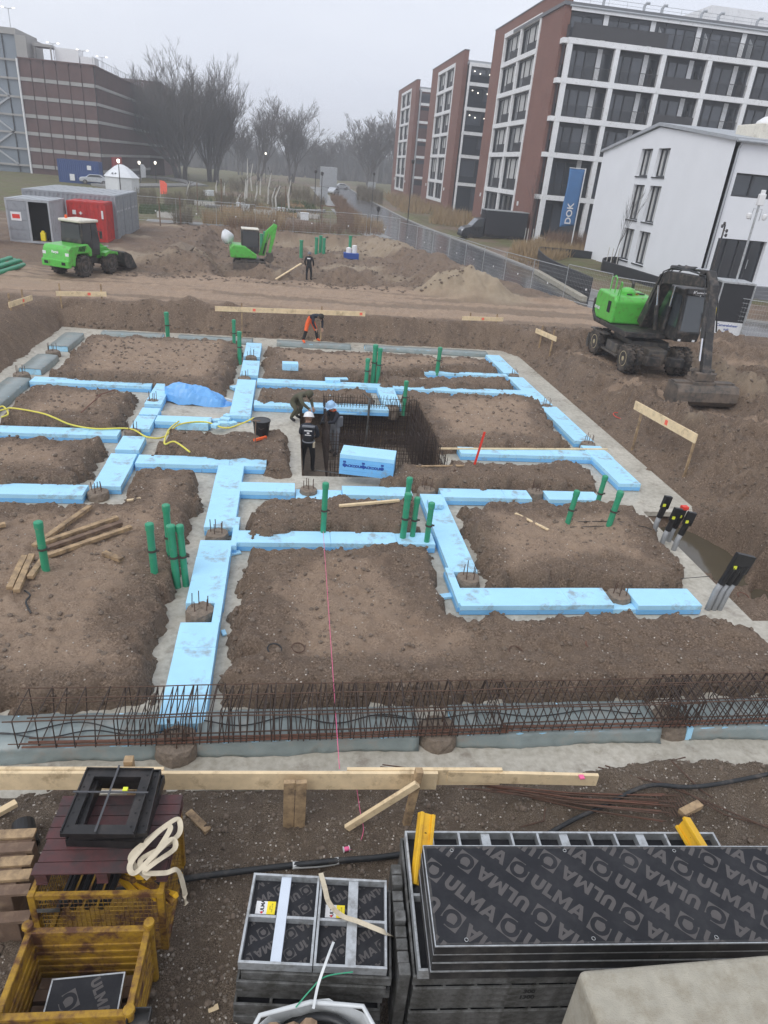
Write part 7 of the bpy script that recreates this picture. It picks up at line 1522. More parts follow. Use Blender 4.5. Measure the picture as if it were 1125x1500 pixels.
# the far wood, one mass
proto = [grow_tree(200 + i, 1., .012, 2, .5, .18, 7, 6, 4, 2, .5, .03, .0028, width=.75) for i in range(3)]
rd = random.Random(5); VV = []; FF = []; off = 0
for i in range(190):
    X_ = -130 + 250 * (i / 189) + rd.uniform(-4, 4); Y_ = rd.uniform(320, 430); h = rd.uniform(9, 18); a = rd.uniform(0, 6.28); ca, sa = math.cos(a) * h, math.sin(a) * h
    for A, Fq in proto[i % 3]: VV.append(np.stack([A[:, 0] * ca - A[:, 1] * sa + X_, A[:, 0] * sa + A[:, 1] * ca + Y_, A[:, 2] * h + .8], -1)); FF.append(Fq + off); off += len(A)
stuff(quick_mesh('far_wood', np.concatenate(VV), np.concatenate(FF), 'far_wood'), 'misty mass of bare trees along the horizon', 'wood')
m = MB()
for i in range(9000):
    X_ = rd.uniform(-140, 140); Y_ = rd.uniform(300, 430); h = rd.uniform(1.5, 6.5) * (1 if rd.random() < .8 else 1.5); w_ = rd.uniform(.3, .9); lx = rd.gauss(0, 1.2); m.add([(X_ - w_, Y_, .3), (X_ + w_, Y_ + rd.uniform(-1, 1), .3), (X_ + lx, Y_ + rd.uniform(-1, 1), .5 + h)], [(0, 1, 2)])
stuff(m.build('far_undergrowth', 'far_wood'), 'dark misty undergrowth below the far wood', 'undergrowth')
# ------------------------------------------------------------------ reeds, shrubs
def blades(name, label, quad, n, h, mat, w_=.03, cat='reeds', z=1.0):
    """upright dry stalks filling a four cornered patch given in photo pixels"""
    P = np.array([G(a, b, z) for a, b in quad]); rr = np.random.default_rng(len(label) + n); u, v = rr.random((2, n, 1)); p = (P[0] * (1 - u) + P[1] * u) * (1 - v) + (P[3] * (1 - u) + P[2] * u) * v
    g = terrain(p[:, 0], p[:, 1], False); hh = h * rr.uniform(.55, 1.15, n); a = rr.uniform(0, PI, n); d = np.stack([np.cos(a), np.sin(a)], -1) * w_; l_ = rr.normal(0, .16, (n, 2)) * hh[:, None]
    def c3(xy, zz): return np.concatenate([xy, zz[:, None]], 1)
    V = np.stack([c3(p - d, g - .1), c3(p + d, g - .1), c3(p + l_ + d * .4, g + hh * .7), c3(p + l_ * 1.6 + d * .06, g + hh), c3(p + l_ * 1.6 - d * .06, g + hh), c3(p + l_ - d * .4, g + hh * .7)], 1).reshape(-1, 3)
    i = np.arange(n)[:, None] * 6; Fq = np.concatenate([i + [[0, 1, 2, 5]], i + [[5, 2, 3, 4]]]); return stuff(quick_mesh(name, V, Fq, mat), label, cat)
blades('reeds', 'low tan reed clump at the edge of the far excavation', [(298, 329), (322, 331), (322, 324), (298, 322)], 700, 1.1, 'reed')
blades('reeds', 'tall pale reeds behind the mini excavator', [(325, 333), (415, 337), (415, 326), (325, 324)], 900, 1.6, 'reed')
blades('reeds', 'reddish brown dry reeds along the far excavation edge', [(330, 338), (560, 345), (560, 334), (330, 330)], 1700, 1.0, 'reed_dark')
blades('reeds', 'tan dry reeds beside the kerb at the road bend', [(520, 340), (562, 342), (560, 328), (520, 326)], 700, 1.3, 'reed')
blades('ornamental_grass', 'golden grass band before the two far brick blocks', [(590, 312), (700, 318), (690, 296), (560, 288)], 4200, 1.5, 'reed', .05, 'grass')
blades('ornamental_grass', 'golden grass bank beside the parked van', [(628, 326), (700, 338), (690, 320), (640, 312)], 2200, 1.1, 'reed', .04, 'grass')
blades('ornamental_grass', 'golden grass bank in front of the blue banner', [(740, 372), (792, 388), (868, 372), (790, 356)], 3600, .9, 'reed', .035, 'grass', 1.1)
blades('ornamental_grass', 'tall dry grass by the white house wall', [(795, 365), (868, 372), (870, 360), (800, 354)], 1600, 1.5, 'reed_dark', .03, 'grass', 1.1)
blades('ornamental_grass', 'green brown meadow plants in the allotment', [(240, 318), (480, 322), (470, 285), (250, 285)], 1400, .6, 'shrub', .05, 'plants')
blades('ornamental_grass', 'green grassy strip beside the footpath', [(405, 308), (465, 308), (455, 296), (400, 296)], 1800, .35, 'leaf_green', .08, 'grass')
blades('ornamental_grass', 'green patch of grass left of allotment', [(205, 312), (262, 312), (262, 300), (205, 300)], 1500, .35, 'leaf_green', .08, 'grass')
def twig_bush(name, label, quad, n, h, mat='shrub', cat='hedge', z=.95, w_=.03):
    P = [Vector((*G(a, b, z), 0)) for a, b in quad]; c_ = (P[0] + P[1] + P[2] + P[3]) / 4; g = gz(c_.x, c_.y); m = MB(); rr = random.Random(n)
    for i in range(n):
        u, v = rr.random(), rr.random(); p = P[0].lerp(P[1], u).lerp(P[3].lerp(P[2], u), v) - c_; hh = h * rr.uniform(.5, 1.1); q_ = p + Vector((rr.gauss(0, .3), rr.gauss(0, .3), hh)); a = rr.uniform(0, PI); d = Vector((math.cos(a), math.sin(a), 0)) * w_
        m.add([p - d, p + d, q_], [(0, 1, 2)])
        for k in range(3): s_ = p.lerp(q_, rr.uniform(.3, .9)); e = s_ + Vector((rr.gauss(0, .3), rr.gauss(0, .3), rr.uniform(.05, .4))); m.add([s_ - d * .5, s_ + d * .5, e], [(0, 1, 2)])
    o = m.build(name, mat); o.location = (c_.x, c_.y, g); return tag(o, label, cat)
twig_bush('hedge', 'dark bare hedge between footpath and road, nearest piece', [(498, 336), (536, 335), (514, 308), (492, 308)], 1500, 1.1, 'reed_dark')
twig_bush('hedge', 'dark bare hedge between footpath and road, middle piece', [(492, 305), (512, 305), (498, 292), (484, 292)], 900, 1.2, 'reed_dark')
twig_bush('hedge', 'dark evergreen hedge right of the far road', [(523, 293), (560, 300), (560, 285), (523, 278)], 1600, 2.0, 'shrub')
for i, (px, py, h) in enumerate(((255, 300, 1.6), (288, 296, 2.), (330, 300, 1.8), (365, 306, 1.4), (408, 300, 1.6), (440, 290, 2.2), (216, 296, 1.8), (462, 300, 1.4), (268, 326, 1.3), (350, 278, 2.4))):
    twig_bush('shrub', 'bare twiggy shrub growing in the allotment', [(px - 14, py + 4), (px + 14, py + 4), (px + 12, py - 4), (px - 12, py - 4)], 260, h, 'shrub', 'shrub', 1.)['group'] = 'bare shrubs in the allotment'
# pale pollarded trunks and posts of the allotment
PALE = ((358, 298, 262, 4), (361, 290, 232, 4), (373, 296, 264, 6), (393, 298, 253, 8), (399, 302, 274, 8), (350, 300, 284, 4), (381, 285, 256, 3), (317, 282, 264, 3), (328, 285, 268, 3), (405, 305, 272, 9), (276, 292, 266, 6), (424, 310, 262, 3), (369, 280, 240, 4))
for i, (px, pb, pt, lean) in enumerate(PALE):
    bx_, by_ = G(px, pb, 1.0); zt_ = PY(px + lean * .3, pt, by_)[2]; g = gz(bx_, by_); h = max(1.2, zt_ - g); t = thing('young_tree', 'pale trunked young tree standing in the allotment', 'tree', (bx_, by_, g), 0, 'pale young trees in the allotment'); rr = random.Random(i)
    m = MB(); m.tube([(0, 0, -.2), (rr.gauss(0, .15), 0, h * .5), (lean * .05, 0, h)], [.15, .11, .05], 6); m.build('trunk', 'bark_white', t); m = MB()
    for k in range(9): z_ = h * rr.uniform(.5, 1); m.tube([(lean * .03, 0, z_), (lean * .03 + rr.gauss(0, .5), rr.gauss(0, .5), z_ + rr.uniform(.3, 1.1))], .025, 3, False)
    m.build('crown', 'bark_light', t)
for i, (px, pb, pt) in enumerate(((290, 312, 268), (325, 322, 262), (418, 322, 272), (201, 330, 292), (235, 332, 290), (352, 318, 290), (412, 325, 296), (265, 330, 288))):
    bx_, by_ = G(px, pb, 1.0); zt_ = PY(px, pt, by_)[2]; m = MB(); m.tube([(0, 0, -.3), (0, 0, zt_ - .9)], .05, 6); o = m.build('fence_post', 'timber_dark'); o.location = (bx_, by_, .9); tag(o, 'thin dark post standing in the allotment', 'post', 'thin dark allotment posts')
# raised beds, pale path and odd pale boxes of the allotment
struct(strip_mesh('footpath', [(-10, 92), (0, 95), (4.5, 100)], [(-10, 94), (0, 97.2), (5, 103)], 1.22, 'paving', .5))
for i, (px, py) in enumerate(((300, 300), (338, 310), (388, 312), (420, 316), (452, 318), (376, 308), (250, 318), (432, 304))):
    x, y = G(px, py, 1.0); t = thing('raised_bed', 'low timber raised bed with brown plants in the allotment', 'planter', (x, y, gz(x, y)), .2 * (i % 3), 'raised beds in the allotment')
    for a, b, c_, d_ in ((-1.2, 1.2, -.6, -.54), (-1.2, 1.2, .54, .6), (-1.2, -1.14, -.54, .54), (1.14, 1.2, -.54, .54)): m = MB(); m.mm(a, b, c_, d_, -.1, .5); m.build('board', 'timber_old' if i % 2 else 'bark_white', t)
    m = MB(); m.mm(-1.13, 1.13, -.53, .53, 0, .42); m.build('soil', 'stone_dark', t); m = MB(); rr = random.Random(i)
    for k in range(40): a, b = rr.uniform(-1, 1), rr.uniform(-.45, .45); m.add([(a - .04, b, .4), (a + .04, b, .4), (a + rr.gauss(0, .2), b + rr.gauss(0, .2), .5 + rr.uniform(.2, .8))], [(0, 1, 2)])
    m.build('plants', 'reed' if i % 3 else 'leaf_green', t)
for i, (px, py) in enumerate(((303, 287), (309, 287), (352, 305), (360, 308), (446, 322), (412, 312))):
    x, y = G(px, py, 1.0); m = MB(); m.mm(-.45, .45, -.3, .3, 0, .7); m.mm(-.5, .5, -.35, .35, .7, .78); o = m.build('garden_box', 'bag_white', bevel=.03); o.location = (x, y, gz(x, y)); tag(o, 'small white box standing in the allotment', 'box', 'white boxes in the allotment')
# ------------------------------------------------------------------ fences
def fence_panel(label, a, b, h=2.0, group=None, feet=True):
    A, B = Vector((a[0], a[1], 0)), Vector((b[0], b[1], 0)); za, zb_ = gz(*a), gz(*b); z0 = max(min(za, zb_), .3) + .1; d = B - A; ln = d.length; t = thing('site_fence', label, 'fence', (a[0], a[1], z0), math.atan2(d.y, d.x), group)
    m = MB(); m.tube([(0, 0, 0), (0, 0, h), (ln, 0, h), (ln, 0, 0)], .022, 6); m.tube([(0, 0, .12), (ln, 0, .12)], .018, 5); m.build('frame', 'galv', t); m = MB()
    for k in range(1, 28): x = ln * k / 28; m.tube([(x, 0, .12), (x, 0, h)], .0025, 3, False)
    for k in range(1, 9): z_ = .12 + (h - .12) * k / 9; m.tube([(0, 0, z_), (ln, 0, z_)], .003, 3, False)
    m.build('wire_mesh', 'galv', t)
    if feet: m = MB(); m.mm(-.12, .12, -.35, .35, -.12, .03); m.build('foot_block', 'rubber' if 'rubber' in MATS else 'pile', t, bevel=.02)
    m = MB(); m.box((ln * .5, -.01, .9), (.10, .01, .10)); m.build('tag', 'label_white', t)
fp = [(7.6, 68.6), (10.0, 66.5), (11.1, 63.1), (11.9, 59.7), (12.55, 56.3), (13.1, 52.9), (13.6, 49.5), (14.2, 46.1), (15.0, 42.8), (15.9, 39.5), (17.2, 36.4), (19.6, 34.0), (22.4, 31.9), (25.6, 30.4), (28.8, 29.2)]
for i in range(len(fp) - 1): fence_panel('wire mesh site fence panel along the wet road', fp[i], fp[i + 1], 2.0, 'site fence panels along the road')
fp = [(-13.2, 66.5), (-9.8, 67.0), (-6.4, 67.4), (-3.0, 67.7), (.4, 68.0), (3.8, 68.3), (7.2, 68.6)]
for i in range(len(fp) - 1): fence_panel('wire mesh site fence panel behind the far excavation', fp[i], fp[i + 1], 2.0, 'site fence panels behind the far excavation')
# ------------------------------------------------------------------ ramp walls, cabinet, masts, banner
def curved_wall(label, pts, h, th, z0, mat='anthracite', name='ramp_wall', pitch=True):
    P = smooth_line(pts, 8); t = thing(name, label, 'wall', (P[0][0], P[0][1], z0)); n = len(P); m = MB(); q_ = []
    for i in range(n):
        a, b = Vector((*P[max(i - 1, 0)], 0)), Vector((*P[min(i + 1, n - 1)], 0)); d = (b - a).normalized(); s_ = Vector((-d.y, d.x, 0)) * th / 2; p = Vector((P[i][0] - P[0][0], P[i][1] - P[0][1], 0)); q_.append((p, s_))
        hh = h(i / (n - 1)) if callable(h) else h
        m.v += [tuple(p - s_ + Vector((0, 0, -.5))), tuple(p + s_ + Vector((0, 0, -.5))), tuple(p + s_ + Vector((0, 0, hh))), tuple(p - s_ + Vector((0, 0, hh)))]
    for i in range(n - 1):
        a = i * 4
        for k in range(4): m.f.append((a + k, a + 4 + k, a + 4 + (k + 1) % 4, a + (k + 1) % 4))
    m.f += [(3, 2, 1, 0), tuple((n - 1) * 4 + k for k in range(4))]
    m.build('wall_sheet', mat, t); m = MB(); m.tube([tuple(p + Vector((0, 0, (h(i / (n - 1)) if callable(h) else h) + .02))) for i, (p, s_) in enumerate(q_)], .035, 5); m.build('top_rail', 'rail_dark', t); return t
w1 = [G(862, 437, .75), G(828, 420, .75), G(800, 404, .75), G(787, 391, .75), G(786, 383, .9), G(792, 379, 1.0), G(808, 377, 1.1), G(840, 378, 1.1), G(868, 380, 1.1)]
curved_wall('black sheet wall curving round the wet ramp', w1, lambda f: 1.25 if f < .6 else 1.25 - .7 * (f - .6), .08, .72)
t = thing('kerb_blocks', 'row of pale mossy concrete kerb blocks below the black wall', 'kerb', (0, 0, 0))
ka, kb = Vector((*G(786, 400, .75), .75)), Vector((*G(856, 441, .75), .75))
for k in range(7):
    a, b = ka.lerp(kb, k / 7), ka.lerp(kb, (k + .94) / 7); m = MB(); m.bar(tuple(a + Vector((-.1, -.2, .12))), tuple(b + Vector((-.1, -.2, .12))), .4, .34); m.build('block', 'concrete_block', t, bevel=.04)
w2 = [G(1010, 452, .8), G(960, 432, .8), G(915, 416, .8), G(884, 406, .8), G(879, 402, .8), G(882, 397, .9), G(900, 394, 1.0), G(930, 397, 1.1)]
curved_wall('second black sheet wall behind the excavator', w2, 1.2, .08, .72)
m = MB(); pw = [G(862, 440, .71), G(1010, 455, .71), G(935, 398, .71), G(868, 384, .71)]; m.add([(a, b, .735) for a, b in pw] + [(a, b, .60) for a, b in pw], [(0, 1, 2, 3), (4, 7, 6, 5), (0, 4, 5, 1), (1, 5, 6, 2), (2, 6, 7, 3), (3, 7, 4, 0)]); struct(m.build('ramp_pavement', 'paving'))
cxm, cym = 21.9, 32.9
t = thing('camera_tower', 'black cabinet with white notice and tall camera mast behind the fence', 'camera tower', (cxm, cym, gz(cxm, cym)), R(-12))
m = MB(); m.mm(-.75, .75, -.75, .75, .95, 2.75); m.build('cabinet', 'anthracite', t, bevel=.02); m = MB(); m.mm(-.77, .77, -.77, .77, .1, .945); sg = m.build('notice_base', 'white_paint', t); m = MB(); m.mm(-.8, .8, -.8, .8, 2.76, 2.84); m.build('top_plate', 'galv', t)
for sx in (-1, 1):
    for sy in (-1, 1): m = MB(); m.mm(sx * .78 - .03, sx * .78 + .03, sy * .78 - .03, sy * .78 + .03, 0, 2.76); m.build('corner_post', 'galv', t)
for k, s_ in enumerate(('Camerabeheer', 'nuit', 'de Nachbij')): lettering(s_, .17, 'print_blue', sg, frame_M((0, -.775, .78 - .19 * k), (1, 0, 0), (0, 0, 1)), bold=.004); lettering(s_, .17, 'print_blue', sg, frame_M((-.775, 0, .78 - .19 * k), (0, -1, 0), (0, 0, 1)), bold=.004)
m = MB(); m.mm(.35, .65, -.778, -.774, .16, .3); m.mm(-.45, -.2, -.778, -.774, .16, .3); m.build('logo', 'print_blue', sg)
m = MB(); m.tube([(.1, 0, 2.8), (.1, 0, 6.3)], .055, 8); m.tube([(-.1, .0, 5.6), (-.1, .0, 6.1), (.3, .0, 6.1), (.3, 0, 5.6)], .02, 6); m.build('mast', 'galv', t)
m = MB(); m.box((.1, -.05, 6.5), (.28, .28, .5)); m.box((.1, -.05, 6.82), (.18, .18, .2)); hd = m.build('camera_head', 'lamp_white', t, bevel=.03)
for sx in (-.3, .5): m = MB(); m.lathe((sx * .9 + .02, -.1, 5.75), [(.02, -.12), (.10, -.08), (.12, .02), (.12, .12), (.05, .16)], n=12); m.build('dome_camera', 'lamp_white', t)
p = PY(1040, 408, 42.5); t = thing('camera_pole', 'slim dark pole with small cameras before the white house', 'camera pole', (p[0], 42.5, gz(p[0], 42.5))); zt_ = PY(1052, 328, 42.5)[2]; h = zt_ - gz(p[0], 42.5)
m = MB(); m.tube([(0, 0, 0), (0, 0, h)], .05, 8); m.build('pole', 'machine_black', t)
for k, (a, b) in enumerate(((-.2, -.1), (.18, -.35), (.2, -.6), (-.1, .05))): m = MB(); m.lathe((a, -.05, h + b), [(.05, -.1), (.08, 0), (.06, .1)], n=10); m.tube([(0, 0, h + b), (a, -.05, h + b)], .02, 5); m.build('camera', 'machine_black', t)
# blue banner
fy = 69.5; pb = PY(838, 352, fy); pt = PY(858, 247, fy); t = thing('banner_flag', 'blue vertical banner flag lettered DOK on a white pole', 'flag', (pb[0], fy, .9)); hp = pt[2] - .9
m = MB(); m.tube([(0, 0, 0), (.0, 0, hp)], .06, 8); m.tube([(0, 0, hp - .05), (-1.6, 0, hp - .05)], .03, 6); m.build('pole', 'lamp_white', t)
m = MB(); n1, n2 = 8, 24
for i in range(n1):
    for j in range(n2): u, v = i / (n1 - 1), j / (n2 - 1); m.v.append((-.08 - 1.5 * u, .10 * math.sin(7 * v + 3 * u) * (.2 + u), hp - .1 - (4.9) * v - .25 * u * v))
for i in range(n1 - 1):
    for j in range(n2 - 1): a = i * n2 + j; m.f.append((a, a + 1, a + n2 + 1, a + n2))
fl = m.build('cloth', 'flag_blue', t, smooth=True); fl.modifiers.new('thickness', 'SOLIDIFY').thickness = .01
lettering('DOK', .85, 'print_white', fl, frame_M((-.85, -.16, hp - 4.0), (0, 0, 1), (-1, 0, 0)), bold=.02)
# street lamps
for lb, px, pb_, pt_, lit in (('dark street lamp post beside the golden grass band', 597, 326, 238, 0), ('dark street lamp beside the footpath hedge', 470, 308, 256, 0), ('second dark street lamp left of the footpath', 461, 298, 253, 0), ('dark street lamp beside the far road', 545, 298, 256, 0), ('lit street lamp beside the white tent', 177, 282, 238, 1), ('lit street lamp right of the white tent', 206, 270, 240, 1), ('lit street lamp before the garage end', 229, 268, 240, 1), ('lit lamp on tall post among the bare trees', 389, 268, 226, 1), ('black signal post on the road kerb', 552, 338, 308, 0)):
    bx_, by_ = G(px, pb_, 1.0); zt_ = PY(px + 2, pt_, by_)[2]; g = gz(bx_, by_); h = zt_ - g; t = thing('street_lamp', lb, 'street lamp', (bx_, by_, g)); m = MB(); m.tube([(0, 0, -.2), (0, 0, h)], [.07, .05], 6); m.build('post', 'machine_black', t); m = MB(); m.lathe((0, 0, h), [(.14, -.1), (.2, .1), (.2, .3), (.05, .38)], n=10); m.build('lantern', 'lit_lamp' if lit else 'machine_black', t)
# ------------------------------------------------------------------ parked van
vx, vy = 21.6, 76.0; vx0 = G(674, 350, .7)
VA = Vector((*G(676, 352, .7), .7)); VB = Vector((*G(768, 359, .7), .7)); d = VB - VA; L_ = d.length
t = thing('box_van', 'dark box van parked beside the red brick block', 'van', tuple(VA), math.atan2(d.y, d.x)); sc = L_ / 7.0
m = MB(); m.prism([(2.35, .75), (6.95, .75), (6.95, 3.1), (2.35, 3.1)], .0, 2.15, 'y'); m.v = [(a * sc, b * sc, c_ * sc) for a, b, c_ in m.v]; m.build('cargo_box', 'van_box', t, bevel=.04)
m = MB(); m.mm(2.3, 7.0, -.03, 2.18, 3.1, 3.18); m.v = [(a * sc, b * sc, c_ * sc) for a, b, c_ in m.v]; m.build('roof_trim', 'galv', t)
m = MB(); m.prism([(0, .45), (-.02, .95), (.25, 1.25), (.95, 1.42), (1.65, 2.2), (2.3, 2.32), (2.3, .45)], .1, 2.05, 'y'); m.v = [(a * sc, b * sc, c_ * sc) for a, b, c_ in m.v]; cb = m.build('cab', 'van_paint', t, bevel=.06)
m = MB(); m.prism([(1.12, 1.45), (1.7, 2.1), (2.2, 2.15), (2.2, 1.45)], .09, .095, 'y'); m.v = [(a * sc, b * sc, c_ * sc) for a, b, c_ in m.v]; m.build('side_window', 'cabglass', cb); m = MB(); m.add([(1.0, .2, 1.47), (1.0, 1.95, 1.47), (1.62, 1.9, 2.17), (1.62, .25, 2.17)], [(0, 3, 2, 1)]); m.v = [((a - .02) * sc, b * sc, (c_ + .02) * sc) for a, b, c_ in m.v]; o = m.build('windscreen', 'glass_mid', cb); o.modifiers.new('thickness', 'SOLIDIFY').thickness = .02
m = MB(); m.box((.12 * sc, .28 * sc, .98 * sc), (.3 * sc, .3 * sc, .2 * sc)); m.build('headlamp', 'lamp_white', cb, bevel=.03); m = MB(); m.mm(-.05 * sc, .2 * sc, .1 * sc, 2.05 * sc, .4 * sc, .65 * sc); m.build('bumper', 'black_plastic', cb)
for x in (.95, 5.3):
    for y in (.2, 1.95): wheel(t, (x * sc, y * sc, .36 * sc), .36 * sc, .24, -1 if y < 1 else 1, 'machine_grey', lugs=0).rotation_euler = (0, 0, PI / 2)
m = MB(); m.mm(2.3 * sc, 6.9 * sc, .3 * sc, 1.9 * sc, .5 * sc, .75 * sc); m.build('chassis', 'machine_black', t)
# ------------------------------------------------------------------ distant things
tx, ty = G(180, 280, 1.0); t = thing('party_tent', 'white octagonal tent beside the garage', 'tent', (tx, ty, gz(tx, ty))); m = MB(); m.lathe((0, 0, 0), [(2.3, 0), (2.3, 1.9)], n=8); m.build('side_wall', 'bag_white', t); m = MB(); m.lathe((0, 0, 1.9), [(2.45, 0), (1.8, .6), (.9, 1.3), (.35, 1.55), (.05, 1.6)], n=8); m.build('roof', 'bag_white', t)
for k in range(3): m = MB(); m.box((-.8 + .4 * k, -1.85, 2.35), (.22, .02, .22), (R(-42), 0, 0)); m.build('window', 'glass_mid', t)
def car(label, x, y, rz, mat='car_paint'):
    t = thing('parked_car', label, 'car', (x, y, gz(x, y) + .02), rz); m = MB(); m.prism([(-2.15, .35), (-2.2, .75), (-1.9, .98), (-1.2, 1.02), (-.65, 1.42), (.75, 1.45), (1.5, 1.05), (2.1, .9), (2.2, .6), (2.15, .35)], -.85, .85, 'y'); b_ = m.build('body', mat, t, bevel=.08)
    m = MB(); m.prism([(-1.05, 1.05), (-.62, 1.36), (.7, 1.38), (1.25, 1.07)], -.86, .86, 'y'); m.build('window', 'cabglass', b_)
    for a in (-1.35, 1.35):
        for s_ in (-1, 1): wheel(t, (a, s_ * .78, .33), .33, .2, s_, 'galv', lugs=0).rotation_euler = (0, 0, PI / 2)
    m = MB(); m.box((2.15, .55, .75), (.1, .3, .12)); m.box((2.15, -.55, .75), (.1, .3, .12)); m.build('headlamp', 'lamp_white', b_)
x, y = G(140, 270, 1.0); car('silver car parked beside the white tent', x, y, .1)
x, y = G(488, 283, 1.0); car('pale car parked at the far end of the footpath', x, y, 1.2); x, y = G(500, 275, 1.0); car('pale car crossing the end of the wet road', x, y, .2)
x, y = G(120, 268, 1.0); t, hx, hy = container('site_container', 'dark blue container standing before the brown garage', x - 3, x + 3, y - 1.2, y + 1.2, gz(x, y), 3.2, 'container_blue'); m = MB(); m.box((1.6, -1.25, 2.3), (.6, .02, .6)); m.box((-1, -1.25, .8), (.7, .02, .9)); m.build('notice', 'print_white', t)
def beach_flag(label, px, pb_, pt_, mat):
    x, y = G(px, pb_, 1.0); zt_ = PY(px, pt_, y)[2]; g = gz(x, y); h = zt_ - g; t = thing('beach_flag', label, 'flag', (x, y, g)); m = MB(); m.tube([(0, 0, 0), (0, 0, h)], .04, 6); m.build('pole', 'galv', t); m = MB(); m.prism([(.0, h * .15), (.9, h * .2), (.95, h * .8), (.6, h * .97), (.05, h)], -.02, .02, 'y'); m.build('cloth', mat, t)
beach_flag('red beach flag standing on the grass', 235, 288, 264, 'orange_paint'); beach_flag('white beach flag beside the garage entrance', 207, 264, 240, 'bag_white')
x, y = G(481, 290, 1.0); y0 = 185; p = PY(481, 262, y0); t = thing('truck_trailer', 'white truck trailer seen end on beyond the footpath', 'trailer', (p[0], y0, gz(p[0], y0))); m = MB(); m.mm(-1.9, 1.9, -3, 3, .9, 5.2); m.build('box', 'container_light', t, bevel=.05); m = MB(); m.mm(-1.5, 1.5, -2.8, 2.8, .5, .9); m.build('chassis', 'machine_black', t)
for a in (-1.3, 1.3): wheel(t, (a, -2, .45), .45, .35, -1 if a < 0 else 1, 'galv', lugs=0)
for lb, px, pb_, sx, sz in (('pale electric cabinet at the end of footpath', 474, 296, 1.2, 2.2), ('white board standing beside the far hedge', 544, 278, 2.2, 1.8)):
    x, y = G(px, pb_, 1.0); m = MB(); m.mm(-sx / 2, sx / 2, -.4, .4, 0, sz); m.mm(-sx / 2 - .05, sx / 2 + .05, -.45, .45, sz, sz + .1); o = m.build('utility_cabinet', 'container_light', bevel=.05); o.location = (x, y, gz(x, y)); tag(o, lb, 'cabinet')
# timber portal, small steps, saplings in guards
x, y = G(482, 342, 1.0); t = thing('timber_portal', 'thin dark timber portal at the edge of the footpath', 'portal', (x, y, gz(x, y))); m = MB(); m.mm(-.8, -.7, 0, .1, 0, 2.4); m.build('post', 'timber_dark', t); m = MB(); m.mm(.7, .8, 0, .1, 0, 2.4); m.build('post', 'timber_dark', t); m = MB(); m.mm(-.85, .85, -.01, .11, 2.4, 2.5); m.build('beam', 'timber_dark', t)
for lb, X_, Y_, hh in (('thin bare sapling in a pale guard before white house', 25.6, 55.0, 6.5), ('thin bare sapling tied to stakes beside the blue banner', 23.6, 70.5, 7.0)):
    A, B = grow_tree(int(X_ * 10), hh, .06, 1, .35, .35, 6, 5, 3, 0, .8, 0, .010); t = thing('sapling', lb, 'tree', (X_, Y_, gz(X_, Y_))); quick_mesh('trunk', *A, 'bark_light', t); quick_mesh('crown', *B, 'bark_light', t)
    for k in range(3): a = 2 * PI * k / 3; m = MB(); m.tube([(.45 * math.cos(a), .45 * math.sin(a), 0), (.45 * math.cos(a), .45 * math.sin(a), 1.7)], .035, 6); m.build('stake', 'bark_white', t)
t = thing('entrance_steps', 'dark entrance steps in front of the white house door', 'steps', (31.5, 42.6, .7))
for k in range(6): m = MB(); m.mm(-4, 4, k * .4, 2.59, k * .2, (k + 1) * .2 - .01); m.build('step', 'roof_grey', t)
for lb, a, b in (('long white lath leaning on the soil heap by the dark worker', (404, 409), (441, 386)),):
    A = Vector((*G(*a, .45), .45)); B = Vector((*G(*b, 1.25), 1.25)); m = MB(); m.bar((0, 0, 0), tuple(B - A), .12, .05); o = m.build('lath', 'timber'); o.location = A; tag(o, lb, 'lath')
x, y = G(514, 378, .3); t = thing('pump', 'small blue pump with white tanks in the far excavation', 'pump', (x, y, gz(x, y))); m = MB(); m.mm(-.6, .6, -.4, .4, 0, .45); m.build('base', 'print_blue', t, bevel=.03); m = MB(); m.lathe((-.2, 0, .45), [(.22, 0), (.22, .35), (.05, .42)], n=12); m.lathe((.25, 0, .45), [(.2, 0), (.2, .55), (.05, .6)], n=12); m.build('tank', 'lamp_white', t)
x, y = G(268, 386, .6); m = MB(); m.rock((0, 0, .2), .75, .3, .7); o = m.build('boulder', 'pile'); o.location = (x, y, gz(x, y)); tag(o, 'dark rubble lump beside the mini excavator', 'boulder')
# ------------------------------------------------------------------ haze
m = MB(); m.mm(-960, 960, -60, 1660, -3.0, 45); hz = m.build('haze', 'dark_inside'); hm = bpy.data.materials.new('haze'); hm.use_nodes = True; hm.node_tree.nodes.clear(); o_ = hm.node_tree.nodes.new('ShaderNodeOutputMaterial'); pv = hm.node_tree.nodes.new('ShaderNodeVolumePrincipled'); pv.inputs['Color'].default_value = (.93, .95, 1, 1); pv.inputs['Density'].default_value = .0011; hm.node_tree.links.new(pv.outputs[0], o_.inputs['Volume']); hz.data.materials.clear(); hz.data.materials.append(hm); stuff(hz, 'pale winter haze filling the air over the whole site', 'haze')
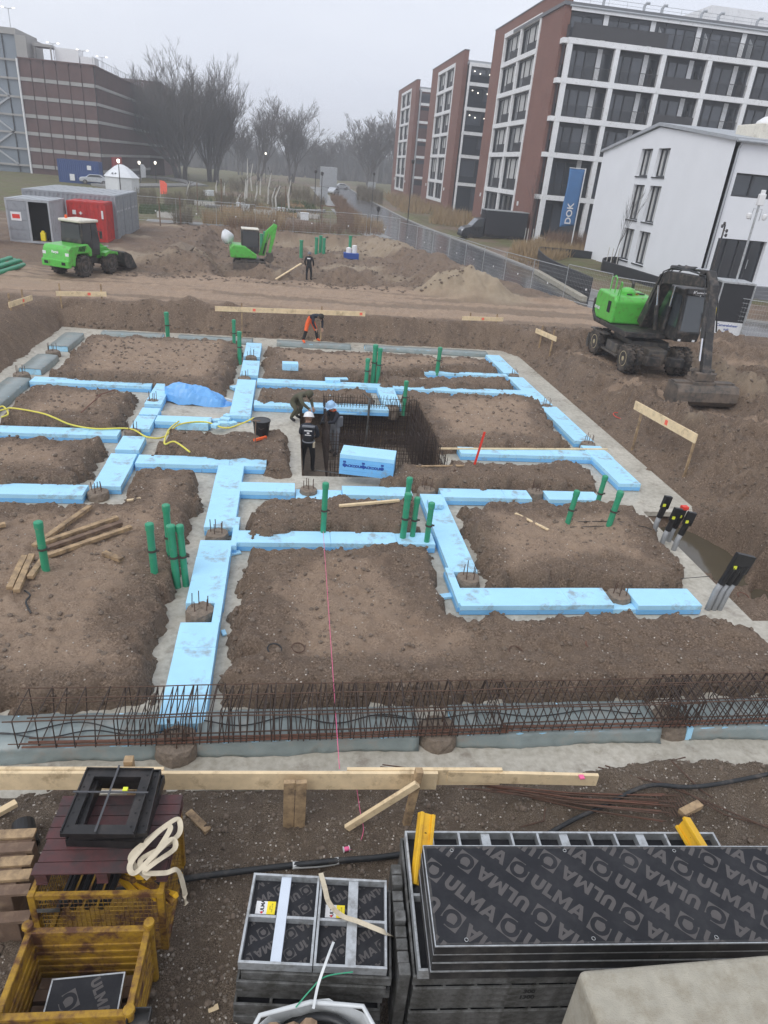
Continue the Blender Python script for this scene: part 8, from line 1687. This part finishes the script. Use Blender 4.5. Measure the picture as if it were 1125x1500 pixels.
# ------------------------------------------------------------------ people
def person(label, loc, rz, J, mats, helmet=None, hair=True, vest=None, scale=1.):
    """J: joint name -> (x, y, z); the figure faces local -y"""
    t = thing('person', label, 'person', loc, rz); t.scale = (scale,) * 3
    E = [('pelvis', 'belly'), ('belly', 'chest'), ('chest', 'neck'), ('neck', 'head'), ('head', 'crown')]
    for s_ in 'LR': E += [('chest', 'sh' + s_), ('sh' + s_, 'el' + s_), ('el' + s_, 'wr' + s_), ('wr' + s_, 'ha' + s_), ('pelvis', 'hip' + s_), ('hip' + s_, 'kn' + s_), ('kn' + s_, 'an' + s_), ('an' + s_, 'to' + s_)]
    rad = dict(pelvis=(.155, .12), belly=(.15, .115), chest=(.175, .125), neck=(.06, .06), head=(.085, .10), crown=(.07, .085))
    for s_ in 'LR': rad.update({'sh' + s_: (.082, .08), 'el' + s_: (.058, .058), 'wr' + s_: (.042, .042), 'ha' + s_: (.046, .03), 'hip' + s_: (.105, .105), 'kn' + s_: (.075, .075), 'an' + s_: (.056, .056), 'to' + s_: (.05, .045)})
    names = ['pelvis'] + [n for n in J if n != 'pelvis']; me = bpy.data.meshes.new('body'); me.from_pydata([J[n] for n in names], [(names.index(a), names.index(b)) for a, b in E], [])
    o = bpy.data.objects.new('body', me); COL.objects.link(o); sk = o.modifiers.new('skin', 'SKIN'); sk.branch_smoothing = .4; o.modifiers.new('sub', 'SUBSURF').levels = 2
    for i, n in enumerate(names): me.skin_vertices[0].data[i].radius = rad[n]; me.skin_vertices[0].data[i].use_root = (i == 0)
    dg = bpy.context.evaluated_depsgraph_get(); me2 = bpy.data.meshes.new_from_object(o.evaluated_get(dg)); bpy.data.objects.remove(o)
    seg_m = {}
    for a, b in E:
        if a in ('neck', 'head') or b == 'head': k = 'skin'
        elif a[:2] == 'wr': k = 'glove' if 'glove' in mats else 'skin'
        elif a[:3] == 'hip' or (a == 'pelvis') and b[:3] == 'hip': k = 'trousers'
        elif a[:2] == 'kn': k = 'shin' if 'shin' in mats else 'trousers'
        elif a[:2] == 'an': k = 'boots'
        elif a == 'pelvis': k = 'trousers'
        elif a[:2] in ('sh', 'el'): k = 'sleeve' if 'sleeve' in mats else 'jacket'
        else: k = 'jacket'
        seg_m[(a, b)] = k
    keys = sorted(set(seg_m.values())); me2.materials.clear()
    for k in keys: me2.materials.append(MATS[mats[k]])
    segs = [(Vector(J[a]), Vector(J[b]), keys.index(seg_m[(a, b)])) for a, b in E]
    for p in me2.polygons:
        c_ = p.center; best = None
        for A, B, k in segs:
            d = B - A; u = max(0, min(1, (c_ - A).dot(d) / d.length_squared)); q_ = (c_ - A - d * u).length
            if best is None or q_ < best[0]: best = (q_, k)
        p.material_index = best[1]; p.use_smooth = True
    # fingers, nose and ears grow out of the same surface
    bm = bmesh.new(); bm.from_mesh(me2); sk_i = keys.index('skin'); gl_i = keys.index('glove') if 'glove' in keys else sk_i
    def addtube(pts, r, mi):
        m = MB(); m.tube(pts, r, 6); vs_ = [bm.verts.new(v) for v in m.v]
        for f in m.f:
            nf = bm.faces.new([vs_[i] for i in f]); nf.material_index = mi; nf.smooth = True
    for s_ in 'LR':
        W, H_ = Vector(J['wr' + s_]), Vector(J['ha' + s_]); d = (H_ - W).normalized(); sd_ = d.cross(Vector((0, 0, 1))); sd_ = sd_.normalized() if sd_.length > .1 else Vector((1, 0, 0)); up_ = sd_.cross(d)
        for k, ln in enumerate((.062, .07, .066, .052)): b0 = H_ + sd_ * (-.03 + .02 * k); addtube([b0 - d * .02, b0 + d * ln * .6, b0 + d * ln * .9 - up_ * ln * .4], [.010, .009, .007], gl_i)
        b0 = W.lerp(H_, .5) - sd_ * .035; addtube([b0, b0 + d * .04 - sd_ * .025, b0 + d * .07 - sd_ * .022], [.011, .010, .008], gl_i)
    Hd = Vector(J['head']); ax = (Vector(J['crown']) - Vector(J['neck'])).normalized(); rt = Vector((1, 0, 0)); rt = (rt - ax * rt.dot(ax)).normalized(); fw = rt.cross(ax) * -1
    if fw.y > 0: fw = -fw
    addtube([Hd + fw * .08 + ax * .03, Hd + fw * .118 - ax * .005, Hd + fw * .09 - ax * .015], [.008, .016, .010], sk_i)
    for s_ in (-1, 1): addtube([Hd + rt * s_ * .075 + ax * .03, Hd + rt * s_ * .098 + ax * .005, Hd + rt * s_ * .08 - ax * .03], [.008, .014, .006], sk_i)
    bm.to_mesh(me2); bm.free(); me2.name = 'body'; b = bpy.data.objects.new('body', me2); COL.objects.link(b); b.parent = t
    for s_ in (-1, 1):
        m = MB(); m.lathe(Hd + fw * .094 + rt * s_ * .034 + ax * .03, [(.001, -.006), (.010, 0), (.001, .006)], 'y', 8); m.build('eye', 'print_black', t)
    C = Vector(J['crown']); Mx = Matrix((rt, fw * -1, ax)).transposed().to_4x4(); Mx.translation = C - ax * .03
    if helmet:
        m = MB(); m.lathe((0, 0, 0), [(.175, -.015), (.15, -.005), (.142, .03), (.125, .085), (.085, .125), (.03, .142), (.001, .144)], n=20); m.box((0, -.145, -.012), (.20, .12, .012)); m.box((0, 0, .125), (.03, .2, .03)); m.v = [tuple(Mx @ Vector(v)) for v in m.v]; m.build('helmet', helmet, t, smooth=False)
    elif hair:
        m = MB(); m.lathe((0, .01, -.02), [(.104, -.07), (.112, -.02), (.108, .04), (.08, .09), (.03, .108), (.001, .11)], n=16); m.v = [tuple(Mx @ Vector(v)) for v in m.v]; m.build('hair', 'hair' if hair is True else hair, t, smooth=True)
    if vest:
        for (nm, a, b_, rr, mt) in vest: m = MB(); m.tube([Vector(J[a]).lerp(Vector(J[b_]), .0), Vector(J[a]).lerp(Vector(J[b_]), 1.)], rr, 14); m.build(nm, mt, t, smooth=True)
    return t
STAND = dict(pelvis=(0, 0, .93), belly=(0, -.01, 1.08), chest=(0, 0, 1.32), neck=(0, -.02, 1.50), head=(0, -.04, 1.63), crown=(0, -.035, 1.70))
def pose(base, **k): d = dict(base); d.update(k); return d
def legs(l=(.1, 0), r=(-.1, 0), kz=.5):
    return dict(hipL=(.1, 0, .86), knL=(.1 + l[0] * .3, -.03 + l[1] * .4, kz), anL=(l[0], l[1], .10), toL=(l[0] + .02, l[1] - .17, .05), hipR=(-.1, 0, .86), knR=(-.1 + r[0] * .3, -.03 + r[1] * .4, kz), anR=(r[0], r[1], .10), toR=(r[0] - .02, r[1] - .17, .05))
zpit = PIT_D + .06
# worker in the pit, back to the camera, arms reaching forward
x, y = G(450, 692, zpit)
J = pose(STAND, chest=(0, -.06, 1.32), neck=(.02, -.12, 1.49), head=(.03, -.17, 1.60), crown=(.03, -.19, 1.68), shL=(.19, -.06, 1.41), elL=(.25, -.14, 1.15), wrL=(.16, -.36, 1.08), haL=(.12, -.44, 1.08), shR=(-.19, -.06, 1.41), elR=(-.27, -.08, 1.14), wrR=(-.18, -.28, 1.02), haR=(-.14, -.36, 1.0), **legs((.15, .05), (-.14, -.05)))
t = person('person in navy jacket and white helmet standing in the pit, seen from behind', (x, y, zpit), R(172), J, dict(skin='skin', jacket='cloth_navy', sleeve='cloth_navy', trousers='cloth_black', boots='cloth_black', glove='cloth_grey'), 'helmet_white')
for zz_, ww_, hh_ in ((1.33, .22, .035), (1.26, .07, .05), (1.20, .18, .025)): m = MB(); m.box((0, .128, zz_), (ww_, .006, hh_)); m.build('back_print', 'print_white', t)
m = MB(); m.box((0, .06, 1.435), (.36, .10, .06)); m.build('shoulder_yoke', 'cloth_grey', t, bevel=.02)
m = MB(); m.ring((0, -.01, .98), .165, .022, 'z', 20, 6); m.build('tool_belt', 'cloth_grey', t); m = MB(); m.box((-.17, .05, .9), (.06, .1, .16)); m.build('belt_pouch', 'strap', t)
# worker inside the cage
x, y = G(489, 666, zpit)
J = pose(STAND, chest=(0, -.08, 1.32), neck=(0, -.15, 1.48), head=(0, -.20, 1.58), crown=(0, -.225, 1.66), shL=(.19, -.07, 1.41), elL=(.23, -.25, 1.18), wrL=(.08, -.45, 1.16), haL=(.02, -.52, 1.17), shR=(-.19, -.08, 1.41), elR=(-.26, -.25, 1.17), wrR=(-.10, -.46, 1.12), haR=(-.04, -.53, 1.12), **legs((.13, 0), (-.13, .1)))
t = person('person in dark and grey jacket with light blue helmet working inside the rebar basket', (x, y, zpit), R(-55), J, dict(skin='skin', jacket='cloth_black', sleeve='cloth_navy', trousers='cloth_grey', boots='cloth_black', glove='cloth_black'), 'helmet_blue')
m = MB(); m.box((.14, .03, 1.12), (.10, .26, .34)); m.build('jacket_panel', 'cloth_grey', t, bevel=.04); m = MB(); m.ring((0, -.12, 1.47), .085, .025, 'z', 16, 6); m.build('collar', 'orange_hivis', t)
# crouched worker in olive
x, y = G(433, 612, .1)
J = dict(pelvis=(0, .12, .62), belly=(0, .0, .72), chest=(0, -.20, .82), neck=(0, -.34, .86), head=(.02, -.44, .86), crown=(.02, -.49, .92), shL=(.19, -.22, .86), elL=(.24, -.38, .66), wrL=(.12, -.50, .48), haL=(.10, -.54, .40), shR=(-.19, -.22, .86), elR=(-.25, -.36, .66), wrR=(-.14, -.52, .50), haR=(-.12, -.56, .42), hipL=(.11, .1, .58), knL=(.17, -.12, .42), anL=(.15, .08, .1), toL=(.17, -.09, .05), hipR=(-.11, .1, .58), knR=(-.17, -.12, .42), anR=(-.15, .08, .1), toR=(-.17, -.09, .05))
person('person in olive clothes bending over at the pit edge', (x, y, .02), R(60), J, dict(skin='skin', jacket='cloth_olive', trousers='cloth_olive', boots='cloth_black'), None, 'cloth_olive')
# bending worker with orange leg wear on the far beam
x, y = G(457, 502, .18)
J = dict(pelvis=(0, .18, .92), belly=(0, .05, 1.05), chest=(0, -.22, 1.16), neck=(0, -.40, 1.14), head=(0, -.51, 1.12), crown=(0, -.57, 1.17), shL=(.19, -.25, 1.16), elL=(.24, -.33, .88), wrL=(.16, -.42, .66), haL=(.13, -.44, .58), shR=(-.19, -.25, 1.16), elR=(-.24, -.30, .88), wrR=(-.14, -.38, .66), haR=(-.12, -.40, .58), hipL=(.11, .18, .86), knL=(.26, .08, .48), anL=(.36, .12, .10), toL=(.40, -.05, .05), hipR=(-.11, .18, .86), knR=(-.26, .1, .48), anR=(-.36, .14, .10), toR=(-.40, -.03, .05))
person('person in dark jacket and orange trousers bending down at the far bank', (x, y, .18), R(38), J, dict(skin='skin', jacket='cloth_navy', trousers='orange_hivis', shin='cloth_black', boots='orange_hivis'), None, True, scale=1.02)
x2, y2 = G(463, 499, .2); m = MB(); m.tube([(0, 0, 0), (-.12, -.05, .85)], .016, 6); m.box((0, 0, .02), (.22, .05, .05)); o = m.build('rake', 'timber'); o.location = (x2, y2, .18); tag(o, 'wooden handled rake held by the bending person', 'rake')
# dark worker at the far excavation
x, y = G(452, 411, .22); g = gz(x, y)
J = pose(STAND, shL=(.19, 0, 1.42), elL=(.27, .02, 1.13), wrL=(.25, -.14, .92), haL=(.24, -.18, .84), shR=(-.19, 0, 1.42), elR=(-.28, .02, 1.13), wrR=(-.24, -.16, .95), haR=(-.22, -.21, .88), **legs((.12, .05), (-.12, -.1)))
t = person('person in black work clothes standing beside the far soil heap', (x, y, g), R(165), J, dict(skin='skin', jacket='cloth_black', trousers='cloth_black', boots='cloth_black'), None, 'cloth_grey')
m = MB(); m.box((0, .12, 1.36), (.2, .03, .07)); m.build('back_print', 'print_white', t)
